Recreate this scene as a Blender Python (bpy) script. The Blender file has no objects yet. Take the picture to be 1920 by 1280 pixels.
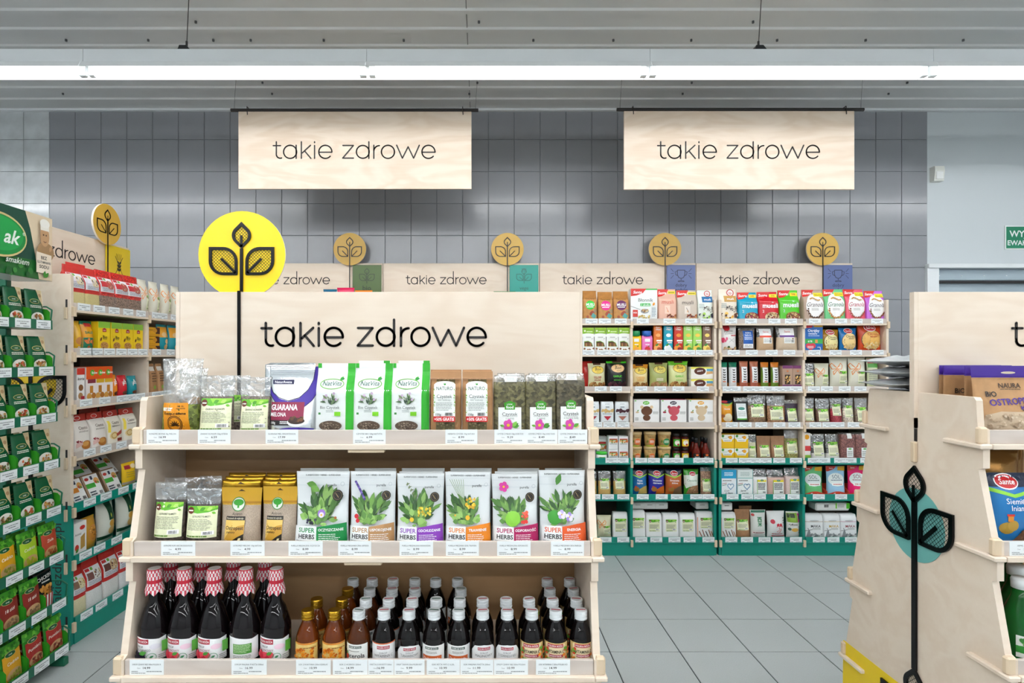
import bpy, math, random, bisect
from mathutils import Vector, Matrix
from mathutils.geometry import tessellate_polygon

# ------------------------------------------------------------------ camera, world, exposure
F, CX, HY, H = 1067.0, 900.0, 665.0, 1.40          # focal length and vanishing point in pixels of 1920x1280, eye height
scene = bpy.context.scene
COL = scene.collection
cam = bpy.data.cameras.new('camera')
cam.sensor_width = 36.0
cam.lens = F / 1920 * 36
cam.shift_x = (960 - CX) / 1920
cam.shift_y = (HY - 640) / 1920
cam.clip_start = 0.02
camo = bpy.data.objects.new('camera', cam)
COL.objects.link(camo)
camo.location = (0, 0, H)
camo.rotation_euler = (math.pi / 2, 0, 0)
scene.camera = camo
wd = bpy.data.worlds.new('world')
scene.world = wd
wd.use_nodes = True
wd.node_tree.nodes['Background'].inputs[0].default_value = (.75, .87, 1, 1)
wd.node_tree.nodes['Background'].inputs[1].default_value = 0.3
scene.view_settings.view_transform = 'Standard'
scene.view_settings.look = 'None'
scene.view_settings.exposure = 0.78
scene.view_settings.gamma = 1
scene.view_settings.use_curve_mapping = False
scene.cycles.use_denoising = True
scene.cycles.max_bounces = 5
scene.cycles.diffuse_bounces = 3
scene.cycles.glossy_bounces = 2
scene.cycles.transparent_max_bounces = 8
scene.cycles.caustics_reflective = False
scene.cycles.caustics_refractive = False
TUBE = 15.5                                        # rows out of view, made stronger with fat tubes to brighten the front stands
TUBE_FRONT = 14.0                                        # strength of the row before the signs, lowered to keep them from overexposing

# ------------------------------------------------------------------ helpers
def lin(c):
    return tuple((x / 12.92 if x <= .04045 else ((x + .055) / 1.055) ** 2.4) for x in c)
def hx(s):
    return lin(tuple(int(s[i:i + 2], 16) / 255 for i in (0, 2, 4))) + (1,)
def sst(a, b, x):
    t = min(1, max(0, (x - a) / (b - a)))
    return t * t * (3 - 2 * t)
def wx(px, Y): return (px - CX) * Y / F
def wz(py, Y): return H - (py - HY) * Y / F

class MB:
    """collects vertices and coloured faces of one mesh"""
    def __init__(s): s.v = []; s.f = []; s.c = []; s.m = []
    def face(s, pts, col='ffffff', m=0):
        n = len(s.v); s.v += [tuple(p) for p in pts]
        s.f.append(tuple(range(n, n + len(pts)))); s.c.append(col); s.m.append(m)
    def box(s, x0, y0, z0, x1, y1, z1, col='ffffff', m=0, b=0.0):
        if b <= 0:
            n = len(s.v)
            s.v += [(x0,y0,z0),(x1,y0,z0),(x1,y1,z0),(x0,y1,z0),(x0,y0,z1),(x1,y0,z1),(x1,y1,z1),(x0,y1,z1)]
            for q in ((0,3,2,1),(4,5,6,7),(0,1,5,4),(1,2,6,5),(2,3,7,6),(3,0,4,7)):
                s.f.append(tuple(n + i for i in q)); s.c.append(col); s.m.append(m)
            return
        lo = (x0,y0,z0); hi = (x1,y1,z1); n = len(s.v); idx = {}
        for sx in (0,1):
            for sy in (0,1):
                for sz in (0,1):
                    for ax in range(3):
                        p = []
                        for k, sg in enumerate((sx,sy,sz)):
                            q = hi[k] if sg else lo[k]
                            if k != ax: q += -b if sg else b
                            p.append(q)
                        idx[sx,sy,sz,ax] = len(s.v); s.v.append(tuple(p))
        def F_(l): s.f.append(tuple(l)); s.c.append(col); s.m.append(m)
        for ax in range(3):
            o = [k for k in range(3) if k != ax]
            for sg in (0,1):
                l = []
                for a, c in ((0,0),(1,0),(1,1),(0,1)):
                    k = [0,0,0]; k[ax] = sg; k[o[0]] = a; k[o[1]] = c
                    l.append(idx[k[0],k[1],k[2],ax])
                F_(l if (sg == 1) != (ax == 1) else l[::-1])
        for ax in range(3):
            o = [k for k in range(3) if k != ax]
            for a in (0,1):
                for c in (0,1):
                    l = []
                    for t, w in ((0,o[0]),(1,o[0]),(1,o[1]),(0,o[1])):
                        k = [0,0,0]; k[ax] = t; k[o[0]] = a; k[o[1]] = c
                        l.append(idx[k[0],k[1],k[2],w])
                    F_(l)
        for sx in (0,1):
            for sy in (0,1):
                for sz in (0,1): F_([idx[sx,sy,sz,0], idx[sx,sy,sz,1], idx[sx,sy,sz,2]])
    def prism(s, pts, ax, a0, a1, col='ffffff', m=0, colside=None):
        """polygon extruded along axis ax; pts are the two other coordinates in order"""
        def P(p, a):
            return {0:(a,p[0],p[1]),1:(p[0],a,p[1]),2:(p[0],p[1],a)}[ax]
        n = len(pts)
        s.face([P(p, a0) for p in pts], col, m); s.face([P(p, a1) for p in pts][::-1], col, m)
        for i in range(n):
            j = (i + 1) % n
            s.face([P(pts[i], a0), P(pts[i], a1), P(pts[j], a1), P(pts[j], a0)], colside or col, m)
    def tube(s, p0, p1, r, col='ffffff', m=0, n=8):
        a = Vector(p0); b = Vector(p1); d = (b - a).normalized()
        u = d.orthogonal().normalized(); w = d.cross(u)
        k = len(s.v)
        for q in (a, b):
            for i in range(n):
                t = 2 * math.pi * i / n
                s.v.append(tuple(q + (u * math.cos(t) + w * math.sin(t)) * r))
        for i in range(n):
            j = (i + 1) % n
            s.f.append((k+i, k+j, k+n+j, k+n+i)); s.c.append(col); s.m.append(m)
        s.f.append(tuple(range(k, k+n))); s.c.append(col); s.m.append(m)
        s.f.append(tuple(range(k+n, k+2*n))); s.c.append(col); s.m.append(m)
    def mesh(s, name, mats, smooth=False, fix=True):
        me = bpy.data.meshes.new(name)
        me.from_pydata(s.v, [], s.f)
        for x in mats: me.materials.append(x)
        a = me.attributes.new('Col', 'FLOAT_COLOR', 'FACE')
        buf = []
        cc = {}
        for c in s.c:
            if c not in cc: cc[c] = hx(c)
            buf += cc[c]
        a.data.foreach_set('color', buf)
        me.polygons.foreach_set('material_index', s.m)
        if smooth: me.polygons.foreach_set('use_smooth', [True] * len(s.f))
        if fix:
            import bmesh
            b = bmesh.new(); b.from_mesh(me)
            bmesh.ops.recalc_face_normals(b, faces=b.faces[:]); b.to_mesh(me); b.free()
        return me

def new(name, me, parent=None, loc=(0,0,0), rot=(0,0,0)):
    o = bpy.data.objects.new(name, me)
    COL.objects.link(o)
    o.location = loc; o.rotation_euler = rot
    if parent: o.parent = parent
    return o
def tag(o, label, cat, group=None, kind=None):
    o['label'] = label; o['category'] = cat
    if group: o['group'] = group
    if kind: o['kind'] = kind
    return o
def struct(o): o['kind'] = 'structure'; return o

# ------------------------------------------------------------------ materials
def mat(name, rough=.5, col=None, metal=0, coat=0, noise=None, bump=0, nscale=60, emit=None, stretch=None, grain=0, alpha=None, spec=.5):
    m = bpy.data.materials.new(name); m.use_nodes = True
    nt = m.node_tree; N = nt.nodes; L = nt.links
    b = N['Principled BSDF']
    b.inputs['Roughness'].default_value = rough
    b.inputs['Metallic'].default_value = metal
    b.inputs['Coat Weight'].default_value = coat
    b.inputs['Coat Roughness'].default_value = .08
    b.inputs['Specular IOR Level'].default_value = spec
    if col is None:
        at = N.new('ShaderNodeAttribute'); at.attribute_name = 'Col'; src = at.outputs['Color']
    else:
        rgb = N.new('ShaderNodeRGB'); rgb.outputs[0].default_value = hx(col); src = rgb.outputs[0]
    tc = N.new('ShaderNodeTexCoord'); mp = N.new('ShaderNodeMapping')
    if stretch: mp.inputs['Scale'].default_value = stretch
    L.new(tc.outputs['Object'], mp.inputs[0])
    tex = None
    if noise or bump:
        tex = N.new('ShaderNodeTexNoise'); tex.inputs['Scale'].default_value = nscale; tex.inputs['Detail'].default_value = 4
        L.new(mp.outputs[0], tex.inputs['Vector'])
    if noise:
        mr = N.new('ShaderNodeMapRange'); mr.inputs[1].default_value = .3; mr.inputs[2].default_value = .7
        mr.inputs[3].default_value = 1 - noise; mr.inputs[4].default_value = 1 + noise * .4
        L.new(tex.outputs['Fac'], mr.inputs[0])
        vm = N.new('ShaderNodeVectorMath'); vm.operation = 'SCALE'
        L.new(src, vm.inputs[0]); L.new(mr.outputs[0], vm.inputs['Scale']); src = vm.outputs[0]
    if grain:
        vo = N.new('ShaderNodeTexVoronoi'); vo.inputs['Scale'].default_value = grain
        L.new(mp.outputs[0], vo.inputs['Vector'])
        sp = N.new('ShaderNodeSeparateColor'); L.new(vo.outputs['Color'], sp.inputs[0])
        mr = N.new('ShaderNodeMapRange'); mr.inputs[3].default_value = .35 if grain < 500 else .85; mr.inputs[4].default_value = 1.45 if grain < 500 else 1.08
        L.new(sp.outputs[0], mr.inputs[0])
        vm = N.new('ShaderNodeVectorMath'); vm.operation = 'SCALE'
        L.new(src, vm.inputs[0]); L.new(mr.outputs[0], vm.inputs['Scale']); src = vm.outputs[0]
        bp = N.new('ShaderNodeBump'); bp.inputs['Strength'].default_value = .5; bp.inputs['Distance'].default_value = .002
        L.new(vo.outputs['Distance'], bp.inputs['Height']); L.new(bp.outputs[0], b.inputs['Normal'])
    if bump:
        bp = N.new('ShaderNodeBump'); bp.inputs['Strength'].default_value = bump; bp.inputs['Distance'].default_value = .004
        L.new(tex.outputs['Fac'], bp.inputs['Height']); L.new(bp.outputs[0], b.inputs['Normal'])
    L.new(src, b.inputs['Base Color'])
    if emit:
        L.new(src, b.inputs['Emission Color']); b.inputs['Emission Strength'].default_value = emit
    if alpha is not None:
        b.inputs['Alpha'].default_value = alpha
    return m

M = {}
M['print'] = mat('printed_ink', .36, bump=.12, nscale=26)
M['paper'] = mat('paper', .55)
M['kraft'] = mat('kraft_paper', .7, noise=.15, nscale=40)
M['film'] = mat('glossy_film', .24, bump=.35, nscale=28)
M['soft'] = mat('matt_film', .4, bump=.3, nscale=22)
M['metal'] = mat('metallised_film', .22, metal=.85, bump=.5, nscale=24)
M['foil'] = mat('crumpled_foil', .32, metal=.6, bump=.9, nscale=18)
M['grain'] = mat('loose_food', .35, grain=230, coat=.25)
M['leafy'] = mat('dried_leaves', .4, grain=130, coat=.2)
M['flour'] = mat('fine_powder', .5, grain=600, coat=.3)
M['glass'] = mat('dark_glass', .04, spec=.4)
M['cap'] = mat('cap_metal', .32, coat=.2)
M['goldcap'] = mat('gold_cap', .28, metal=.9)
M['cloth'] = mat('gingham_cloth', .8)
M['black'] = mat('black_acrylic', .2, col='080809', spec=.25)
M['blackmatt'] = mat('black_print', .5, col='241f1e')
M['plastic'] = mat('tinted_plastic', .3)
def clear_film():
    m = bpy.data.materials.new('clear_film'); m.use_nodes = True
    nt = m.node_tree; N = nt.nodes; L = nt.links; N.clear()
    out = N.new('ShaderNodeOutputMaterial'); tr = N.new('ShaderNodeBsdfTransparent'); gl = N.new('ShaderNodeBsdfGlossy')
    df = N.new('ShaderNodeBsdfDiffuse'); df.inputs[0].default_value = (.85,.87,.88,1)
    gl.inputs['Roughness'].default_value = .12
    tr.inputs[0].default_value = (.96,.97,.97,1)
    tx = N.new('ShaderNodeTexNoise'); tx.inputs['Scale'].default_value = 26; tx.inputs['Detail'].default_value = 5; tx.inputs['Distortion'].default_value = 1.2
    tc = N.new('ShaderNodeTexCoord'); L.new(tc.outputs['Object'], tx.inputs['Vector'])
    bp = N.new('ShaderNodeBump'); bp.inputs['Strength'].default_value = .8; bp.inputs['Distance'].default_value = .012
    L.new(tx.outputs['Fac'], bp.inputs['Height']); L.new(bp.outputs[0], gl.inputs['Normal'])
    m1 = N.new('ShaderNodeMixShader'); m1.inputs[0].default_value = .09; L.new(tr.outputs[0], m1.inputs[1]); L.new(df.outputs[0], m1.inputs[2])
    m2 = N.new('ShaderNodeMixShader'); m2.inputs[0].default_value = .17; L.new(m1.outputs[0], m2.inputs[1]); L.new(gl.outputs[0], m2.inputs[2])
    t2 = N.new('ShaderNodeTexNoise'); t2.inputs['Scale'].default_value = 15; t2.inputs['Detail'].default_value = 2; t2.inputs['Distortion'].default_value = 2.2
    L.new(tc.outputs['Object'], t2.inputs['Vector'])
    sb = N.new('ShaderNodeMath'); sb.operation = 'SUBTRACT'; sb.inputs[1].default_value = .5; L.new(t2.outputs['Fac'], sb.inputs[0])
    ab = N.new('ShaderNodeMath'); ab.operation = 'ABSOLUTE'; L.new(sb.outputs[0], ab.inputs[0])
    mr = N.new('ShaderNodeMapRange'); mr.inputs[1].default_value = 0; mr.inputs[2].default_value = .035; mr.inputs[3].default_value = .75; mr.inputs[4].default_value = .15
    L.new(ab.outputs[0], mr.inputs[0]); L.new(mr.outputs[0], m2.inputs[0])
    L.new(m2.outputs[0], out.inputs[0])
    return m
M['clear'] = clear_film()
def plywood(name, col, dark, rough=.42):
    m = bpy.data.materials.new(name); m.use_nodes = True
    nt = m.node_tree; N = nt.nodes; L = nt.links; b = N['Principled BSDF']; b.inputs['Roughness'].default_value = rough
    tc = N.new('ShaderNodeTexCoord'); mp = N.new('ShaderNodeMapping'); mp.inputs['Scale'].default_value = (1.1, 3.2, 3.6)
    L.new(tc.outputs['Object'], mp.inputs[0])
    n1 = N.new('ShaderNodeTexNoise'); n1.inputs['Scale'].default_value = 1.6; n1.inputs['Detail'].default_value = 3; n1.inputs['Distortion'].default_value = .6
    L.new(mp.outputs[0], n1.inputs['Vector'])
    mu = N.new('ShaderNodeMath'); mu.operation = 'MULTIPLY'; mu.inputs[1].default_value = 34; L.new(n1.outputs['Fac'], mu.inputs[0])
    si = N.new('ShaderNodeMath'); si.operation = 'SINE'; L.new(mu.outputs[0], si.inputs[0])
    mr = N.new('ShaderNodeMapRange'); mr.inputs[1].default_value = -1; mr.inputs[2].default_value = 1; mr.inputs[3].default_value = 0; mr.inputs[4].default_value = .55
    L.new(si.outputs[0], mr.inputs[0])
    n2 = N.new('ShaderNodeTexNoise'); n2.inputs['Scale'].default_value = 90; n2.inputs['Detail'].default_value = 3
    mp2 = N.new('ShaderNodeMapping'); mp2.inputs['Scale'].default_value = (.06, 1, 1); L.new(tc.outputs['Object'], mp2.inputs[0]); L.new(mp2.outputs[0], n2.inputs['Vector'])
    ad = N.new('ShaderNodeMath'); ad.operation = 'MULTIPLY_ADD'; ad.inputs[1].default_value = .5; L.new(n2.outputs['Fac'], ad.inputs[0]); L.new(mr.outputs[0], ad.inputs[2])
    mx = N.new('ShaderNodeMix'); mx.data_type = 'RGBA'; mx.inputs['A'].default_value = hx(col); mx.inputs['B'].default_value = hx(dark)
    L.new(ad.outputs[0], mx.inputs['Factor']); L.new(mx.outputs['Result'], b.inputs['Base Color'])
    return m
M['ply'] = plywood('birch_plywood', 'e9dac8', 'e0cdb8')
M['sign'] = plywood('birch_sign', 'e6d6c4', 'd8c2aa')
M['lip'] = plywood('plywood_behind_strip', 'd3c8bf', 'c7bab0', .3)
M['teal'] = mat('teal_laminate', .4, col='008a78')
M['strip'] = mat('price_strip', .2, col='cfc9c6')
def ply_edge():
    m = bpy.data.materials.new('plywood_edge'); m.use_nodes = True
    nt = m.node_tree; N = nt.nodes; L = nt.links; b = N['Principled BSDF']; b.inputs['Roughness'].default_value = .5
    b.inputs['Base Color'].default_value = hx('dcc6a8')
    return m
M['edge'] = ply_edge()
M['spine'] = plywood('brown_plywood', 'b8946c', 'a98259')
M['dark'] = mat('dark_back_panel', .6, col='4b3d31', noise=.2, nscale=12)

# ------------------------------------------------------------------ lettering
_tx = {}
def glyphs(s, bold=0.0, shear=0.0):
    k = (s, bold, shear)
    if k in _tx: return _tx[k]
    cu = bpy.data.curves.new('t', 'FONT'); cu.body = s; cu.resolution_u = 2; cu.offset = bold; cu.shear = shear
    ob = bpy.data.objects.new('t', cu)
    me = ob.to_mesh()
    me.calc_loop_triangles()
    vs = [(v.co.x, v.co.y) for v in me.vertices]
    tr = [tuple(t.vertices) for t in me.loop_triangles]
    ob.to_mesh_clear(); bpy.data.objects.remove(ob); bpy.data.curves.remove(cu)
    if vs:
        x0 = min(v[0] for v in vs); x1 = max(v[0] for v in vs)
    else: x0 = x1 = 0
    _tx[k] = (vs, tr, x0, x1)
    return _tx[k]

class Print:
    """flat print laid on the front of a package; coordinates are fractions of its width and height"""
    def __init__(s, w, h, S, maxe=.012, eps=.0005):
        s.w, s.h, s.S, s.maxe, s.eps, s.k = w, h, S, maxe, eps, 0
        s.mb = MB()
    def tri(s, a, b, c, col, off, d=0):
        if d < 7 and s.maxe:
            l = [(math.dist(a, b), 0), (math.dist(b, c), 1), (math.dist(c, a), 2)]
            m = max(l)
            if m[0] > s.maxe:
                p = [a, b, c]; i = m[1]; x, y, z = p[i], p[(i+1) % 3], p[(i+2) % 3]
                q = ((x[0]+y[0])/2, (x[1]+y[1])/2)
                s.tri(x, q, z, col, off, d+1); s.tri(q, y, z, col, off, d+1); return
        s.mb.face([s.S(p[0], p[1], off) for p in (a, b, c)], col)
    def tris(s, pts, tr, col):
        s.k += 1; off = s.eps + .00013 * s.k
        P = [((x - .5) * s.w, y * s.h) for x, y in pts]
        for t in tr: s.tri(P[t[0]], P[t[1]], P[t[2]], col, off)
    def poly(s, pts, col):
        s.tris(pts, tessellate_polygon([[Vector((x * s.w, y * s.h, 0)) for x, y in pts]]), col)
    def rect(s, x0, y0, x1, y1, col): s.tris([(x0,y0),(x1,y0),(x1,y1),(x0,y1)], [(0,1,2),(0,2,3)], col)
    def ell(s, cx, cy, rx, ry=None, col='ffffff', n=18, rot=0):
        if ry is None: ry = rx * s.w / s.h
        pts = [(cx, cy)]; c, q = math.cos(rot), math.sin(rot)
        for i in range(n):
            t = 2 * math.pi * i / n; a = rx * s.w * math.cos(t); b = ry * s.h * math.sin(t)
            pts.append((cx + (a * c - b * q) / s.w, cy + (a * q + b * c) / s.h))
        s.tris(pts, [(0, 1 + i, 1 + (i + 1) % n) for i in range(n)], col)
    def ring(s, cx, cy, rx, ry, wd, col, n=24):
        if ry is None: ry = rx * s.w / s.h
        s.stroke([(cx + rx * math.cos(2*math.pi*i/n), cy + ry * math.sin(2*math.pi*i/n)) for i in range(n + 1)], wd, col)
    def stroke(s, pts, wd, col):
        """polyline of width wd (fraction of the package width)"""
        P = [(x * s.w, y * s.h) for x, y in pts]; hw = wd * s.w / 2; V = []; T = []
        for i in range(len(P) - 1):
            dx, dy = P[i+1][0] - P[i][0], P[i+1][1] - P[i][1]; l = math.hypot(dx, dy) or 1
            ex, ey = dx / l * hw * .3, dy / l * hw * .3
            nx, ny = -dy / l * hw, dx / l * hw; n = len(V)
            V += [(P[i][0]+nx-ex, P[i][1]+ny-ey), (P[i][0]-nx-ex, P[i][1]-ny-ey), (P[i+1][0]-nx+ex, P[i+1][1]-ny+ey), (P[i+1][0]+nx+ex, P[i+1][1]+ny+ey)]
            T += [(n, n+1, n+2), (n, n+2, n+3)]
        s.tris([(x / s.w, y / s.h) for x, y in V], T, col)
    def text(s, cx, cy, th, st, col='222222', mw=.9, bold=.0, rot=0, shear=0, al='c', wide=1.0):
        """th: height of capitals as a fraction of h; mw: largest width as a fraction of w"""
        vs, tr, x0, x1 = glyphs(st, bold, shear)
        if not vs: return
        sc = th * s.h / .70
        if (x1 - x0) * sc * wide > mw * s.w: wide = mw * s.w / ((x1 - x0) * sc)
        if wide < .72: sc *= wide / .72; wide = .72
        ox = (x0 + x1) / 2 if al == 'c' else x0
        c, q = math.cos(rot), math.sin(rot); P = []
        for x, y in vs:
            a = (x - ox) * sc * wide; b = (y - .35) * sc
            P.append((cx + (a * c - b * q) / s.w, cy + (a * q + b * c) / s.h))
        s.tris(P, tr, col)
    def lines(s, x0, y0, x1, y1, n, col='8a8a84', fill=.42, seed=1):
        r = random.Random(seed); V = []; T = []
        for i in range(n):
            yy = y1 - (i + .5) * (y1 - y0) / n; hh = fill * (y1 - y0) / n / 2; x = x0
            xe = x1 - r.random() * .25 * (x1 - x0)
            while x < xe:
                l = (x1 - x0) * (.06 + .14 * r.random()); e = min(xe, x + l); k = len(V)
                V += [(x, yy-hh), (e, yy-hh), (e, yy+hh), (x, yy+hh)]; T += [(k,k+1,k+2),(k,k+2,k+3)]
                x = e + (x1 - x0) * .02
        s.tris(V, T, col)
    def bars(s, x0, y0, x1, y1, col='222222', n=14):
        V = []; T = []; r = random.Random(5); st = (x1 - x0) / n
        for i in range(n):
            a = x0 + i * st; b = a + st * (.3 + .4 * r.random()); k = len(V)
            V += [(a,y0),(b,y0),(b,y1),(a,y1)]; T += [(k,k+1,k+2),(k,k+2,k+3)]
        s.tris(V, T, col)
    def leaf(s, x, y, L, ang, fat, col):
        """pointed leaf from base point; L as a fraction of the width"""
        c, q = math.cos(ang), math.sin(ang); pts = []
        for t, o in ((0,0),(.25,.7),(.5,1),(.78,.6),(1,0),(.78,-.6),(.5,-1),(.25,-.7)):
            a = t * L * s.w; b = o * fat * L * s.w
            pts.append((x + (a*c - b*q) / s.w, y + (a*q + b*c) / s.h))
        s.poly(pts, col)
    def blobs(s, x0, y0, x1, y1, n, cols, r, seed=3, flat=.8):
        g = random.Random(seed); q = {}
        for i in range(n):
            cx = x0 + (x1-x0) * g.random(); cy = y0 + (y1-y0) * g.random()
            s.ell(cx, cy, r * (.6 + .6 * g.random()), None, cols[i % len(cols)], 7)
    def bouquet(s, cx, cy, R, n, cols, seed=1, spread=1.25, fat=.2):
        g = random.Random(seed)
        for i in range(n):
            a = math.pi / 2 + (g.random() * 2 - 1) * spread; d = R * g.random() * .75
            s.leaf(cx + math.cos(a) * d, cy + math.sin(a) * d * s.w / s.h, R * (.3 + .3 * g.random()), a + (g.random() - .5) * 1.3, fat * (.7 + .8 * g.random()), cols[i % len(cols)])
    def mesh(s, mtl='print'): return s.mb.mesh('print', [M[mtl]], fix=False)

# ------------------------------------------------------------------ package bodies (front faces local -Y, base at the origin)
class Soft:
    KP = {'doy': (2.6, .8, .05), 'pillow': (2.2, .75, .03), 'brick': (6, 1, .84), 'gus': (5, 1, .75), 'flat': (3, .7, .15), 'lump': (2.4, .6, .3)}
    def __init__(s, kind, w, h, d, seed=0, wr=.002):
        s.kind, s.w, s.h, s.d, s.wr = kind, w, h, d, wr
        g = random.Random(seed); s.ph = [g.random() * 6.28 for _ in range(6)]
        s.top = 1.0
    def Q(s, v):
        k = s.kind
        if k == 'doy': return (.8 + .2 * sst(0, .1, v)) * (1 - .94 * sst(.18, .88, v))
        if k == 'pillow':
            e = .055
            return .04 if v <= e or v >= 1 - e else .04 + .96 * math.sin(math.pi * (v - e) / (1 - 2 * e)) ** .55
        if k == 'brick': return (.93 + .07 * sst(0, .05, v)) * (1 - .3 * sst(.86, 1, v))
        if k == 'gus': return 1 - .9 * min(1, max(0, (v - .66) / .22))
        if k == 'flat': return .35 + .65 * math.sin(math.pi * min(1, max(0, v))) ** .6
        if k == 'lump': return .55 + .45 * math.sin(math.pi * min(1, max(0, v * .92 + .04))) ** .5
    def W(s, v):
        if s.kind == 'doy': return 1 - .05 * math.sin(math.pi * v)
        if s.kind == 'pillow': return 1 - .09 * max(0, math.sin(math.pi * v)) ** .7
        if s.kind == 'lump': return .92 + .08 * math.sin(math.pi * v)
        if s.kind == 'brick': return 1 - .05 * sst(.85, 1, v)
        return 1
    def T(s, u, v):
        a, b, e = s.KP[s.kind]; u = max(-1, min(1, u)); v = max(0, min(1, v)); p = s.ph
        n = math.sin(5*u + 7*v + p[0]) * math.sin(9*v - 4*u + p[1]) + .6 * math.sin(13*u - 6*v + p[2]) * math.sin(11*v + p[3])
        return s.d / 2 * (e + (1 - e) * max(0, 1 - abs(u) ** a) ** b) * s.Q(v) + s.wr * n * (1 - u ** 4) * (.25 + .75 * math.sin(math.pi * v))
    def S(s, x, z, off=0):
        u, v = 2 * x / s.w, min(1, max(0, z / s.h))
        if not hasattr(s, 'gu'): return (x * s.W(v), -s.T(u, v) - off, z)
        u = max(-1, min(1, u))
        i = max(0, min(len(s.gu) - 2, bisect.bisect_right(s.gu, u) - 1)); j = max(0, min(len(s.gv) - 2, bisect.bisect_right(s.gv, v) - 1))
        a = (u - s.gu[i]) / (s.gu[i+1] - s.gu[i]); b = (v - s.gv[j]) / (s.gv[j+1] - s.gv[j])
        G = s.gt
        t = (G[j][i] * (1 - a) + G[j][i+1] * a) * (1 - b) + (G[j+1][i] * (1 - a) + G[j+1][i+1] * a) * b
        return (x * (s.W(s.gv[j]) * (1 - b) + s.W(s.gv[j+1]) * b), -t - off, z)
    def body(s, bands, nx=12, nz=14, mats=(0,)):
        """bands: list of (v_upto, colour, material index)"""
        vs = sorted(set([round(i / nz, 4) for i in range(nz + 1)] + [round(b[0], 4) for b in bands]))
        mb = MB(); R = 2 * (nx + 1); us = [.5 * (-math.cos(math.pi * i / nx)) + .5 * (2 * i / nx - 1) for i in range(nx + 1)]
        vs = [v for v in vs if v <= 1]
        s.gu, s.gv, s.gt = us, vs, [[s.T(u, v) for u in us] for v in vs]
        for v in vs:
            for i in range(nx + 1):
                u = us[i]; mb.v.append((u * s.w / 2 * s.W(v), -s.T(u, v), v * s.h))
            for i in range(nx, -1, -1):
                u = us[i]; mb.v.append((u * s.w / 2 * s.W(v), s.T(u, v) * .95, v * s.h))
        for j in range(len(vs) - 1):
            vm = (vs[j] + vs[j+1]) / 2; b = next((b for b in bands if vm < b[0]), bands[-1])
            for i in range(R):
                k = (i + 1) % R
                mb.f.append((j*R+i, j*R+k, (j+1)*R+k, (j+1)*R+i)); mb.c.append(b[1]); mb.m.append(b[2])
        for j, b in ((0, bands[0]), (len(vs) - 1, bands[-1])):
            mb.f.append(tuple(range(j*R, j*R + R))); mb.c.append(b[1]); mb.m.append(b[2])
        return mb

class Lathe:
    def __init__(s, prof, seg=20):
        s.p = prof; s.seg = seg; s.h = prof[-1][1]
    def r(s, z):
        p = s.p
        for i in range(len(p) - 1):
            if p[i][1] <= z <= p[i+1][1] and p[i+1][1] > p[i][1]:
                t = (z - p[i][1]) / (p[i+1][1] - p[i][1]); return p[i][0] + (p[i+1][0] - p[i][0]) * t
        return p[-1][0]
    def S(s, x, z, off=0):
        r = s.r(z); a = x / r; r += off
        return (r * math.sin(a), -r * math.cos(a), z)
    def mb(s, col, colf=None):
        mb = MB(); n = s.seg
        for r, z in s.p:
            for i in range(n):
                t = 2 * math.pi * i / n; mb.v.append((r * math.sin(t), -r * math.cos(t), z))
        for j in range(len(s.p) - 1):
            for i in range(n):
                k = (i + 1) % n
                mb.f.append((j*n+i, j*n+k, (j+1)*n+k, (j+1)*n+i)); mb.c.append(colf(i, j) if colf else col); mb.m.append(0)
        mb.f.append(tuple(range(n))); mb.c.append(col); mb.m.append(0)
        k = (len(s.p) - 1) * n
        mb.f.append(tuple(range(k, k + n))); mb.c.append(colf(0, len(s.p) - 2) if colf else col); mb.m.append(0)
        return mb

HID = .026            # height of a package hidden behind the shelf lip; its print starts above that
# a proto is (root name, root mesh, [(part name, mesh)])
def soft(kind, w, h, d, col, paint=None, finish='soft', bands=None, seed=0, wr=.002, name='food_pouch', fill=None, fillmat='grain', fine=False, partname='printed_label', hid=None):
    """bag; bands = [(upto, colour)]; fill = (level, colour) makes a clear bag with contents"""
    s = Soft(kind, w, h, d, seed, min(wr, .0007) if paint and not fill else (min(wr, .004 if wr > .005 else .0012) if fill else wr))
    if fill:
        B = [(fill[0], fill[1], 0), (1.01, 'ffffff', 1)]; mats = [M[fillmat], M['clear']]
    else:
        B = [(b[0], b[1], 0) for b in bands] if bands else [(1.01, col, 0)]; mats = [M[finish]]
    me = s.body(B, 16 if fine else 12, 20 if fine else 14).mesh(name, mats, True)
    parts = []
    if paint:
        hd = HID if hid is None else hid
        P = Print(w, h - hd, lambda x, z, o=0: s.S(x, z + hd, o), .0065 if fine else .009, .0007); paint(P); parts.append((partname, P.mesh()))
    return (name, me, parts)
def carton(w, h, d, col, paint=None, finish='paper', name='carton', top=None, b=.0012):
    mb = MB(); mb.box(-w/2, -d/2, 0, w/2, d/2, h, col, 0, b)
    if top:
        for i, f in enumerate(mb.f):
            if all(mb.v[k][2] > h - b * 1.5 for k in f): mb.c[i] = top
    parts = []
    if paint:
        hd = min(HID, h * .3); P = Print(w, h - hd, lambda x, z, o=0: (x, -d/2 - o, z + hd), None); paint(P); parts.append(('printed_label', P.mesh()))
    return (name, mb.mesh(name, [M[finish]]), parts)
def trim(lb):
    if len(lb.split()) > 16: lb = lb.replace(' the ', ' ')
    return lb
def place(pr, loc, rz=0, label='', cat='', group=None, rx=0, ry=0, kind=None):
    o = new(pr[0], pr[1], None, loc, (rx, ry, rz))
    for n, me in pr[2]: new(n, me, o)
    tag(o, trim(label), cat, group)
    return o
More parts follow.
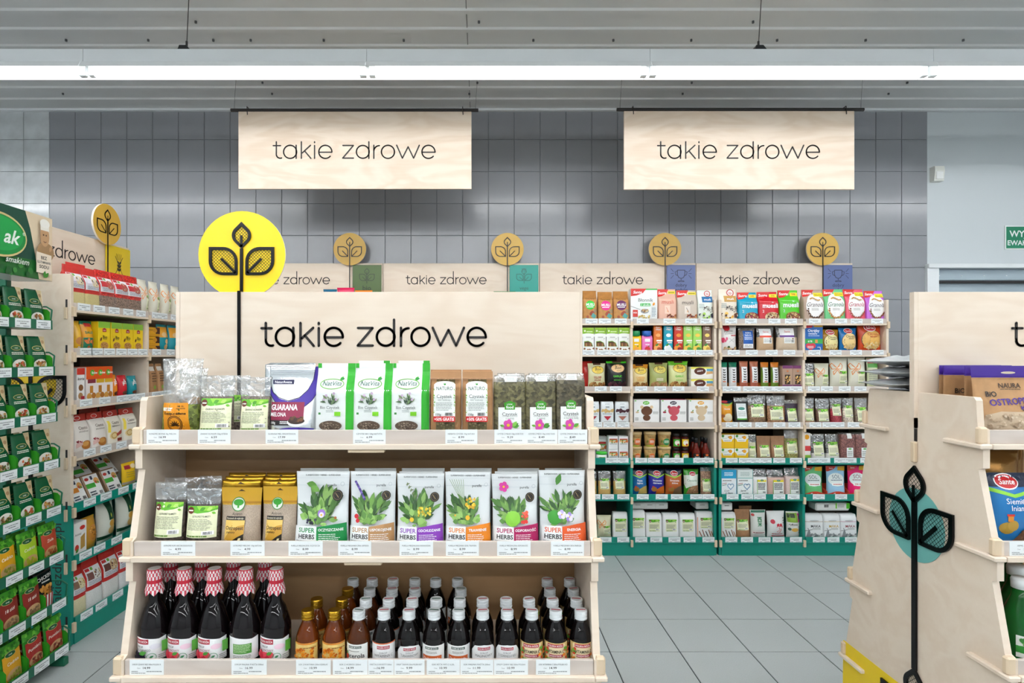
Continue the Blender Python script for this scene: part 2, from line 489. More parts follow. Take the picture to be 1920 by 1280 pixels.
# ------------------------------------------------------------------ the room
XL, XR, YB, YF, ZC = -5.2, 5.2, 4.45, -6.0, 3.317
M['wtile'] = mat('grey_glazed_tile', .2, col='94969b', bump=.05, nscale=6, noise=.05, spec=.6)
M['mtile'] = mat('pale_marbled_tile', .12, col='cdd2d4', noise=.22, nscale=7)
M['grout'] = mat('grout', .8, col='8b9297')
M['plaster'] = mat('painted_plaster', .6, col='cfd6d9', bump=.08, nscale=120)
M['ceil'] = mat('ceiling_sheet', .5, col='dcdedd')
M['ftile'] = mat('speckled_floor_tile', .42, col='b4baba', noise=.1, nscale=260)
M['fjoint'] = mat('floor_joint', .9, col='2c3032')
M['white'] = mat('white_enamel', .35, col='e6eaec')
M['alu'] = mat('door_aluminium', .35, col='aebdc6', metal=.2)

mb = MB(); mb.box(XL, YF, -.10, XR, YB, -.003)
floor = struct(new('floor', mb.mesh('floor', [M['fjoint']])))
g = .005
mb = MB(); mb.box(-.165 + g/2, -.165 + g/2, -.01, .165 - g/2, .165 - g/2, 0, b=.0012)
ft = mb.mesh('floor_tile', [M['ftile']])
rest = MB()
for i in range(-18, 14):
    for j in range(-29, 3):
        x = .943 + .33 * i + .165; y = 3.675 + .33 * j + .165
        if x > XR or y > YB - .02: continue
        if -2.9 < x < 2.75 and 0.35 < y:
            new('floor_tile', ft, floor, (x, y, 0))
        else:
            rest.box(x - .1625, y - .1625, -.01, x + .1625, y + .1625, 0)
o = new('floor_tile_field', rest.mesh('floor_tile_field', [M['ftile']]), floor); o['kind'] = 'stuff'

# back wall: grey tiles with a strip of marbled tiles, plaster by the door
XG0, XG1 = wx(93.5, YB), wx(1738, YB)
mb = MB(); mb.box(XL, YB, 0, XG1, YB + .15, ZC)
wb = struct(new('wall_back', mb.mesh('wall_back', [M['grout']])))
pw, ph = (XG1 - XG0) / 34, .25
def tilemesh(w, h, m):
    t = MB(); t.box(-w/2, -.006, -h/2, w/2, .004, h/2, b=.002); return t.mesh('wall_tile', [m])
tg, tt = tilemesh(pw - .003, ph - .003, M['wtile']), tilemesh(pw - .003, .233, M['wtile'])
mg, mt_ = tilemesh(pw - .003, ph - .003, M['mtile']), tilemesh(pw - .003, .233, M['mtile'])
ztop = ZC - .236
for i in range(-8, 34):
    for r in range(9):
        z = ztop + .118 if r == 0 else ztop - (r - .5) * ph
        if i < 0:
            if r < 7: new('marbled_tile', mt_ if r == 0 else mg, wb, (XG0 + (i + .5) * pw, YB, z))
        elif r < 6 or (r < 9 and (i < 7 or i > 30)):
            new('wall_tile', tt if r == 0 else tg, wb, (XG0 + (i + .5) * pw, YB, z))
lo = MB()
for i in range(0, 34):
    for r in range(6, 13):
        if r < 9 and (i < 7 or i > 30): continue
        z = ztop - (r - .5) * ph
        if z < .1: continue
        lo.box(XG0 + i * pw + .0015, YB - .006, z - ph/2 + .0015, XG0 + (i + 1) * pw - .0015, YB, z + ph/2 - .0015)
o = new('lower_tile_field', lo.mesh('lower_tile_field', [M['wtile']]), wb); o['kind'] = 'stuff'
# plaster wall with a door opening
dx0, dx1, dz = wx(1743, YB), wx(1743, YB) + 1.15, wz(503, YB)
mb = MB()
mb.box(XG1, YB, dz, XR, YB + .15, ZC); mb.box(dx1, YB, 0, XR, YB + .15, dz); mb.box(XG1, YB, 0, dx0, YB + .15, dz)
struct(new('wall_right_of_tiles', mb.mesh('wall_right_of_tiles', [M['plaster']])))
for nm, b in (('wall_left', (XL - .15, YF, 0, XL, YB + .15, ZC)), ('wall_right', (XR, YF, 0, XR + .15, YB + .15, ZC)), ('wall_front', (XL, YF - .15, 0, XR, YF, ZC))):
    mb = MB(); mb.box(*b); struct(new(nm, mb.mesh(nm, [M['plaster']])))
# door
door = struct(new('door_1', None, None, (dx0, YB, 0)))
W = dx1 - dx0
mb = MB(); mb.box(-.04, -.03, 0, .05, .02, dz); mb.box(W - .05, -.03, 0, W + .04, .02, dz); new('door_frame', mb.mesh('door_frame', [M['white']]), door)
mb = MB(); mb.box(-.04, -.045, dz - .002, W + .04, .02, dz + .03, b=.003); new('door_head_casing', mb.mesh('door_head_casing', [M['white']]), door)
mb = MB(); mb.box(.05, .02, dz - .09, W - .05, .08, dz - .002, b=.003); mb.box(.05, .02, 0, .07, .08, dz - .09); mb.box(W - .12, .02, 0, W - .05, .08, dz - .09)
hd = new('door_rail', mb.mesh('door_rail', [M['alu']]), door)
for i in range(6):
    s_ = MB(); s_.tube((.09 + i * .176, .02, dz - .055), (.09 + i * .176, .016, dz - .055), .004); new('screw', s_.mesh('screw', [M['white']]), hd)
mb = MB(); mb.box(.08, .07, 0, W - .13, .10, dz - .105); new('door_leaf', mb.mesh('door_leaf', [M['alu']]), door)
mb = MB(); mb.box(.06, .03, dz - .11, W - .11, .075, dz - .095); mb.box(W - .132, .03, 0, W - .118, .075, dz - .1); new('door_gasket', mb.mesh('door_gasket', [M['blackmatt']]), door)
# evacuation sign
sx0, sz1, sz0 = wx(1883, YB), wz(423, YB), wz(468, YB)
sw, sh = .42, sz1 - sz0
mb = MB(); mb.box(0, -.006, 0, sw, 0, sh, 'e8eeec', b=.001)
sg = tag(new('exit_sign', mb.mesh('exit_sign', [M['print']]), None, (sx0, YB - .001, sz0)), 'green emergency exit sign with white lettering on the wall above the door', 'sign')
P = Print(sw, sh, lambda x, z, o=0: (x + sw/2, -.006 - o, z), None)
P.rect(.02, .05, .98, .95, '12805c'); P.text(.08, .66, .26, 'WYJŚCIE', 'f4f8f6', .86, .018, al='l'); P.text(.045, .28, .2, 'EWAKUACYJNE', 'f4f8f6', .9, .018, al='l')
new('lettering', P.mesh(), sg)
# motion sensor
mb = MB()
x0, x1, z0, z1 = wx(1743, YB), wx(1761, YB), wz(342, YB), wz(315, YB)
w_, h_ = x1 - x0, z1 - z0
mb.prism([(-.045, .0), (0, 0), (0, h_), (-.05, h_), (-.055, h_ * .7)], 0, -w_/2, w_/2, 'e2e4dc')
sn = tag(new('motion_sensor', mb.mesh('motion_sensor', [M['plastic']]), None, ((x0 + x1) / 2, YB, z0)), 'small white motion sensor high on the pale wall beside the tiles', 'sensor')
mb = MB(); mb.box(-w_*.36, -.058, h_*.1, w_*.36, -.045, h_*.62, 'f0f2f0', b=.003); new('lens_window', mb.mesh('lens_window', [M['plastic']]), sn)

# ceiling: folded sheet with ribs running across the room
mb = MB(); pts = []; y = YB
pts = [(YB, ZC)]
k = 0
y = 4.30
while y > YF:
    pts += [(y, ZC), (y - .012, ZC - .009), (y - .045, ZC - .009), (y - .057, ZC)]
    y -= .183
pts += [(YF, ZC)]
for i in range(len(pts) - 1):
    a, b = pts[i], pts[i + 1]
    mb.face([(XL, a[0], a[1]), (XR, a[0], a[1]), (XR, b[0], b[1]), (XL, b[0], b[1])])
mb.box(XL, YF, ZC + .003, XR, YB, ZC + .1)
ce = struct(new('ceiling', mb.mesh('ceiling', [M['ceil']], fix=False)))
sc_ = MB(); sc_.tube((0,0,-.012), (0,0,0), .007, '55585a', 0, 8); scm = sc_.mesh('screw', [M['plastic']])
for px, Y in [(124,3.46),(278,3.46),(470,3.46),(607,3.46),(757,3.46),(1000,3.46),(1150,3.46),(1296,3.46),(1457,3.46),(1623,3.46),(1806,3.46),(400,3.46),(367,3.27),(898,3.27),(1412,3.27),(426,3.64),(897,3.64),(1359,3.64),(1830,3.64),(118,4.17),(492,4.0),(510,4.17),(1297,4.0),(1280,4.17),(1701,4.0),(1666,4.17),(895,4.0),(880,4.17)]:
    new('screw', scm, ce, (wx(px, Y), Y, ZC))
# slim cove strip where ceiling meets the wall
mb = MB(); mb.box(XL, YB - .035, ZC - .02, XR, YB, ZC - .0005, b=.003)
struct(new('trim_1', mb.mesh('trim_1', [M['white']])))
mb = MB()
struct_tile_seam = MB(); struct_tile_seam.box(wx(874, 3.2), -1, ZC - .003, wx(874, 3.2) + .004, YB - .04, ZC - .0005, '6e7070'); new('sheet_seam', struct_tile_seam.mesh('sheet_seam', [M['plastic']]), ce)

# ------------------------------------------------------------------ light trunking
def tube_mat(st):
    m = bpy.data.materials.new('fluorescent_tube'); m.use_nodes = True
    b = m.node_tree.nodes['Principled BSDF']
    b.inputs['Base Color'].default_value = (1, 1, 1, 1); b.inputs['Emission Color'].default_value = (.97, .985, 1, 1); b.inputs['Emission Strength'].default_value = st
    return m
M['tube'] = tube_mat(TUBE); M['tube1'] = tube_mat(TUBE_FRONT)
M['reflector'] = mat('white_reflector', .4, col='f2f5f6')
def light_row(Y, label, fat=1):
    z = wz(123, 3.05)
    t = tag(new('light_trunking', None, None, (0, Y, z)), label, 'ceiling light', 'fluorescent light rows')
    for i in range(-3, 4):
        a = wx(690, 3.05) + 1.5 * (i - 0); x0, x1 = max(XL + .02, a), min(XR - .02, a + 1.5)
        if x1 - x0 < .3: continue
        mb = MB(); mb.prism([(-.04, 0), (.04, 0), (.04, .068), (-.04, .068)], 0, x0 + .001, x1 - .001); hs = new('housing', mb.mesh('housing', [M['white']]), t)
        mb = MB(); mb.prism([(-.076, -.040), (-.06, -.008), (-.04, 0), (.04, 0), (.06, -.008), (.076, -.040), (.073, -.040), (.057, -.011), (.038, -.003), (-.038, -.003), (-.057, -.011), (-.073, -.040)], 0, x0 + .001, x1 - .001); new('reflector', mb.mesh('reflector', [M['reflector']]), t)
        mb = MB()
        mb.tube((x0 + .045, 0, -.042), (x1 - .045, 0, -.042), .019 * fat, n=8); new('tube', mb.mesh('tube', [M['tube' if fat > 1 else 'tube1']], True), t)
        for s, e in ((x0 + .008, x0 + .045), (x1 - .045, x1 - .008)):
            mb = MB(); mb.box(s, -.016, -.062, e, .016, -.002, 'e9edee', b=.004)
            new('lamp_holder', mb.mesh('lamp_holder', [M['plastic']]), t)
    for px in (350, 1422):
        x = wx(px, 3.05)
        mb = MB(); mb.tube((x, 0, .1), (x + (.012 if px < 900 else .016), 0, ZC - z), .0022, '2b2b2b', 0, 6); mb.tube((x, 0, .09), (x, 0, .13), .006, '3a3a3a', 0, 8); new('suspension_wire', mb.mesh('suspension_wire', [M['plastic']]), t)
        mb = MB(); mb.prism([(x - .035, .068), (x + .035, .068), (x + .012, .095), (x - .025, .095)], 1, -.03, .03, '26282a'); new('bracket', mb.mesh('bracket', [M['plastic']]), t)
    return t
light_row(3.05, 'row of bright fluorescent tubes hung on wires in front of the hanging signs')
for i, Y in enumerate((1.2, -.65, -2.5, -4.35)):
    light_row(Y, ['row of fluorescent tubes over the front stands', 'row of fluorescent tubes over the aisle before the front stands', 'row of fluorescent tubes over the middle of the shop', 'row of fluorescent tubes nearest the front wall of the shop'][i], 1.6)

# ------------------------------------------------------------------ "takie zdrowe" lettering (strokes in pixels of the front header)
def arc(cx, cy, r, a0, a1, n=20):
    return [(cx + r * math.cos(math.radians(a0 + (a1 - a0) * i / n)), cy + r * math.sin(math.radians(a0 + (a1 - a0) * i / n))) for i in range(n + 1)]
def words(dtop=35.0):
    # y up, baseline at 0, x-height 34
    def Y(y): return 648.5 - y
    L = []
    def A(*p): L.append(list(p))
    A((500.6, 43), (500.6, 12)); L.append(arc(510.6, 10.5, 10, 180, 292, 10)); A((492.5, 33), (511.8, 33))
    L.append(arc(536.2, 17, 16.9, 0, 360, 30)); A((551.8, 34), (551.8, 0))
    A((565.2, 43), (565.2, 0)); A((589, 34), (567.3, 14)); A((573.5, 19.5), (590, 0))
    A((599.3, 33.5), (599.3, 0)); A((599.3, 43), (599.3, 40.5))
    L.append([(644, 16)] + arc(627.2, 17, 16.9, 0, 318, 28)); A((611, 16), (644, 16))
    A((672.5, 33.5), (699.7, 33.5), (672, .8), (700, .8))
    L.append(arc(724, 17, 16.6, 0, 360, 30)); A((739.6, 14 + dtop), (739.6, 0))
    A((752.5, 34), (752.5, 0)); L.append(arc(766.5, 19, 14, 180, 88, 8))
    L.append(arc(789, 17, 16.9, 0, 360, 30))
    A((811.6, 34), (826.2, .6), (841.1, 30), (855.3, .6), (870, 34))
    L.append([(910.6, 16)] + arc(893.6, 17, 16.9, 0, 318, 28)); A((877.5, 16), (910.6, 16))
    return [[(x - 702, y) for x, y in s] for s in L]
def strokes_mesh(lines, k, wd, name='lettering', mtl='blackmatt', depth=.0016):
    mb = MB(); hw = wd / 2
    for s in lines:
        P = [(x * k, y * k) for x, y in s]
        for i, p in enumerate(P):
            mb.face([(p[0] + hw * math.cos(t * math.pi / 5), -depth, p[1] + hw * math.sin(t * math.pi / 5)) for t in range(10)])
            if i < len(P) - 1:
                q = P[i + 1]; dx, dy = q[0] - p[0], q[1] - p[1]; l = math.hypot(dx, dy)
                if l < 1e-6: continue
                nx, ny = -dy / l * hw, dx / l * hw
                mb.face([(p[0]+nx, -depth, p[1]+ny), (p[0]-nx, -depth, p[1]-ny), (q[0]-nx, -depth, q[1]-ny), (q[0]+nx, -depth, q[1]+ny)])
                for sg in (1, -1):
                    mb.face([(p[0]+sg*nx, -depth, p[1]+sg*ny), (q[0]+sg*nx, -depth, q[1]+sg*ny), (q[0]+sg*nx, .0003, q[1]+sg*ny), (p[0]+sg*nx, .0003, p[1]+sg*ny)])
    return mb.mesh(name, [M[mtl]], fix=False)

def put_words(parent, loc, k, wd, dtop):
    L = words(dtop)
    for part in ([s for s in L if s[0][0] < -45], [s for s in L if s[0][0] >= -45]):
        new('lettering', strokes_mesh(part, k, wd), parent, loc)

# ------------------------------------------------------------------ plant emblem
def leaf_shape(n=8):
    p = [(-1, 1)] + [(math.sin(math.pi/2*i/n), math.cos(math.pi/2*i/n)) for i in range(n + 1)]
    p += [(1, -.94), (.94, -1)] + [(-math.sin(math.pi/2*i/n), -math.cos(math.pi/2*i/n)) for i in range(n + 1)]
    return p
def leaf_pts(which):
    """leaf outline, vein, in pixels of the front disc (627 px per metre), origin at disc centre"""
    s = leaf_shape()
    if which == 't':
        c = math.sqrt(.5); R = [((x + y) * c, (y - x) * c) for x, y in s]
        return [(x * 18, 36 + y * 18) for x, y in R], [(0, 14), (0, 36)]
    o = [(-34.5 + x * 27, -12.5 + y * 26.5) for x, y in s]; v = [(-11, -35), (-38, -8)]
    if which == 'r': o = [(-x, y) for x, y in o][::-1]; v = [(-x, y) for x, y in v]
    return o, v
def clip(poly, a, b):
    """segment a-b clipped to a convex polygon"""
    t0, t1 = 0.0, 1.0; n = len(poly)
    ar = sum(poly[i][0]*poly[(i+1)%n][1] - poly[(i+1)%n][0]*poly[i][1] for i in range(n)); sg = 1 if ar > 0 else -1
    dx, dy = b[0]-a[0], b[1]-a[1]
    for i in range(n):
        p, q = poly[i], poly[(i+1)%n]; nx, ny = -(q[1]-p[1])*sg, (q[0]-p[0])*sg
        d = nx*dx + ny*dy; e = nx*(a[0]-p[0]) + ny*(a[1]-p[1])
        if abs(d) < 1e-9:
            if e < 0: return None
            continue
        t = -e / d
        if d > 0: t0 = max(t0, t)
        else: t1 = min(t1, t)
    return ((a[0]+dx*t0, a[1]+dy*t0), (a[0]+dx*t1, a[1]+dy*t1)) if t1 > t0 else None
def leaf_mesh(which, k, wd=6.0, lattice=True, depth=.003, pitch=6.0):
    o, v = leaf_pts(which); n = len(o)
    cx = sum(p[0] for p in o) / n; cy = sum(p[1] for p in o) / n
    R = max(math.hypot(p[0]-cx, p[1]-cy) for p in o); f = 1 - 1.35 * wd / R
    inn = [(cx + (p[0]-cx) * f, cy + (p[1]-cy) * f) for p in o]
    mb = MB()
    for i in range(n):
        j = (i + 1) % n
        a, b, c, d = o[i], o[j], inn[j], inn[i]
        mb.face([(q[0]*k, -depth, q[1]*k) for q in (a, b, c, d)])
        mb.face([(a[0]*k, -depth, a[1]*k), (b[0]*k, -depth, b[1]*k), (b[0]*k, 0, b[1]*k), (a[0]*k, 0, a[1]*k)])
        mb.face([(d[0]*k, -depth, d[1]*k), (c[0]*k, -depth, c[1]*k), (c[0]*k, 0, c[1]*k), (d[0]*k, 0, d[1]*k)])
    def bar(p, q, w, dp):
        dx, dy = q[0]-p[0], q[1]-p[1]; l = math.hypot(dx, dy) or 1; nx, ny = -dy/l*w/2, dx/l*w/2
        mb.face([(x*k, -dp, y*k) for x, y in ((p[0]+nx, p[1]+ny), (p[0]-nx, p[1]-ny), (q[0]-nx, q[1]-ny), (q[0]+nx, q[1]+ny))])
    bar(v[0], v[1], wd * .85, depth)
    if lattice:
        for sgn in (1, -1):
            for i in range(-12, 13):
                off = i * pitch
                a = (cx - 60 + off * .7071 * 0 + off, cy - 60 * sgn); b = (cx + 60 + off, cy + 60 * sgn)
                c = clip(inn, a, b)
                if c: bar(c[0], c[1], .65, depth * .6)
    return mb.mesh('leaf', [M['black']], fix=False)
def disc_mesh(r, th, col, rough=.35, n=48):
    mb = MB(); mb.prism([(r * math.cos(2*math.pi*i/n), r * math.sin(2*math.pi*i/n)) for i in range(n)], 1, 0, th, col, 0, 'eadfce')
    return mb.mesh('emblem_disc', [M['plastic']])

# ------------------------------------------------------------------ hanging signs
YS = 3.72
def hang_sign(x0, x1, b0, b1, yt, yb, label):
    xc = wx((x0 + x1) / 2, YS); w = (x1 - x0) * YS / F; z1, z0 = wz(yt, YS), wz(yb, YS)
    t = tag(new('hanging_sign', None, None, (xc, YS, z0)), label, 'sign', 'plywood signs hung under the ceiling')
    mb = MB(); mb.box(-w/2, 0, 0, w/2, .015, z1 - z0, b=.001); bd = new('board', mb.mesh('board', [M['sign']]), t)
    put_words(bd, (-.004, 0, (yb - 297) * YS / F), .7255 * YS / F, .0085, 29)
    zb = z1 - z0 + .012; A, B = wx(b0, YS) - xc, wx(b1, YS) - xc
    mb = MB(); mb.tube((A, .008, zb), (B, .008, zb), .011, n=10); rod = new('rod', mb.mesh('rod', [M['blackmatt']]), t)
    mb = MB()
    for x in (-w/2 + .058, w/2 - .058):
        mb = MB(); mb.tube((x, -.006, zb + .018), (x + .003, -.006, zb - .035), .0028, n=6); mb.tube((x, .02, zb + .018), (x + .003, .02, zb - .035), .0028, n=6); mb.tube((x, -.006, zb + .017), (x, .02, zb + .017), .0028, n=6)
        new('cable_tie', mb.mesh('cable_tie', [M['blackmatt']]), t)
    for x in (A + .02, B - .02):
        mb = MB(); mb.tube((x, .008, zb), (x + .02, .008, ZC - z0), .0012, '6a6a6a', 0, 5); new('suspension_wire', mb.mesh('suspension_wire', [M['plastic']]), t)
hang_sign(447, 884, 432, 897, 209, 354, 'plywood hanging sign above the yellow disc stand, nearer the marbled tiles')
hang_sign(1170, 1602, 1157, 1621, 208, 355, 'plywood hanging sign above the muesli shelves, nearer the exit door')
# ------------------------------------------------------------------ price tags
def tag_mesh(w, h, name=None, price=None, seed=0):
    mb = MB(); mb.box(-w/2, -.0006, 0, w/2, .0006, h, 'eef3f4')
    P = Print(w, h, lambda x, z, o=0: (x, -.0006 - o, z), None, .0002)
    r = random.Random(seed); k = '8d9396'
    if price:
        P.text(.5, .70, .10, name, '3c4043', .84, 0); P.text(.5, .47, .135, price, '17191a', .5, .01, wide=1.25); P.text(.27, .46, .07, 'Cena', '3c4043', .2)
        P.lines(.06, .20, .30, .28, 1, '9aa0a3', .7, seed); P.lines(.5, .20, .97, .28, 1, '9aa0a3', .8, seed + 1); P.lines(.06, .09, .6, .17, 1, '8d9295', .6, seed + 2)
    else:
        P.lines(.1, .62, .95, .74, 1, k, .7, seed); P.lines(.3, .40, .75, .52, 1, '6a7073', .7, seed + 1); P.lines(.08, .12, .3, .22, 1, k, .8, seed + 2); P.lines(.5, .12, .98, .22, 1, k, .8, seed + 3)
    o = len(mb.v); mb.v += P.mb.v; mb.f += [tuple(i + o for i in f) for f in P.mb.f]; mb.c += P.mb.c; mb.m += P.mb.m
    return mb.mesh('price_tag', [M['paper']], fix=False)
TAGS = [tag_mesh(.083, .038, seed=i * 7) for i in range(5)]

# ------------------------------------------------------------------ straight wall shelf units
ZL = [1.606, 1.387, 1.134, .884, .635, .382, .083]
UW = 1.187
PLATE = {'bio': '44611c', 'vege': '0c9c8d', 'dobry': '5b6b9d', 'gluten': 'e4c51c'}
def unit(label, loc, rz, plate, header=True, ho=0.0):
    t = tag(new('wall_shelf_unit', None, None, loc, (0, 0, rz)), label, 'shelf unit', 'straight plywood shelf units')
    D = .42; zt = .664
    for x, tall in ((0, 1.785), (UW/2 - .009, 1.60), (UW - .018, 1.785)):
        mb = MB(); mb.box(x, .004, zt, x + .018, D, tall, b=.001); new('side_panel' if tall > 1.7 else 'divider', mb.mesh('side_panel', [M['ply']]), t)
        mb = MB(); mb.box(x, .004, 0, x + .018, D, zt, b=.001); new('lower_side_panel' if tall > 1.7 else 'lower_divider', mb.mesh('lower_side_panel', [M['teal']]), t)
    mb = MB(); mb.box(.018, D - .012, .66, UW - .018, D, 1.62); new('back_panel', mb.mesh('back_panel', [M['dark']]), t)
    mb = MB(); mb.box(.018, D - .012, 0, UW - .018, D, .66); new('lower_back_panel', mb.mesh('lower_back_panel', [M['dark']]), t)
    lips = []
    for k, z in enumerate(ZL):
        m = M['ply'] if k < 4 else M['teal']
        mb = MB(); mb.box(.018, -.006, z, UW - .018, D - .012, z + .012, b=.0008); new('shelf_board', mb.mesh('shelf_board', [m]), t)
        row = []
        for h in (0, 1):
            a = .018 + h * (UW/2 - .009); b = UW/2 - .009 + h * (UW/2 - .009)
            mb = MB(); mb.box(a, -.004, z + .012, b, .007, z + .046, b=.001)
            row.append(new('shelf_lip', mb.mesh('shelf_lip', [M['lip'] if k < 4 else M['teal']]), t))
        lips.append(row)
        for x in (0, UW/2 - .009, UW - .018):
            mb = MB(); mb.box(x, -.012, z - .022, x + .018, .004, z + .026, b=.002); new('tenon', mb.mesh('tenon', [M['edge']]), t)
    mb = MB(); mb.box(.018, .0, 0, UW - .018, .014, ZL[-1] - .001); new('plinth', mb.mesh('plinth', [M['teal']]), t)
    if header:
        hy = D - .018
        mb = MB(); mb.box(ho - .006, hy, 1.62, UW + .006 + ho, hy + .015, 2.103, b=.001); hb = new('header_board', mb.mesh('header_board', [M['ply']]), t)
        put_words(hb, (.478 + ho * .5, hy, 1.944), .356 / 242, .0062, 51)
        pc = PLATE[plate]
        mb = MB(); mb.box(-.11, -.012, -.11, .11, 0, .11, pc, b=.001); pl = new('category_plate', mb.mesh('category_plate', [M['plastic']]), t, (1.075 + ho, hy - .002, 1.978))
        P = Print(.22, .22, lambda x, z, o=0: (x, -.012 - o, z - .11), None, .0004)
        ik = '1c2a20'
        if plate == 'dobry':
            ik = '2b3450'
            P.stroke([(.37,.82),(.37,.66),(.42,.56),(.5,.53),(.58,.56),(.63,.66),(.63,.82),(.37,.82)], .025, ik)
            P.stroke([(.37,.78),(.29,.76),(.31,.66),(.39,.62)], .02, ik); P.stroke([(.63,.78),(.71,.76),(.69,.66),(.61,.62)], .02, ik)
            P.stroke([(.5,.53),(.5,.46),(.4,.44),(.4,.42),(.6,.42),(.6,.44),(.5,.46)], .02, ik)
            for s in (-1, 1):
                for a in (-.5, 0, .5): P.stroke([(.5 + s*.26, .7 + a*.12), (.5 + s*.36, .7 + a*.34)], .016, ik)
            P.text(.5, .30, .12, 'dobry', ik, .7); P.text(.5, .14, .12, 'wybór', ik, .7)
        elif plate == 'gluten':
            ik = '2a2408'
            P.stroke([(.34,.72),(.66,.2)], .02, ik); P.stroke([(.66,.72),(.34,.2)], .02, ik); P.stroke([(.5,.14),(.5,.5)], .016, ik)
            for i in range(3):
                for s in (-1, 1): P.leaf(.5, .3 + i * .1, .13, math.pi/2 - s * .7, .28, ik)
            for a in (-.12, -.05, .02, .09): P.stroke([(.5 + a*.6, .62), (.5 + a, .8)], .012, ik)
        else:
            dk = '1f2f0d' if plate == 'bio' else '0b5f57'; cx, cy, q = .5, .62, .0042
            for wv in 'tlr':
                o_, v_ = leaf_pts(wv)
                P.stroke([(cx + x * q, cy + y * q) for x, y in o_] + [(cx + o_[0][0] * q, cy + o_[0][1] * q)], .018, dk); P.stroke([(cx + x * q, cy + y * q) for x, y in v_], .016, dk)
            P.stroke([(.5, .7), (.5, .36)], .018, dk)
            if plate == 'vege':
                for x in (-.06, 0, .06): P.stroke([(.5 + x, .76), (.5 + x, .88)], .018, dk)
            P.text(.5, .2, .17 if plate == 'bio' else .12, plate, dk, .7)
        new('plate_print', P.mesh(), pl)
        k = .124 / 82
        dc = new('emblem_disc', disc_mesh(.124, .012, 'd9ad42'), t, (.947 + ho, hy - .03, 2.206))
        for wv in 'tlr': new('leaf', leaf_mesh(wv, k, 4.6, False, .002), dc)
        mb = MB(); mb.box(-.0035, -.0035, 1.70 - 2.206, .0035, -.0005, .036); new('stem', mb.mesh('stem', [M['black']]), dc)
    return t, lips
def put_tag(lip, x, z, rng, y=-.0052):
    new('price_tag', TAGS[rng.randrange(5)], lip, (x, y, z), (0, rng.uniform(-.02, .02), 0))

YU = 3.97
UX = [.465 - 1.203 * 2, .465 - 1.203, .465, 1.668]
UN = []
for i in range(4):
    pl = ['bio', 'vege', 'dobry', 'dobry'][i]
    lb = ['tall plywood shelf unit by the wall with dark green leaf plate', 'tall plywood shelf unit by the wall with teal fork plate',
          'tall plywood shelf unit by the wall, trophy plate, beside the teal plate unit', 'tall plywood shelf unit by the wall, trophy plate, nearest the exit door'][i]
    UN.append(unit(lb, (UX[i], YU, 0), 0, pl))
RL = math.radians(87.6)
LO = (-1.963, 2.736)
LU = unit('plywood and teal shelf unit behind the green spice rack, yellow grain plate', (LO[0], LO[1], 0), RL, 'gluten', ho=-.18)
t = LU[0]
# end panel face of that unit, towards the aisle: emblem, teal foot, lettering
mb = MB(); mb.box(-.006, .0, .676, .0, .43, 1.79, b=.001); ep = new('end_panel', mb.mesh('end_panel', [M['ply']]), t)
mb = MB(); mb.box(-.006, .0, 0, .0, .43, .675, b=.001); ep2 = new('lower_end_panel', mb.mesh('lower_end_panel', [M['teal']]), t)
mb = MB(); r = .125; mb.prism([(r * math.cos(2*math.pi*i/40), r * math.sin(2*math.pi*i/40)) for i in range(40)], 1, -.002, .0, 'edc51b')
yc = new('emblem_circle', mb.mesh('emblem_circle', [M['plastic']]), t, (-.006, .197, 1.26), (0, 0, -math.pi/2))
for wv in 'tlr': new('leaf', leaf_mesh(wv, .00289, 6, True, .005), yc, (0, -.002, 0))
mb = MB(); mb.box(-.009, -.006, .7 - 1.26, .009, -.001, .08); new('stem', mb.mesh('stem', [M['black']]), yc)
vs, tr, x0, x1 = glyphs('takiezdrowe.pl')
mb = MB(); k_ = .40 / (x1 - x0)
for a in tr: mb.face([(-.0068, .066 - vs[i][1] * k_ * -1 - .02, .19 + (vs[i][0] - x0) * k_) for i in a])
new('lettering', mb.mesh('lettering', [M['blackmatt']], fix=False), ep2)
for k, z in enumerate(ZL):
    mb = MB(); mb.box(-.014, .014, z - .035, -.005, .03, z + .022, b=.002); new('end_tenon', mb.mesh('end_tenon', [M['edge']]), t)
    mb = MB(); mb.box(-.0065, .016, z + .022, -.0058, .026, z + .06); new('slot', mb.mesh('slot', [M['blackmatt']]), t)

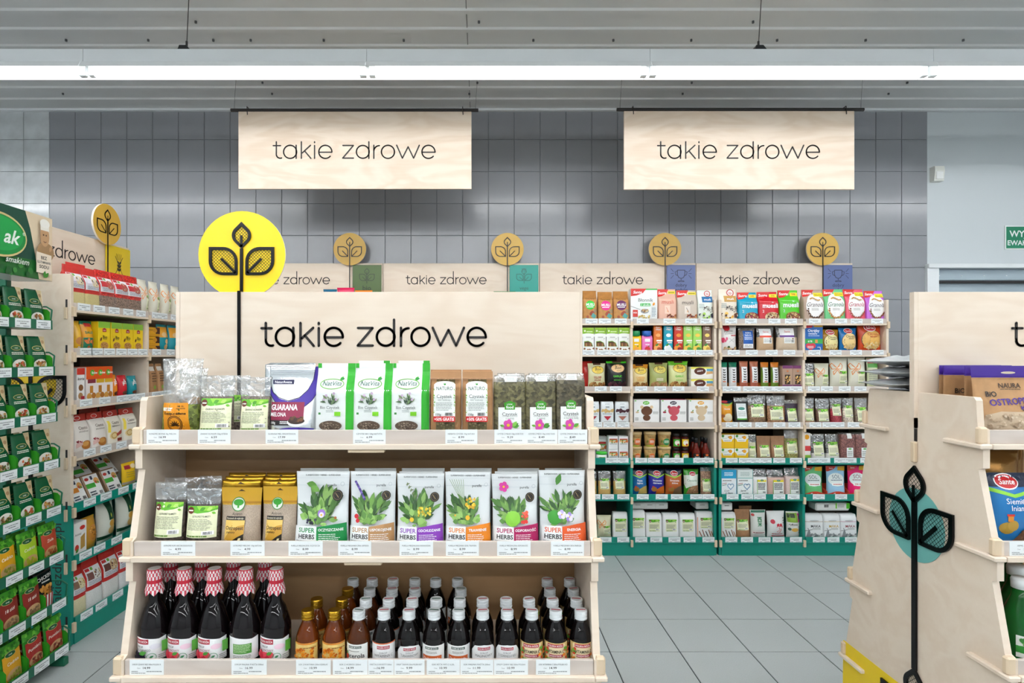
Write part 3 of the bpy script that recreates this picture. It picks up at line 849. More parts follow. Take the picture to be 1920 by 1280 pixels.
# ------------------------------------------------------------------ double sided stands
Y0 = 1.70
GZ = [1.156, .88, .601, .32, .04]
HB = [.237, .277, .314, .350, .388]
GW = 1.19
def gondola(x0, label, tdx=0, emblem=True, foot=None, tabs=True):
    t = tag(new('display_stand', None, None, (x0, Y0, 0)), label, 'display stand', 'stepped plywood display stands')
    near = [(-.392, 0)]
    for g, h in list(zip(GZ, HB))[::-1]:
        near += [(-(h - .024), max(.005, g - .055)), (-(h - .010), max(.006, g - .05)), (-(h - .010), g + .05), (-(h - .026), g + .056)]
    near += [(-.206, 1.28), (-.2, 1.288)]
    prof = near + [(-y, z) for y, z in near[::-1]]
    for x in (.0, GW - .018):
        mb = MB(); mb.prism(prof, 0, x, x + .018); new('side_panel', mb.mesh('side_panel', [M['ply']]), t)
    mb = MB(); mb.box(-.012, -.009, 1.213, .0, .009, 1.587); mb.box(GW, -.009, 1.11, GW + .006, .009, 1.587); mb.box(0, -.009, 1.18, GW, .009, 1.587, b=.001)
    hb = new('header_board', mb.mesh('header_board', [M['ply']]), t)
    put_words(hb, ((702 - 340) / 627.6 + tdx, -.009, (665 - 648.5) / 627.6 + H), 1 / 627.6, 4.6 / 627.6, 35)
    mb = MB(); mb.box(.018, -.009, 0, GW - .018, .009, 1.179); new('spine', mb.mesh('spine', [M['spine']]), t)
    out = []
    for k, (g, h) in enumerate(zip(GZ, HB)):
        mb = MB(); mb.box(.0182, -h, g, GW - .0182, h, g + .013, b=.001)
        for s in (-1, 1):
            for x in ((-.014, .018), (GW - .018, GW + .014)):
                a, b = sorted((s * h, s * (h - .125))); mb.box(x[0], a, g, x[1], b, g + .013, b=.003)
        new('shelf_board', mb.mesh('shelf_board', [M['ply']]), t)
        for s in (-1, 1):
            y = s * (h - .017); mb = MB(); mb.box(.019, y - .005, g + .013, GW - .019, y + .005, g + .049, b=.001)
            lp = new('shelf_lip', mb.mesh('shelf_lip', [M['lip']]), t)
            if s < 0: out.append(lp)
            for x in (-.010, GW - .014):
                mb = MB(); a, b = sorted((s * (h - .008), s * (h - .026))); mb.box(x, a, g + .0125, x + .024, b, g + .056, b=.004); new('lip_tab', mb.mesh('lip_tab', [M['edge']]), t)
            mb = MB(); a, b = sorted((s * (h - .006), s * (h - .03))); mb.box(.55, a, g - .009, .645, b, g - .0005, b=.002); new('board_key', mb.mesh('board_key', [M['edge']]), t)
    mb = MB(); mb.box(.018, -.33, 0, GW - .018, .33, .039); new('plinth', mb.mesh('plinth', [M['ply']]), t)
    if emblem:
        k = 1 / 627.6
        dc = new('emblem_disc', disc_mesh(82 * k, .006, 'ffd900'), t, (.1766, .0096, 1.701))
        for wv in 'tlr': new('leaf', leaf_mesh(wv, k, 6, True, .004), dc)
        mb = MB(); mb.box(-.0046, -.0045, 1.580 - 1.701, .0046, -.0005, .018); mb.box(-.0046, -.0225, 1.145 - 1.701, .0046, -.0188, 1.588 - 1.701); mb.box(-.0046, -.0225, 1.5872 - 1.701, .0046, -.0005, 1.59 - 1.701); new('stem', mb.mesh('stem', [M['black']]), dc)
    if foot:
        k = .00229
        for zc, st, circ in ((.929, .46, True), (.325, .0, False)):
            mb = MB(); r = .108
            mb.prism([(r * math.cos(2*math.pi*i/40), r * math.sin(2*math.pi*i/40) - .036) for i in range(40)], 1, -.0012, .0, '6fb3ad' if circ else 'e9c60e')
            dc = new('emblem_circle', mb.mesh('emblem_circle', [M['plastic']]), t, (-.0005, 0, zc), (0, 0, -math.pi/2))
            for wv in 'tlr': new('leaf', leaf_mesh(wv, k, 6.4, True, .006), dc, (0, -.0012, 0))
            mb = MB(); mb.box(-.0085, -.007, st - zc, .0085, -.001, .04); new('stem', mb.mesh('stem', [M['black']]), dc)
        mb = MB(); mb.prism([(-.345, .005), (.345, .005), (.338, .38), (-.338, .38)], 0, -.0010, .0); new('yellow_foot', mb.mesh('yellow_foot', [mat('yellow_laminate', .4, col='f0cf10')]), t)
        mb = MB(); mb.box(-.001, -.006, 1.142, .0, .006, 1.18); new('slot', mb.mesh('slot', [M['blackmatt']]), t)
        mb = MB(); mb.box(-.012, -.008, 1.08, .0, .008, 1.14, b=.002); new('spine_tenon', mb.mesh('spine_tenon', [M['edge']]), t)
    return t, out
GX = -.892
G1 = gondola(GX, 'stepped plywood display stand with yellow plant disc, holding herbs and syrups')
G2 = gondola(1.302, 'stepped plywood display stand with plant emblem on its end panel', tdx=.035, emblem=False, foot=True)
FT = [[(275, 335, 'KONOPIE SIEWNE 30g MIELON', '16.99'), (371, 432, 'ZIARNO KONOPI 150g ATENA', '6.59'), (498, 559, 'GUARANA MIEL.100G.INTENSON', '17.99'), (662, 723, 'CZYSTEK BIO 150g NATVITA', '6.99'), (835, 895, 'HERBATA CZYSTEK 150g NATURO', '8.99'), (927, 986, 'CZYSTEK Z MELISĄ 150g LOOK FOO', '9.29'), (986, 1045, 'CZYSTEK Z MIĘTĄ 150g LOOK FOOD', '8.49'), (1046, 1101, 'CZYSTEK Z MORWĄ BIAŁĄ 150g LOO', '8.49')],
      [(302, 366, 'OSTROPES PLAM.100G DR.GOOD.FOOD', '4.99'), (432, 496, 'OSTROPEST MIELONY 150g NATURA', '4.99'), (541, 605, 'PURELLA MIESZAN.ZIOŁ OCZYSZCZA', '8.99'), (634, 696, 'PURELLA MIESZANKA ZIOŁ USPOKOI', '8.99'), (749, 812, 'PURELLA MIESZAN.ZIOŁ ODCHUDZAN', '8.99'), (836, 898, 'PURELLA MIESZANKA ZIOŁ TRAWIEN', '8.99'), (932, 995, 'PURELLA MIESZAN.ZIOŁ ODPORNOŚĆ', '8.99'), (1033, 1095, 'PURELLA MIESZANKA ZIOŁ ENERGIA', '8.99')],
      [(243, 307, 'SYROP CZARNY BEZ 500ml POLSKA R', '14.99'), (434, 500, 'SYROP MALINA P.RÓŻA 500ml', '16.99'), (555, 620, 'SOK Z ROKITNIKA 250ml SZARLAT', '10.99'), (624, 689, 'SOK Z ACEROLI 250ml', '14.99'), (690, 738, 'P.RÓŻA Z OW.RÓŻY 250ml', '16.99'), (739, 796, 'SYROP ŻURAWIN 250ml POLSKA RÓŻ', '9.99'), (800, 862, 'SOK RÓŻA WIT.C 0,25L', '10.99'), (863, 925, 'SOK MALINA P.RÓŻA 250ml', '11.99'), (926, 990, 'SYROP CZARNY BEZ 250ml POLSKA', '10.99'), (1005, 1069, 'SOK WITAMINA C 250ml POLSKA RÓ', '14.99')]]
for k in range(3):
    Yl = Y0 - (HB[k] - .011)
    for n, (a, b, nm, pr) in enumerate(FT[k]):
        me = tag_mesh((b - a) * Yl / F, .037, nm, pr, n + 10 * k)
        new('price_tag', me, G1[1][k], (wx((a + b) / 2, Yl) - GX, -(HB[k] - .0115), GZ[k] + .0135))
    mb = MB(); mb.box(.02, -(HB[k] - .0128), GZ[k] + .0135, GW - .02, -(HB[k] - .0123), GZ[k] + .018, 'dfe2e2'); new('clear_strip', mb.mesh('clear_strip', [M['plastic']]), G1[1][k])
for k in (1,):
    new('price_tag', tag_mesh(.085, .037, 'SIEMIĘ LNIANE 400g', '5.49', 3), G2[1][k], (.075, -(HB[k] - .0115), GZ[k] + .0135))

# ------------------------------------------------------------------ green spice rack with its header sign
RX, RY = -1.957, 2.60
M['rack'] = mat('dark_green_enamel', .35, col='14694c')
rk = tag(new('spice_rack', None, None, (RX, RY, 0)), 'dark green metal spice rack with tilted trays and a printed header sign', 'rack')
def rz_(k): return 1.515 - .209 * k
def rx_(k): return .0116 * k
RLIP = []
for k in range(8):
    z, x = rz_(k), rx_(k)
    mb = MB(); mb.box(x - .15, -1.1, z, x, 0, z + .006); mb.box(x - .15, -1.1, z, x - .146, 0, z + .09); new('tray', mb.mesh('tray', [M['rack']]), rk)
    mb = MB(); mb.prism([(x, z), (x + .004, z), (x + .004, z + .042), (x, z + .042)], 1, -1.1, 0); lp = new('tray_lip', mb.mesh('tray_lip', [M['rack']]), rk); RLIP.append(lp)
    for i in range(4):
        new('price_tag', TAGS[(i + k) % 5], lp, (x + .0056, -.055 - .115 * i, z + .002), (0, 0, math.pi/2))
    mb = MB()
    p = [(x - .01, .004, z + .01), (x - .005, .008, z + .09), (x - .03, .008, z + .105), (x - .12, .004, z + .105)]
    for a, b in zip(p, p[1:]): mb.tube(a, b, .0035, n=6)
    new('side_wire', mb.mesh('side_wire', [M['rack']]), rk)
for y in (-.03, -1.07):
    mb = MB(); mb.box(-.21, y - .015, 0, -.17, y + .015, 1.98, b=.003); new('upright', mb.mesh('upright', [M['rack']]), rk)
    mb = MB(); mb.box(-.2, y - .015, 0, .09, y + .015, .035, b=.003); new('foot', mb.mesh('foot', [M['rack']]), rk)
sw_, sh_ = 1.1, .285
mb = MB(); mb.box(-.165, -1.1, 1.735, -.0, .003, 1.745); mb.box(-.006, -1.1, 1.735, .0, .003, 1.735 + sh_, 'd7c7ae')
sgn = new('header_sign', mb.mesh('header_sign', [M['print']]), rk)
# local print frame: x runs along +Y (away from the camera), seen from +X
P = Print(sw_, sh_, lambda x, z, o=0: (o, -1.1 + .0015 + sw_/2 + x, 1.735 + z), None, .0004)
P.rect(0, 0, 1, 1, '0d4a3a'); P.rect(0, 0, .93, .28, '1d6b2c')
P.poly([(.86, 1), (.885, .75), (.905, .45), (.93, 0), (1, 0), (1, 1)], 'e3cfb0')
P.blobs(.0, .0, .9, .2, 60, ['2c7a34', '165c2b', '3a8a3c'], .012)
P.ell(.73, .55, .13, .32, 'dcc68a', 36); P.ell(.73, .55, .124, .29, '0f8a3e', 36); P.ell(.73, .57, .112, .25, '19a04c', 36)
P.text(.79, .55, .2, 'ak', 'f4faf4', .2, .02, shear=.3); P.text(.845, .63, .05, '®', 'f4faf4', .1)
P.text(.815, .22, .085, 'smakiem', 'f0f4ec', .2, .01, shear=.25)
P.ell(.955, .44, .045, .15, 'a9855c'); P.ell(.95, .68, .024, .16, 'c69c72'); P.rect(.927, .77, .973, .88, 'f2ece0'); P.ell(.95, .88, .026, .07, 'f7f3ea')
P.ell(.943, .70, .004, .014, '5d4530', 8); P.ell(.957, .70, .004, .014, '5d4530', 8); P.stroke([(.943, .6), (.95, .585), (.958, .6)], .003, '6d4a34'); P.leaf(.975, .45, .03, 1.2, .25, 'c69c72')
P.poly([(.905, .10), (.905, .42), (.985, .40), (.985, .10)], 'efe0cc')
P.text(.945, .34, .05, 'BEZ', '1d1d1a', .07, .02); P.text(.945, .27, .045, 'GLUTAMINIANU', '1d1d1a', .072, .02); P.text(.945, .20, .05, 'SODU', '1d1d1a', .07, .02)
P.leaf(.945, .03, .03, 1.4, .25, '3c8a2c'); P.leaf(.95, .03, .03, .9, .25, '3c8a2c')
new('sign_print', P.mesh(), sgn)
# ------------------------------------------------------------------ painters for the packages
GRN = ['4c7a34', '6b9a45', '39642b', '86ad5c', '557f3f', '2f5527']
def sante(P, x=.0, y=1.0, sc=1.0):
    P.poly([(x, y), (x + .56 * sc, y), (x + .44 * sc, y - .13 * sc), (x + .2 * sc, y - .21 * sc), (x, y - .23 * sc)], 'd9261c')
    P.text(x + .24 * sc, y - .105 * sc, .085 * sc, 'Sante', 'ffffff', .4 * sc, .015, shear=.25)
def sante_oval(P, cx, cy, r=.2):
    P.ell(cx, cy, r, r * .5 * P.w / P.h * 1.3, 'ffffff', 20); P.ell(cx, cy, r * .92, r * .42 * P.w / P.h * 1.3, 'c8161d', 20)
    P.text(cx, cy, r * .42 * P.w / P.h, 'Sante', 'ffffff', r * 1.6, .015, shear=.2)
def biolabel(P, x0, y0, x1, y1, title='', seed=1):
    w, h = x1 - x0, y1 - y0
    P.rect(x0, y0, x1, y1, 'e9ebc6')
    P.poly([(x0, y1), (x0, y1 - .16 * h), (x0 + .35 * w, y1 - .24 * h), (x0 + .7 * w, y1 - .2 * h), (x1, y1 - .12 * h), (x1, y1)], '5fb422')
    P.poly([(x0 + .3*w, y1), (x0 + .4*w, y1 - .14 * h), (x0 + .7 * w, y1 - .15 * h), (x1, y1 - .05 * h), (x1, y1)], '8fd23c')
    P.leaf(x0 + .42 * w, y1 - .14 * h, .2 * w, .4, .3, '4a9a1c'); P.leaf(x0 + .66 * w, y1 - .14 * h, .2 * w, .5, .3, 'b4e06a'); P.leaf(x0 + .82 * w, y1 - .2 * h, .14 * w, -.3, .3, '79bf35')
    P.ell(x0 + .12 * w, y1 - .14 * h, .11 * w, None, '6b2f1c', 16); P.rect(x0 + .04*w, y1 - .165*h, x0 + .2*w, y1 - .125*h, 'f2efe6')
    P.text(x0 + .5 * w, y1 - .33 * h, .055 * h, title, '3b3a2c', .62 * w, .012)
    P.lines(x0 + .07 * w, y0 + .24 * h, x0 + .93 * w, y1 - .4 * h, 9, '8d8f78', .4, seed)
    P.rect(x0 + .58 * w, y0 + .1 * h, x0 + .94 * w, y0 + .22 * h, 'ffffff'); P.bars(x0 + .63 * w, y0 + .115 * h, x0 + .9 * w, y0 + .2 * h)
    P.lines(x0 + .06 * w, y0 + .03 * h, x0 + .8 * w, y0 + .085 * h, 1, '6d9440', .8, seed + 1)
def heap(P, x0, y0, x1, y1, cols, n=26, r=.045, seed=2): P.blobs(x0, y0, x1, y1, n, cols, r, seed)
MUES = ['8a5a2c', 'd8b57c', '5b2f1a', 'b8864a', 'e8d2a4', '8c2331']
def food_bowl(P, cx, cy, r, cols, rim='f4f4f0', seed=1):
    P.ell(cx, cy, r, r * .62 * P.w / P.h, rim, 22); P.ell(cx, cy, r * .86, r * .5 * P.w / P.h, cols[0], 20)
    g = random.Random(seed)
    for i in range(22):
        a = g.random() * 6.28; d = g.random() ** .5 * r * .7
        P.ell(cx + d * math.cos(a), cy + d * .58 * math.sin(a) * P.w / P.h, r * .17, None, cols[i % len(cols)], 7)

# ------------------------------------------------------------------ wall shelves: products
RNG = random.Random(11)
ORD = ['first', 'second', 'third', 'fourth', 'fifth', 'sixth']
def plural(c): return c + ('es' if c[-1] in 'xh' else 's')
def order(lb, n, N, anchor, rev=False):
    if N < 2: return lb
    k = N - 1 - n if rev else n
    if N == 2: return lb + (f', nearer {anchor}' if k == 0 else f', farther from {anchor}')
    return lb + f', {ORD[k]} from {anchor}'
WN = ['on top wall shelf', 'on second wall shelf', 'on third wall shelf', 'on fourth wall shelf', 'on fifth wall shelf', 'on sixth wall shelf', 'on lowest wall shelf']
def back(k, spots, make, label, cat, d=.07, back_=0.0, tagit=True, zoff=0.0, tilt=-.03, Yf=None, fullh=None, loc_word=None):
    """spots: (x0, x1, ytop) in photograph pixels at the front of shelf k; make(w, h, d) builds the proto"""
    Y = (Yf or YU + .022) + back_; zb = ZL[k] + .0125 + zoff; pr = None
    lb = label + ' ' + (loc_word or WN[k]); grp = plural(cat) + ' ' + WN[k] if len(spots) > 1 else None
    for n, (a, b, yt) in enumerate(spots):
        w = (b - a) * Y / F; h = fullh or (wz(yt, Y) - zb)
        if pr is None: pr = make(w * .97, h, d); w0 = w
        X = wx((a + b) / 2, Y)
        place(pr, (X, Y + d / 2, zb), RNG.uniform(-.03, .03) if tilt else 0, order(lb, n, len(spots), 'the door', True), cat, grp, rx=tilt if tilt else 0)
        if tagit:
            i = max(j for j in range(4) if X > UX[j] - .02); lx = X - UX[i] + RNG.uniform(-.02, .02); hf = 1 if lx > UW / 2 else 0
            lx = min(max(lx, .065 + hf * UW / 2), UW / 2 - .06 + hf * UW / 2)
            put_tag(UN[i][1][k][hf], lx, ZL[k] + .009, RNG)
def bag(kind, col, paint, finish='soft', bands=None, seed=0, wr=.0025, name='food_pouch'):
    return lambda w, h, d: soft(kind, w, h, d, col, paint, finish, bands, seed, wr, name)
def clearbag(fill, paint, kind='doy', fm='grain', seed=0, wr=.003, name='clear_bag'):
    return lambda w, h, d: soft(kind, w, h, d, None, paint, seed=seed, wr=wr, fill=fill, fillmat=fm, name=name)
def box(col, paint, top=None, name='carton'):
    return lambda w, h, d: carton(w, h, d, col, paint, top=top, name=name)

# --- top shelf
def musli(c):
    def p(P):
        P.text(.5, .72, .05, 'Tasty hares', '3a2412', .7); P.ell(.5, .50, .34, None, c, 24); P.text(.5, .52, .085, 'MUSLI', 'ffffff', .6, .03); P.lines(.25, .41, .75, .46, 1, 'ffffff', .6)
        P.ell(.62, .22, .2, .07, 'a2452a', 14, .8); P.poly([(.55, .12), (.8, .02), (.95, .14), (.7, .24)], '4d9d96'); P.ring(.86, .3, .09, None, .03, '3f8f96'); P.ell(.2, .02, .3, .04, '5ba39a', 14); P.ell(.3, .1, .1, .05, 'b0593a', 10)
    return p
for a, b, y, c, n in ((1094, 1120, 544, '35d13c', 'green'), (1122, 1150, 546, 'e81f8f', 'pink'), (1151, 1180, 545, '6a1f5e', 'purple')):
    back(0, [(a, b, y)], bag('gus', 'c98f50', musli(c), 'kraft', [(.74, 'cb9253'), (1.01, 'b87c36')], seed=a), f'brown paper muesli bag with {n} round badge', 'muesli bag', .07)
def blonnik(P):
    P.rect(0, 0, 1, 1, 'f4f6f4'); P.rect(.5, .96, 1, 1, '31b13c'); sante(P, 0, 1, 1.05); P.text(.56, .64, .11, 'Błonnik', '2c4a3c', .78, .0); P.rect(.36, .44, .74, .53, '35b54a'); P.text(.55, .485, .06, '3 zboża', 'ffffff', .32, .01)
    P.stroke([(.0, .44), (.36, .33)], .02, '8b9094'); P.ell(.53, .28, .16, .075, '9aa0a4', 18); heap(P, .42, .24, .64, .33, ['c9a06a', '8a5a2c', 'e6cf9c'], 22, .03); P.rect(.07, .1, .26, .32, 'd33a2c'); P.text(.165, .23, .05, 'MIX', 'ffffff', .16, .02)
    heap(P, .28, .0, .7, .14, ['d9bf6a', 'e6d48c', 'b99a45'], 34, .03); P.leaf(.83, .45, .14, 1.2, .3, 'f09a1c'); P.lines(.78, .1, .94, .4, 6, '9fb0b8', .5)
back(0, [(1182, 1233, 541)], box('f3f5f3', blonnik), 'white fibre cereal carton with spoon picture', 'cereal box', .06, tilt=0)
def tray(w, h, d, col='d8442a', txt='Sante'):
    mb = MB(); t = .002
    mb.box(-w/2, -d/2, 0, w/2, d/2, t, col); mb.box(-w/2, d/2 - t, 0, w/2, d/2, h * 1.8, col)
    for s in (-1, 1): mb.prism([(-d/2, 0), (d/2, 0), (d/2, h * 1.8), (-d/2, h)], 0, s * w/2 - t/2, s * w/2 + t/2, col)
    n = 10; pts = [(-w/2, 0), (w/2, 0)] + [(w/2 - w * i / n, h * (.62 + .38 * math.sin(math.pi * i / n) ** 1.5)) for i in range(n + 1)]
    mb.prism(pts, 1, -d/2 - t/2, -d/2 + t/2, col)
    P = Print(w, h, lambda x, z, o=0: (x, -d/2 - t/2 - o, z), None); P.text(.5, .5, .5, txt, 'ffffff', .6, .02, shear=.2)
    return ('display_tray', mb.mesh('display_tray', [M['paper']]), [('printed_label', P.mesh())])
def musli2(bgc, dark, tc):
    def p(P):
        sante(P, 0, 1, 1.1); P.rect(.58, .85, 1, .94, 'f2dc14'); P.lines(.62, .87, .96, .92, 1, '8a7a10', .7); P.text(.5, .58, .13, 'musli', tc, .8, .0, shear=.1)
        P.rect(.33, .2, .62, .46, dark); P.leaf(.47, .24, .14, 1.3, .25, 'e9b27c'); P.stroke([(.42, .4), (.5, .3), (.55, .24)], .02, tc); heap(P, .45, .04, .95, .17, ['8c2a22', 'b0642c', 'd29a5c', '6a2018'], 24, .05)
    return p
place(tray(.155, .04, .09), (wx(1252, 4.0), 4.05, ZL[0] + .0125), 0, 'red cardboard display tray holding a salmon pink muesli bag', 'display tray')
back(0, [(1235, 1270, 541)], bag('gus', 'eab9a2', musli2('', 'f0cdb8', 'd34a34'), 'film', seed=3), 'salmon pink muesli bag with white lettering', 'muesli bag', .07, back_=.008)
back(0, [(1271, 1309, 543)], bag('gus', 'cfc0b0', musli2('', 'e2d6ca', '2f2523'), 'film', seed=4), 'beige muesli bag with dark lettering', 'muesli bag', .07)
def okm(bc, fruit):
    def p(P):
        P.ell(.68, .88, .22, None, 'c93a3a', 16); P.ell(.68, .88, .17, None, 'f3ece8', 14); P.text(.68, .88, .045, 'OKn', 'c93a3a', .26, .02); P.rect(.26, .58, 1, .78, bc); P.text(.63, .68, .075, 'musli', 'ffffff', .62, .01)
        P.lines(.05, .38, .4, .54, 3, 'a8b4b0', .5); heap(P, .35, .25, .98, .44, ['9a938a', '6b6259', 'd8d0c2', '4a423a'], 34, .045); heap(P, .02, .02, .98, .2, fruit, 22, .09)
    return p
back(0, [(1310, 1338, 543)], bag('gus', 'e9efe6', okm('1f6fa8', ['7fb53a', '2a2a44', 'a5cf4c', 'd8e6c8']), 'film', seed=5), 'white and green muesli bag with blue title band', 'muesli bag', .06)
back(0, [(1350, 1383, 541)], bag('gus', 'eee3d2', okm('c99a4c', ['e9a12c', '5a3016', 'f0c45c', 'e8dcc8']), 'film', seed=6), 'cream muesli bag with tan title band and dark fruit', 'muesli bag', .06)
def muesli(c2):
    def p(P):
        sante(P, 0, 1, 1.15); P.rect(.6, .8, .98, .92, 'f0e01c'); P.text(.79, .86, .06, '20%', 'c01818', .3, .02); P.text(.56, .50, .15, 'muesli', 'ffffff', .8, .03); P.text(.68, .62, .05, 'lo', 'ffffff', .2); P.text(.2, .3, .09, '2', 'ffffff', .2)
        P.ell(.66, .1, .38, .17, c2, 20); heap(P, .36, .0, .98, .22, MUES, 46, .055, 4)
    return p
for a, b, y, c, c2, n in ((1386, 1423, 547, '18a3c4', '9c2140', 'turquoise'), (1424, 1462, 546, 'cf1526', 'e9d7b0', 'crimson'), (1463, 1501, 543, '52c81e', '8a5a20', 'lime green')):
    back(0, [(a, b, y)], bag('gus', c, muesli(c2), 'film', seed=a), f'{n} muesli bag with white lettering and bowl picture', 'muesli bag', .075)
def granola(c, tc):
    def p(P):
        P.ell(.53, .45, .43, .4, 'f8f6f4', 26); sante(P, 0, 1, 1.05); P.rect(.55, .77, 1, .9, 'f2df1e'); P.lines(.6, .8, .96, .87, 2, '9a8a20', .6); P.text(.53, .5, .14, 'Granola', tc, .78, 0, shear=.35); P.lines(.35, .3, .7, .38, 2, 'b8b4b0', .5)
        g = random.Random(2)
        for i in range(34):
            t = math.pi * (1.02 + .9 * i / 34); P.ell(.53 + .36 * math.cos(t) + g.uniform(-.03, .03), .36 + .30 * math.sin(t) + g.uniform(-.02, .02), .04, None, c[i % len(c)], 7)
        for i in range(12): P.ell(.3 + .04 * i, .68 + .04 * math.sin(i * .5), .035, None, ['d6a860', 'b9823c'][i % 2], 7)
    return p
for a, b, y, c, fr, tc, n in ((1508, 1548, 542, 'b79d8a', ['3a2418', '5b3a26', '8a6446'], '4a3a32', 'taupe'), (1548, 1587, 541, '6fcb86', ['a8742c', 'd6a860', '8a5a24'], '2c7a50', 'mint green'), (1587, 1625, 541, 'ea5a72', ['8c1f2c', 'c03a44', 'a8742c'], 'c2264a', 'rose pink'), (1626, 1662, 544, 'c66ad6', ['8c2331', 'a8742c', '5b2f1a'], '3c3450', 'violet')):
    back(0, [(a, b, y)], bag('gus', c, granola(fr, tc), 'film', [(.8, c), (1.01, c)], seed=a), f'{n} granola bag with white oval panel', 'granola bag', .075)
# slivers seen over the front stand
for a, b, y, c, n in ((603, 630, 541, '1f6180', 'petrol blue'), (629, 663, 538, 'd81f55', 'raspberry pink'), (663, 697, 543, 'e8862a', 'orange')):
    back(0, [(a, b, y)], bag('pillow', c, lambda P: (P.rect(.15, .3, .85, .75, 'f4f0ea'), P.lines(.25, .4, .75, .65, 3)), 'film', seed=a), f'{n} snack bag beside the dark green plate', 'snack bag', .06)
for a, b, y, c, n in ((925, 968, 545, '1f7a3c', 'dark green'), (968, 1003, 546, '245a8a', 'blue')):
    back(0, [(a, b, y)], bag('pillow', c, lambda P: (P.rect(.15, .3, .85, .75, 'f4f0ea'), P.lines(.25, .4, .75, .65, 3)), 'film', seed=a), f'{n} snack bag below the teal plate', 'snack bag', .06)

# --- second shelf
def bars_box(P):
    P.rect(0, .74, 1, 1, '8cc21e'); P.rect(0, .93, 1, 1, 'a9d63c'); P.ell(.2, .86, .09, None, 'e8f4d0', 12); P.lines(.35, .8, .9, .86, 1, 'dcefb4', .8); P.ell(.5, .66, .62, .1, 'f6f7f3', 20); P.lines(.3, .56, .75, .62, 2, '9a9a92', .5)
    P.poly([(.14, .2), (.14, .42), (.5, .44), (.8, .36), (.92, .2)], '7aa82c'); P.poly([(.17, .21), (.17, .39), (.5, .41), (.78, .34), (.88, .21)], '4a2c18')
    for i in range(5): P.rect(.2 + i * .12, .21, .27 + i * .12, .34, ['9a6434', 'c08a4c', '7a4a24'][i % 3])
    heap(P, .1, .02, .95, .12, ['b07a3c', '8a5424'], 7, .09); P.leaf(.78, .5, .14, .8, .15, '3a3a36')
back(1, [(1092, 1114, 614), (1114.5, 1136.5, 614), (1137, 1159, 614), (1159.5, 1181, 614)], box('f5f6f2', bars_box, '9ccb34'), 'white and lime carton of nut bars', 'snack box', .06, tilt=0)
def kid(c, lid, fruit):
    def mk(w, h, d):
        s = Soft('brick', w, h * .8, d, 3, .001); me = s.body([(1.01, c, 0)]).mesh('snack_tub', [M['film']], True)
        P = Print(w, h * .8, s.S, .012, .0008); P.rect(.25, .68, .75, .84, 'f4f4f8'); P.ell(.5, .3, .27, None, fruit, 16); P.leaf(.55, .42, .2, .6, .3, '3f8f2c'); P.lines(.3, .5, .7, .58, 1, 'ffffff', .6)
        L = Lathe([(w*.42, h*.78), (w*.46, h*.8), (w*.46, h*.98), (w*.42, h)], 16)
        return ('snack_tub', me, [('printed_label', P.mesh()), ('lid', L.mb(lid).mesh('lid', [M['plastic']], True))])
    return mk
back(1, [(1184, 1203, 620)], kid('f7c414', '128a4c', 'f0a01c'), 'yellow squeezy snack tub with green lid', 'snack tub', .05, tilt=0)
back(1, [(1204, 1224, 620)], kid('f07cc0', '2a66c0', 'd8202c'), 'pink squeezy snack tub with blue lid', 'snack tub', .05, tagit=False, tilt=0)
def chips(dk, sp):
    def p(P):
        P.text(.5, .93, .055, 'Corn', 'f6f0e4', .8, .03, shear=.15); P.text(.5, .85, .055, 'Chips', 'f6f0e4', .8, .03, shear=.15); P.ell(.5, .62, .28, .07, sp, 14); P.rect(.3, .38, .95, .44, 'f6f0e4'); P.lines(.4, .3, .9, .36, 1, 'f6f0e4', .6)
        P.ell(.4, .12, .4, .13, sp, 16, .3); P.ell(.65, .08, .3, .08, dk, 12, -.3); P.leaf(.15, .2, .5, .6, .25, '3f8f3c')
    return p
for sp_, c, dk, s2, n in (([(1226, 1242, 610)], 'e0752a', 'b0481c', 'f2a85c', 'orange'), ([(1245, 1262, 610)], '1ba3bc', 'e8f2f4', 'f2f6f6', 'turquoise'), ([(1264, 1281, 610)], 'd03a2c', '8c1a16', 'e88a2c', 'red'), ([(1282, 1299, 610), (1299.5, 1316.5, 610)], 'a5dc66', '4f9a34', 'eec84c', 'light green'), ([(1318, 1334, 610)], '8a6a58', 'c89a3c', 'f0d46c', 'brown')):
    back(1, sp_, bag('brick', c, chips(dk, s2), 'film', seed=7), f'slim {n} packet of corn chips', 'crisp packet', .045, tilt=0)
def platki(P):
    P.ell(.4, .92, .2, None, 'c0202c', 14); P.text(.5, .78, .08, 'PŁATKI', '3a3a3a', .8, .0, rot=.06); P.text(.5, .68, .05, 'jęczmienne', '3a3a3a', .8, 0, rot=.06); P.stroke([(.5, .5), (.8, .35)], .02, 'a0a0a0'); P.stroke([(.8, .5), (.5, .35)], .02, 'a0a0a0'); heap(P, .05, .35, .35, .5, ['d0305c', 'e86a8c'], 12, .08); heap(P, .2, .0, .95, .15, ['5a2018', 'c8a06a', '3a5a24', 'e0c49a'], 22, .07); P.lines(.6, .58, .95, .64, 1, 'c8303c', .7)
back(1, [(1351, 1385, 610)], bag('pillow', 'ece9e6', platki, 'film', seed=9), 'white bag of barley flakes with fruit picture', 'cereal bag', .06)
def dobra(P): P.rect(.22, .3, .85, .85, '1f5fb4'); P.text(.53, .77, .075, 'dobra', 'ffffff', .55, .01); P.text(.53, .67, .075, 'kaloria', 'dbe8f8', .55, .01); P.lines(.28, .46, .8, .6, 3, 'cfe0f4', .5); P.rect(.22, .12, .85, .3, 'f2f4f6'); P.lines(.28, .16, .8, .27, 2)
back(1, [(1387, 1420, 613)], clearbag((.9, '7c6a5c'), dobra, 'pillow', seed=2), 'clear cereal bag with blue label', 'cereal bag', .06)
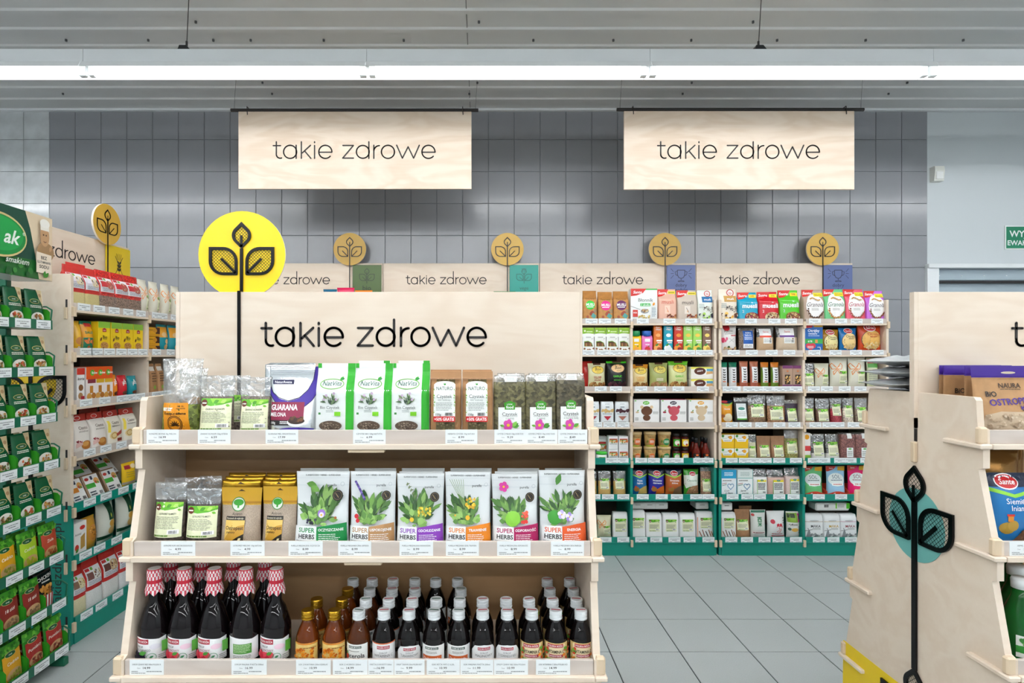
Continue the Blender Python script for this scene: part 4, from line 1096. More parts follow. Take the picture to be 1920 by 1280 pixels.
def santeclear(c):
    def p(P): P.rect(.12, .62, .78, .9, 'f6f6f6'); P.text(.45, .77, .075, 'Sante', 'd03a3a', .55, .01, shear=.2); P.rect(.12, .54, .78, .62, c); P.rect(.28, .3, .8, .54, 'f2f2ee'); P.lines(.32, .34, .6, .5, 3); P.bars(.62, .34, .76, .44); P.ell(.7, .48, .07, .025, '8a6a4a', 8)
    return p
back(1, [(1421, 1457, 611)], clearbag((.62, 'd3b088'), santeclear('e0482c'), 'pillow', 'flour', seed=5), 'clear bag of oat flakes with red striped label', 'cereal bag', .07)
back(1, [(1458, 1502, 610)], clearbag((.6, 'd9c3a6'), santeclear('6a3a8c'), 'pillow', 'flour', seed=6), 'clear bag of oat flakes with violet striped label', 'cereal bag', .07)
def otrbox(P):
    P.rect(0, 0, 1, 1, '1a62ae'); P.poly([(0, 1), (.5, 1), (.4, .88), (0, .86)], 'c8202c'); P.rect(.5, .9, 1, 1, 'f0b41c'); P.text(.5, .77, .1, 'Otręby', 'ffffff', .88, .015); P.text(.45, .66, .07, 'owsiane', 'ffffff', .7, .01); P.lines(.2, .55, .85, .6, 1, 'cfe0f4'); P.rect(0, .28, 1, .46, '3aa84c'); P.text(.3, .37, .07, '61%', 'ffffff', .4, .02); P.rect(.58, .31, .72, .43, 'e89a5c')
    P.ell(.22, .2, .16, .1, 'd83a4c', 12); P.ell(.45, .2, .16, .1, 'd83a4c', 12); P.poly([(.07, .18), (.6, .18), (.33, .02)], 'd83a4c'); P.lines(.15, .1, .5, .2, 3, 'ffffff', .4); P.stroke([(.7, .15), (.85, .15), (.88, .05)], .03, 'ffffff')
back(1, [(1508, 1543, 608)], box('1a62ae', otrbox), 'blue carton of oat bran with red heart', 'bran box', .05, tilt=0)
def otr(tc, win):
    def p(P): P.ell(.52, .42, .44, .36, '2a2218', 22); P.ell(.52, .42, .42, .345, win, 22); heap(P, .2, .1, .85, .3, [win, 'e6cf9a', 'd8b878'], 40, .05, 6); sante_oval(P, .45, .86, .24); P.text(.55, .62, .11, 'Otręby', tc, .7, .0, rot=-.05); P.lines(.38, .5, .7, .55, 1, tc, .5)
    return p
back(1, [(1543, 1579, 617)], bag('pillow', 'b98220', otr('2c2418', 'ecdf9c'), 'film', seed=12), 'mustard gold bag of bran with cream window', 'bran bag', .07)
back(1, [(1577, 1613, 614)], bag('pillow', '1272b8', otr('2c2418', 'eecf8c'), 'film', seed=13), 'bright blue bag of bran with cream window', 'bran bag', .07)
back(1, [(1613, 1661, 607)], bag('pillow', 'd8481c', otr('c03a1c', 'e6b45c'), 'film', seed=14), 'large orange bag of bran with tan window', 'bran bag', .08)

# --- third shelf
def bon(txt, tc, oval='e8c84c', low=None):
    def p(P):
        P.rect(.3, .93, .72, 1, '4a2c1c'); P.ell(.55, .72, .36, .17, '4a2c14', 22); P.ell(.55, .72, .34, .155, oval, 22); P.text(.55, .75, .12, 'Bon', '2a1a10', .5, .01, shear=.3); P.text(.58, .64, .05, 'chance', '2a1a10', .4, 0, shear=.3)
        for i, t in enumerate(txt): P.text(.52, .42 - i * .09, .075, t, tc, .72, .02)
        P.lines(.32, .25, .72, .29, 1, tc, .5); heap(P, .12, .0, .95, .17, low or ['a8743c', 'c89a5c', '7a4a20'], 26, .09, 5)
    return p
back(2, [(1103, 1138, 681)], bag('pillow', 'dfdcb0', bon(['SALAMI', 'STYLE'], 'a83a2c'), 'film', seed=1), 'cream snack bag with red salami lettering', 'snack bag', .075)
back(2, [(1092, 1112, 677)], bag('pillow', 'd8342c', None, 'film', seed=2), 'plain red snack bag tucked behind others', 'snack bag', .05, back_=.09, tagit=False)
back(2, [(1138, 1178, 677)], bag('pillow', '20242a', bon(['GARLIC'], '5ad82c', 'f0c890', ['3a1c24', '5a2a34', '2a1418']), 'film', [(.93, '1c2024'), (1.01, '4ac82c')], seed=3), 'black snack bag with green garlic lettering', 'snack bag', .075)
back(2, [(1183, 1219, 683)], bag('pillow', 'ecd8a0', bon(['CHEESE&', 'GARLIC'], 'e8a84c'), 'film', [(.84, 'ecd8a0'), (1.01, 'd8902c')], seed=4), 'pale yellow snack bag with orange cheese lettering', 'snack bag', .075)
back(2, [(1219, 1256, 680)], bag('pillow', 'a8b06c', bon(['', 'GREEK'], 'f0ead0', 'd8c85c', ['a87a4a', 'c8a078', '8a5a34', 'b88a60']), 'film', seed=5), 'olive green snack bag with greek lettering', 'snack bag', .075)
back(2, [(1255, 1294, 677)], bag('pillow', 'd8dc9c', bon(['GARLIC'], '6ac83c'), 'film', [(.86, 'd8dc9c'), (1.01, '6ac02c')], seed=6), 'pale green snack bag with garlic lettering', 'snack bag', .075)
def wafer(P): P.rect(0, .75, 1, 1, 'f0e85c'); P.rect(.15, .0, 1, .8, 'f6f4ee'); P.ell(.4, .5, .26, .44, '5a2c1c', 20); P.text(.4, .55, .2, 'dobre', 'ffffff', .44, .02, rot=.15, shear=.2); P.rect(.7, .5, .98, .78, '5aa8c8'); P.poly([(.68, .1), (.98, .2), (.96, .5), (.7, .45)], 'd8a86c')
for zo, n in ((0, 'lower'), (.085, 'upper')):
    back(2, [(1295, 1338, 704 if zo == 0 else 682)], box('f2efe4', wafer), f'white wafer carton with brown disc, {n} of two', 'wafer box', .09, zoff=zo, tilt=0, fullh=.083, tagit=zo == 0)
def corn_leaf(P):
    P.rect(.15, .16, .85, .78, 'eceeee')
    for i in range(5):
        for s in (-1, 1): P.leaf(.5, .25 + i * .1, .25, math.pi/2 - s * .75, .3, '3a3430')
    P.rect(.3, .18, .7, .22, 'd86a2c')
for sp_, c, b2, n in (([(1351, 1367, 679), (1369, 1385, 679)], 'e8ecea', '1f7a5c', 'green topped'), ([(1389, 1406, 677), (1409, 1425, 677)], 'b86a54', 'c87a5c', 'terracotta'), ([(1429, 1445, 679), (1447, 1465, 675)], '6a8a34', 'd8802c', 'green and orange')):
    back(2, sp_, bag('pillow', c, corn_leaf, 'film', [(.82, c), (1.01, b2)], seed=4), f'small {n} crispbread packet with leaf pattern', 'crispbread packet', .05, zoff=.004, back_=.01)
for a, b, tn in ((1351, 1386, 'green topped'), (1388, 1426, 'terracotta'), (1428, 1466, 'green and orange')):
    pr = tray((b - a) * 4.0 / F, .03, .08, 'e8842c', ''); place(pr, (wx((a + b)/2, 4.0), 4.042, ZL[2] + .0125), 0, f'orange cardboard display tray holding {tn} crispbread packets', 'display tray', 'crispbread trays on the third wall shelf')
def pasta(P): P.rect(0, .86, 1, 1, '7a3a6a'); P.rect(0, 0, 1, .12, '7a3a6a'); P.ell(.5, .74, .12, None, 'c87a4c', 10); P.lines(.25, .64, .75, .7, 1); P.rect(.24, .14, .76, .58, '2a1c14'); heap(P, .28, .16, .72, .5, ['d8a85c', 'b8843c', 'e6c47c'], 18, .08)
back(2, [(1467, 1486, 685), (1486.5, 1505, 685)], box('b3937c', pasta, '7a3a6a'), 'brown and purple carton with dark window', 'snack box', .06, tilt=0)
def wing(P, flip=1):
    c = 'e8832a'
    for s in (-1, 1):
        P.stroke([(.3, .62), (.3 + s * .22, .78), (.3 + s * .3, .7), (.3 + s * .22, .58), (.3, .6)], .03, c); P.stroke([(.3, .6), (.3 + s * .18, .5), (.3 + s * .16, .4), (.3, .56)], .03, c); P.stroke([(.3, .62), (.3 + s * .16, .7)], .02, c)
def flake(P): wing(P); biolabel(P, .42, .12, .98, .52)
back(2, [(1508, 1531, 680)], clearbag((.62, 'd8c8a8'), lambda P: biolabel(P, .06, .08, .94, .56), seed=2), 'small clear bag of pale flakes with cream label', 'clear bag', .05)
back(2, [(1531, 1560, 681)], bag('pillow', 'd9d8c2', flake, 'film', seed=8), 'short cream bag with orange butterfly print', 'flake bag', .06)
back(2, [(1560, 1596, 668), (1594, 1631, 668)], bag('pillow', 'dedccb', flake, 'film', seed=9), 'tall cream bag with orange butterfly print', 'flake bag', .07)
back(2, [(1629, 1652, 670)], bag('pillow', 'c8ccaa', lambda P: (P.rect(.05, .8, .95, .95, 'b03a2c'), P.rect(.05, .66, .95, .8, '4f9a3c'), P.lines(.1, .2, .9, .6, 6)), 'film', seed=10), 'narrow bag with red and green top band', 'flake bag', .05, tagit=False)
# --- fourth shelf
def wpouch(c1, c2):
    def p(P): P.text(.5, .9, .05, 'protein', '7a8084', .7); P.rect(.35, .72, .65, .78, '9aa4aa'); heap(P, .06, .5, .94, .62, [c1], 22, .1); P.lines(.1, .4, .9, .46, 1, '9aa4aa', .6); P.poly([(.2, .32), (.8, .32), (.5, .12)], c2); P.lines(.2, .03, .8, .08, 1)
    return p
back(3, [(1100, 1124, 753), (1126, 1152, 753)], bag('brick', 'e8eef0', wpouch('d8b878', 'b01c34'), 'soft', seed=1), 'white superfood pouch with tan heap and red wedge', 'superfood pouch', .05, tilt=0)
back(3, [(1154, 1180, 753)], bag('brick', 'e8eef0', wpouch('4a2430', 'a86a5a'), 'soft', seed=1), 'white superfood pouch with dark heap and brown wedge', 'superfood pouch', .05, tilt=0)
def animal(c, c2, lc):
    def p(P):
        P.ell(.48, .86, .13, .075, lc, 18); P.text(.48, .87, .06, 'good', 'ffffff', .22, .02); P.rect(.03, .93, .09, .97, '6ac83c'); P.ell(.5, .22, .15, .13, c, 16); P.ell(.5, .52, .22, .2, c, 22)
        for s in (-1, 1): P.ell(.5 + s * .19, .68, .065, None, c2, 12)
        P.ell(.13, .46, .07, .04, c2, 10); P.leaf(.13, .5, .08, .8, .3, '5a9a3c'); P.lines(.74, .38, .96, .5, 3); P.lines(.04, .1, .18, .24, 3); P.lines(.3, .0, .7, .05, 1, c, .7)
    return p
for a, b, c, c2, lc, tp, n in ((1188, 1237, '6b4530', 'e0c49c', '6ac83c', 'ece6de', 'brown'), (1239, 1288, 'cf5a66', 'b03a50', '2f2a3c', 'c03a50', 'pink'), (1291, 1339, 'd9c2a0', 'c8a878', 'f0b03c', 'f0b41c', 'cream')):
    back(3, [(a, b, 749)], box('f4f4f2', animal(c, c2, lc), tp), f'square white carton with {n} animal drawing', 'baby food box', .08, tagit=False, tilt=0)
def flourbag(P): P.poly([(.0, .86), (.5, .74), (1, .86), (1, .92), (.5, .8), (0, .92)], '8cc83c'); P.ell(.36, .94, .26, .05, 'c8202c', 14); P.text(.5, .62, .07, 'Siemię', 'ffffff', .7, 0); P.ell(.58, .22, .38, .17, 'efe0bc', 18); P.ell(.58, .34, .26, .08, 'f2e6c8', 16); P.ell(.18, .3, .14, .08, 'a8642c', 12)
back(3, [(1351, 1378, 751)], bag('pillow', 'e39a24', flourbag, 'film', [(.88, 'e39a24'), (1.01, '1f2a44')], seed=1), 'orange yellow flour bag with navy top', 'flour bag', .06)
back(3, [(1379, 1407, 745)], clearbag((.85, '1c1c1a'), lambda P: (P.rect(.15, .15, .85, .75, 'e6ecec'), P.ell(.5, .55, .25, .06, '3a8a7a', 12), P.lines(.22, .25, .78, .45, 4), P.rect(.15, .12, .85, .17, '5ab43c')), seed=3), 'clear bag of black seeds with white label', 'seed bag', .06)
def cb(lv, c, y0=.12, y1=.62, seed=1, fm='grain', title='', kind='doy'): return clearbag((lv, c), lambda P: biolabel(P, .14, y0, .86, y1, title, seed), kind, fm, seed)
back(3, [(1405, 1441, 740)], cb(.66, '8a6a4a', .2, .66), 'tall zip bag of brown seeds, label raised', 'seed bag', .06)
back(3, [(1441, 1477, 741)], cb(.66, 'a87a54', .1, .58, 2), 'tall zip bag of reddish seeds, label low', 'seed bag', .06)
back(3, [(1475, 1501, 750)], cb(.86, '3a2840', .06, .62, 3), 'short zip bag of dark purple beans', 'seed bag', .06)
for a, b, y, c, n, y0, y1 in ((1508, 1532, 746, 'b08a6a', 'tan grains', .08, .55), (1533, 1561, 747, '6a4a3a', 'dark brown grains', .06, .55), (1561, 1584, 746, 'a8303c', 'red beans', .28, .74), (1584, 1606, 746, 'd8ccb8', 'pale beans', .22, .68), (1607, 1632, 746, '8a7a68', 'grey grains', .06, .62)):
    back(3, [(a, b, y)], cb(.62, c, y0, y1, a), f'zip bag of {n} with cream label', 'bean bag', .06)
# --- fifth shelf
def redbox(P): P.rect(.08, .62, .92, .74, 'c03a34'); P.rect(.08, .55, .92, .62, '6ab45c'); heap(P, .1, .3, .9, .52, ['e8a04c', 'd86a2c', '6a9a3c', 'f0d49c'], 22, .1); P.lines(.1, .1, .9, .24, 2)
back(4, [(1141, 1159, 842), (1160.5, 1178, 842)], box('eef0f0', redbox), 'small white food supplement carton with food picture', 'supplement box', .06, tilt=0, fullh=.09)
place(carton(.07, .165, .06, 'eef0f0', redbox), (wx(1129, 4.08), 4.12, ZL[4] + .0125), 0, 'tall white food supplement carton behind the green lidded tub', 'supplement box')
back(4, [(1141, 1159, 820), (1160.5, 1178, 820)], box('eef0f0', redbox), 'small white food supplement carton stacked', 'supplement box', .06, tilt=0, fullh=.09, zoff=.091, tagit=False, loc_word='on top of another')
def lathe_item(name, prof, col, mtl, lab=None, cap=None, arcw=2.0, seg=18):
    L = Lathe(prof, seg); me = L.mb(col).mesh(name, [M[mtl]], True); parts = []
    if lab:
        z0, z1, fn = lab; r = L.r((z0 + z1) / 2); w = r * arcw
        P = Print(w, z1 - z0, lambda x, z, o=0: L.S(x, z + z0, o), .006, .0006); fn(P); parts.append(('printed_label', P.mesh()))
    if cap: parts.append(('cap', Lathe(cap[0], seg).mb(cap[1]).mesh('cap', [M[cap[2]]], True)))
    return (name, me, parts)
def tub(w, h, d):
    r = w/2; return lathe_item('supplement_tub', [(r*.95, 0), (r*.95, h*.8)], 'f2f4f2', 'plastic', (h*.05, h*.75, lambda P: (P.lines(.2, .6, .8, .75, 1, '5ab43c', .8), P.text(.5, .45, .18, 'OMEGA', '3a6a4a', .6), P.ell(.5, .15, .2, .1, 'e8843c', 12))), ([(r, h*.78), (r, h*.97), (r*.95, h)], '3fc43c', 'plastic'))
place(tub(.078, .07, .07), (wx(1129, 3.99), 4.01, ZL[4] + .0125), 0, 'small white tub with bright green lid on the fifth wall shelf', 'supplement tub')
def cup(c):
    def mk(w, h, d):
        r = w/2
        def lab(P): P.text(.5, .86, .12, 'Tasty hares', '3a2a16', .7); P.ell(.58, .42, .3, None, c, 20); P.lines(.36, .3, .8, .55, 3, 'f4f0e6', .5); P.leaf(.1, .3, .3, 1.2, .3, '7a8a2c'); P.ell(.3, .04, .5, .06, 'a8b43c', 14)
        return lathe_item('kraft_cup', [(r*.78, 0), (r*.94, h*.83)], 'c9a364', 'kraft', (h*.04, h*.8, lab), ([(r, h*.82), (r, h*.97), (r*.97, h)], 'd8ba86', 'paper'))
    return mk
for sp, c, n in (([(1183, 1207, 0), (1209, 1235, 0)], 'e8702a', 'orange'), ([(1236, 1262, 0)], '1f8a4c', 'green')):
    back(4, sp, cup(c), f'kraft paper porridge cup with {n} badge, lower tier', 'porridge cup', .09, tilt=0, fullh=.104)
    back(4, sp, cup(c), f'kraft paper porridge cup with {n} badge, upper tier', 'porridge cup', .09, tilt=0, fullh=.104, zoff=.1045, tagit=False)
def jar(c):
    def mk(w, h, d):
        r = w/2; return lathe_item('sauce_jar', [(r*.9, 0), (r, h*.06), (r, h*.68), (r*.8, h*.8)], '4a120c', 'glass', (h*.12, h*.62, lambda P: (P.rect(0, 0, 1, 1, c), P.ell(.5, .5, .34, .36, 'f2eee0', 16), P.ell(.6, .25, .14, None, 'b01c24', 8), P.text(.5, .72, .14, 'SOS', 'b01c24', .4))), ([(r*.86, h*.79), (r*.88, h*.98), (r*.84, h)], '1c1614', 'cap'))
    return mk
for a, b, c, n in ((1263, 1278, '3fae2c', 'green'), (1279, 1294, 'f0c41c', 'yellow')):
    back(4, [(a, b, 0)], jar(c), f'dark sauce jar with {n} label, lower tier', 'sauce jar', .06, tilt=0, fullh=.098, tagit=a < 1270)
    back(4, [(a, b, 0)], jar(c), f'dark sauce jar with {n} label, upper tier', 'sauce jar', .06, tilt=0, fullh=.098, zoff=.0985, tagit=False)
def hot(w, h, d):
    r = w/2; return lathe_item('sauce_bottle', [(r*.9, 0), (r, h*.05), (r, h*.42), (r*.45, h*.7), (r*.4, h*.82)], '6a1c10', 'glass', (h*.05, h*.36, lambda P: (P.rect(0, 0, 1, 1, '14100e'), P.ell(.5, .8, .2, .14, 'e86a2c', 12), P.text(.5, .5, .16, 'SAUCE', 'ffffff', .6, .02), P.ell(.5, .12, .3, .1, 'e8602c', 10))), ([(r*.48, h*.8), (r*.5, h*.99), (r*.46, h)], '16181c', 'plastic'))
back(4, [(1300, 1316, 822), (1318, 1334, 822)], hot, 'dark red hot sauce bottle with black cap', 'sauce bottle', .06, tilt=0)
back(4, [(1294, 1309, 820), (1312, 1327, 820)], hot, 'dark red hot sauce bottle in the second row', 'sauce bottle', .06, tilt=0, back_=.075, tagit=False)
def ybox(P): P.rect(0, 0, 1, 1, 'f2f3ee'); P.poly([(0, 0), (1, 0), (1, .66), (.86, .5), (.8, .3), (.2, .3), (.14, .5), (0, .66)], 'f0bf14'); P.ell(.16, .86, .1, None, '4f9a3c', 10); P.ell(.72, .72, .13, None, 'f0a81c', 14); P.leaf(.5, .72, .2, .4, .25, 'c88a3c'); P.lines(.1, .62, .5, .68, 1, '4f9a3c'); P.lines(.25, .34, .75, .46, 2)
for z, n in ((0, 'lower tier'), (.0965, 'upper tier')):
    back(4, [(1351, 1377, 0), (1377.5, 1403, 0)], box('f0bf14', ybox), f'yellow and white carton of fruit snack, {n}', 'snack box', .08, tilt=0, fullh=.096, zoff=z, tagit=z == 0)
back(4, [(1404, 1422, 815)], cb(.7, 'd8d4b4', .04, .5, 2, 'flour'), 'narrow zip bag of pale flour with cream label', 'flour bag', .06)
back(4, [(1422, 1450, 818), (1450, 1475, 816)], bag('doy', 'a9805e', lambda P: biolabel(P, .16, .06, .84, .58), 'kraft', seed=3), 'brown paper zip pouch with cream label', 'paper pouch', .06)
back(4, [(1474, 1502, 806)], cb(.72, '9a9450', .16, .6, 4), 'zip bag of olive green seeds', 'seed bag', .06)
back(4, [(1508, 1520, 812)], box('eee8e2', lambda P: (P.ell(.4, .85, .4, .1, 'f0a81c'), P.rect(0, .3, 1, .5, 'd03a3a'), P.rect(0, 0, 1, .14, '8cbc3c'))), 'narrow carton with yellow flower and red band', 'snack box', .05, tilt=0)
back(4, [(1524, 1552, 814), (1552, 1579, 814)], cb(.3, 'f0eee6', .1, .66, 5, 'flour'), 'zip bag of white flour with cream label', 'flour bag', .06)
back(4, [(1578, 1606, 812), (1606, 1634, 814)], clearbag((.94, '8a5a54'), lambda P: (P.rect(.35, .04, .8, .42, 'eef0ee'), P.ell(.57, .37, .12, .03, '4fae3c', 10), P.lines(.4, .1, .75, .3, 3), P.rect(.4, .78, .72, .98, 'f0f2f0')), 'brick', seed=4), 'clear bag of brick red lentils, small label', 'lentil bag', .07)
# --- sixth shelf
back(5, [(1096, 1121, 884), (1122, 1148, 882), (1150, 1177, 882)], cb(.62, 'c8a45c', .22, .66, 6, 'flour'), 'zip bag of yellow millet with cream label', 'millet bag', .06)
def grits(band, title):
    def p(P):
        P.poly([(0, .82), (.5, .7), (1, .82), (1, .77), (.5, .65), (0, .77)], '9ed43c'); sante_oval(P, .5, .84, .23)
        P.text(.5, .56, .07, title[0], 'ffffff', .78, .012, rot=-.04); P.text(.5, .46, .07, title[1], 'ffffff', .78, .012, rot=-.04); P.ell(.3, .2, .17, .1, 'a8742c', 14); P.ell(.24, .3, .07, .035, 'c83a2c', 8); P.poly([(.4, 0), (.45, .2), (.7, .3), (1, .34), (1, 0)], band)
    return p
for a, b, c, bc, ti, n in ((1184, 1217, '1f6aa4', 'c8ac5c', ('Kasza', 'jaglana'), 'mid blue'), (1217, 1250, '2c2c9c', 'd06a1c', ('Soczewica', 'czerwona'), 'indigo'), (1249, 1283, 'c0642c', '7a5a3c', ('Soczewica', 'zielona'), 'rust orange')):
    back(5, [(a, b, 881)], bag('pillow', c, grits(bc, ti), 'film', [(.78, c), (1.01, '161e34')], seed=a), f'{n} bag of pulses with navy top and red logo', 'pulse bag', .07)
def ciec(P): P.poly([(0, .76), (1, .8), (1, .35), (.3, .3), (.1, .22), (0, .4)], 'e8f0e4'); sante_oval(P, .55, .82, .22); P.text(.5, .56, .08, 'Cieciorka', '2c7a4c', .85, .0, rot=-.03); P.poly([(.12, 0), (.25, .24), (.5, .34), (1, .36), (1, 0)], 'a47a54'); heap(P, .3, .02, .95, .3, ['c09a74', '8a6040', 'b0845c'], 26, .06)
back(5, [(1284, 1314, 881)], bag('pillow', '3f9a2c', ciec, 'film', seed=5), 'green and white bag of chickpeas', 'pulse bag', .07)
back(5, [(1316, 1338, 877)], cb(.86, 'b08a70', .1, .56, 3), 'clear bag of speckled beans with cream label', 'pulse bag', .06)
def salt(tc, top):
    def p(P):
        P.rect(0, .66, 1, 1, top); P.lines(.2, .74, .8, .9, 3, 'f4f8fa' if top != 'e8f2ee' else 'b0c4c0', .5); P.rect(0, .645, 1, .665, tc); P.rect(0, 0, .02, 1, tc); P.rect(.98, 0, 1, 1, tc)
        pts = [(.62 + .2 * math.sin(t) ** 3, .33 + .13 * (.8 * math.cos(t) - .32 * math.cos(2*t) - .12 * math.cos(3*t) - .05 * math.cos(4*t))) for t in [2*math.pi*i/30 for i in range(31)]]; P.stroke(pts, .05, '8cb8d8')
        P.text(.38, .16, .07, 'Cuor' if top != 'e8f2ee' else 'Sarca', '1c2a3c', .5, 0, rot=.08, shear=.3); P.text(.5, .06, .07, 'di Mare' if top != 'e8f2ee' else 'morza', '1c2a3c', .6, 0, rot=.05, shear=.3); P.lines(.1, .52, .7, .6, 1); P.stroke([(.05, .42), (.35, .46)], .03, 'b0443c'); P.stroke([(.05, .36), (.35, .40)], .03, '3a8a5c')
    return p
back(5, [(1352, 1381, 880)], box('f2f6f8', salt('28a4d4', '28a4d4')), 'white and sky blue sea salt carton', 'salt box', .06, tilt=0)
back(5, [(1382, 1412, 880)], box('f4f8f6', salt('2fb0a8', 'e8f2ee')), 'white sea salt carton with turquoise edging', 'salt box', .06, tilt=0)
def saltlab(P): P.rect(.26, .02, .92, .58, 'f0f2ee'); P.rect(.26, .5, .92, .58, 'f0dc1c'); P.ell(.6, .56, .12, .04, '3a9a8c', 10); P.lines(.32, .18, .86, .46, 5, '4a4e50', .6); P.rect(.26, .0, .29, .58, '7ab43c'); P.bars(.66, .06, .86, .12)
back(5, [(1413, 1440, 880)], clearbag((.72, 'efeeec'), saltlab, 'gus', 'flour', seed=1), 'clear bag of white salt with yellow topped label', 'salt bag', .06)
back(5, [(1441, 1473, 881)], clearbag((.72, 'd9b3a4'), saltlab, 'gus', 'flour', seed=2), 'clear bag of pink coarse salt', 'salt bag', .06)
back(5, [(1474, 1502, 878)], clearbag((.72, 'e0c8c0'), saltlab, 'gus', 'flour', seed=3), 'clear bag of pale pink fine salt', 'salt bag', .06)
def sol(c2, tc):
    def p(P): P.poly([(0, 1), (.56, 1), (.4, .88), (.1, .8), (0, .8)], 'd8381c'); P.text(.27, .92, .05, 'Sante', 'ffffff', .36, .01, shear=.2); P.poly([(.62, .98), (1, 1), (1, .82), (.62, .84)], 'f0b41c'); P.ell(.5, .5, .44, .24, 'e8f0ee', 24); P.text(.5, .6, .13, 'SÓL', tc, .55, .0); P.lines(.2, .46, .85, .5, 1, tc, .6); P.rect(.22, .28, .85, .38, 'f6f8f6'); P.lines(.28, .31, .8, .35, 1, 'c05a4c', .8)
    return p
for a, b, y, c, tc, n in ((1510, 1547, 876, '6cc47c', '1f5a4c', 'green'), (1553, 1590, 875, '9cc8e4', '1f4a6c', 'light blue'), (1594, 1630, 874, 'e8206c', '8c1040', 'hot pink')):
    back(5, [(a, b, y)], bag('doy', c, sol('', tc), 'film', seed=a), f'{n} salt pouch with white oval', 'salt pouch', .06, back_=.012, zoff=.004)
    place(tray(.155, .045, .10), (wx((a + b)/2 + 1, 4.0), 4.055, ZL[5] + .0125), 0, f'orange red display tray holding the {n} salt pouch', 'display tray', 'salt trays on the sixth wall shelf')
# --- lowest shelf
back(6, [(1120, 1149, 968)], bag('pillow', 'dcd8b4', flake, 'film', seed=3), 'cream flake bag with orange butterfly print', 'flake bag', .07)
back(6, [(1150, 1178, 962)], bag('brick', 'eff0ee', lambda P: biolabel(P, .12, .22, .9, .76), 'paper', seed=1), 'white flour bag alone beside the butterfly bag', 'flour bag', .07)
back(6, [(1183, 1211, 959)], bag('brick', 'f0f1ee', lambda P: biolabel(P, .12, .34, .92, .74), 'paper', seed=1), 'white flour bag with low pale panel', 'flour bag', .07)
back(6, [(1212, 1242, 964), (1243, 1274, 968), (1275, 1305, 968)], bag('brick', 'f1f2f0', lambda P: biolabel(P, .16, .24, .86, .76), 'paper', seed=2), 'plain white flour bag with cream label', 'flour bag', .07)
def sticks(P):
    biolabel(P, .2, .36, .9, .78)
    for i, x in enumerate((.2, .38, .58, .76, .9)): P.stroke([(x - .08, .3 if i % 2 else .24), (x + .06, .03)], .05, ['9a5a2c', '7a4020', '2a2a2a', '9a5a2c', 'b0703c'][i])
    P.rect(0, 0, .06, .8, 'e8b49c')
back(6, [(1307, 1339, 961)], bag('brick', 'f0f0ee', sticks, 'paper', seed=3), 'white flour bag with brown sticks print beside the post', 'flour bag', .07)
back(6, [(1352, 1381, 962)], bag('brick', 'f0f0ee', sticks, 'paper', seed=4), 'white flour bag with brown sticks print beside paper pouch', 'flour bag', .07)
def lying(w, h, d): return carton(w, h, d, 'efefec', lambda P: P.lines(.3, .3, .7, .6, 1), b=.006, name='flour_brick')
back(6, [(1184, 1209, 0), (1211, 1226, 0), (1229, 1252, 0), (1303, 1331, 0)], lying, 'white flour brick lying on bags', 'flour brick', .12, tilt=0, zoff=.205, fullh=.05, back_=.06, tagit=False)
back(6, [(1381, 1411, 957)], bag('doy', 'a87c56', lambda P: biolabel(P, .1, .24, .86, .62), 'kraft', seed=5), 'brown paper flour pouch with cream label', 'paper pouch', .07)
back(6, [(1389, 1414, 950)], bag('doy', 'a07450', None, 'kraft', seed=6), 'plain brown paper pouch behind another', 'paper pouch', .06, back_=.075, tagit=False)
back(6, [(1410, 1441, 958)], bag('pillow', 'e6e8e2', lambda P: (P.rect(.05, .9, .95, .98, '1f7a5c'), P.text(.5, .66, .14, '西', '157a45', .3, .03), P.text(.5, .48, .14, '米', '157a45', .3, .03), P.ell(.12, .82, .1, .05, 'c83a34', 8), P.rect(.05, .1, .95, .2, 'f4e8e4'), P.lines(.1, .13, .9, .17, 1, '8a2a2a', .7)), 'film', seed=7), 'white bag of tapioca pearls with green characters', 'starch bag', .07)
back(6, [(1441, 1477, 960)], bag('pillow', 'eef0ee', lambda P: (P.ell(.24, .6, .12, None, 'd8485a', 12), P.text(.62, .34, .26, '粉', 'c8162c', .4, .04), P.lines(.2, .08, .85, .13, 1, 'b03a44', .6), P.rect(.2, .0, .98, .04, 'd03a44'), P.lines(.84, .5, .92, .78, 3, '33383a', .6)), 'film', seed=8), 'white bag of starch with red character', 'starch bag', .07)
back(6, [(1478, 1506, 961)], bag('pillow', 'f0f0ea', lambda P: (P.rect(.02, .58, .74, .94, '8ab43a'), P.rect(.05, .76, .55, .92, '3a4a2c'), P.rect(.76, .58, .98, .92, 'e0208c'), P.rect(.8, .7, .95, .84, '6a6a70'), P.text(.4, .5, .08, 'ryżowa', '3a2a2c', .7, .01), P.text(.88, .28, .1, 'mąka', '3a2a2c', .5, .01, rot=-1.57), P.ell(.5, .28, .26, .08, 'f0c05c', 12), P.ell(.15, .3, .1, None, '4a6a5c', 10)), 'film', seed=9), 'white and green bag of rice flour with pink square', 'flour bag', .07)
def maka(tc, c2):
    def p(P):
        P.ell(.5, .72, .26, .035, 'c8cccc', 14); P.stroke([(0, .68), (1, .68)], .02, c2); P.text(.58, .48, .11, 'MĄKA', tc, .7, .01); P.lines(.4, .32, .85, .4, 2); P.poly([(.05, .0), (.14, .26), (.24, .3), (.34, .0)], '8a8f92')
        for q in (.3, 1.87, 3.44, 5.01): P.stroke([(.2, .3), (.2 + .2 * math.cos(q), .3 + .1 * math.sin(q))], .03, '6a6f72')
        heap(P, .3, .0, .95, .14, ['9aa0a2', '7a8082', 'b8bcbc'], 22, .06)
    return p
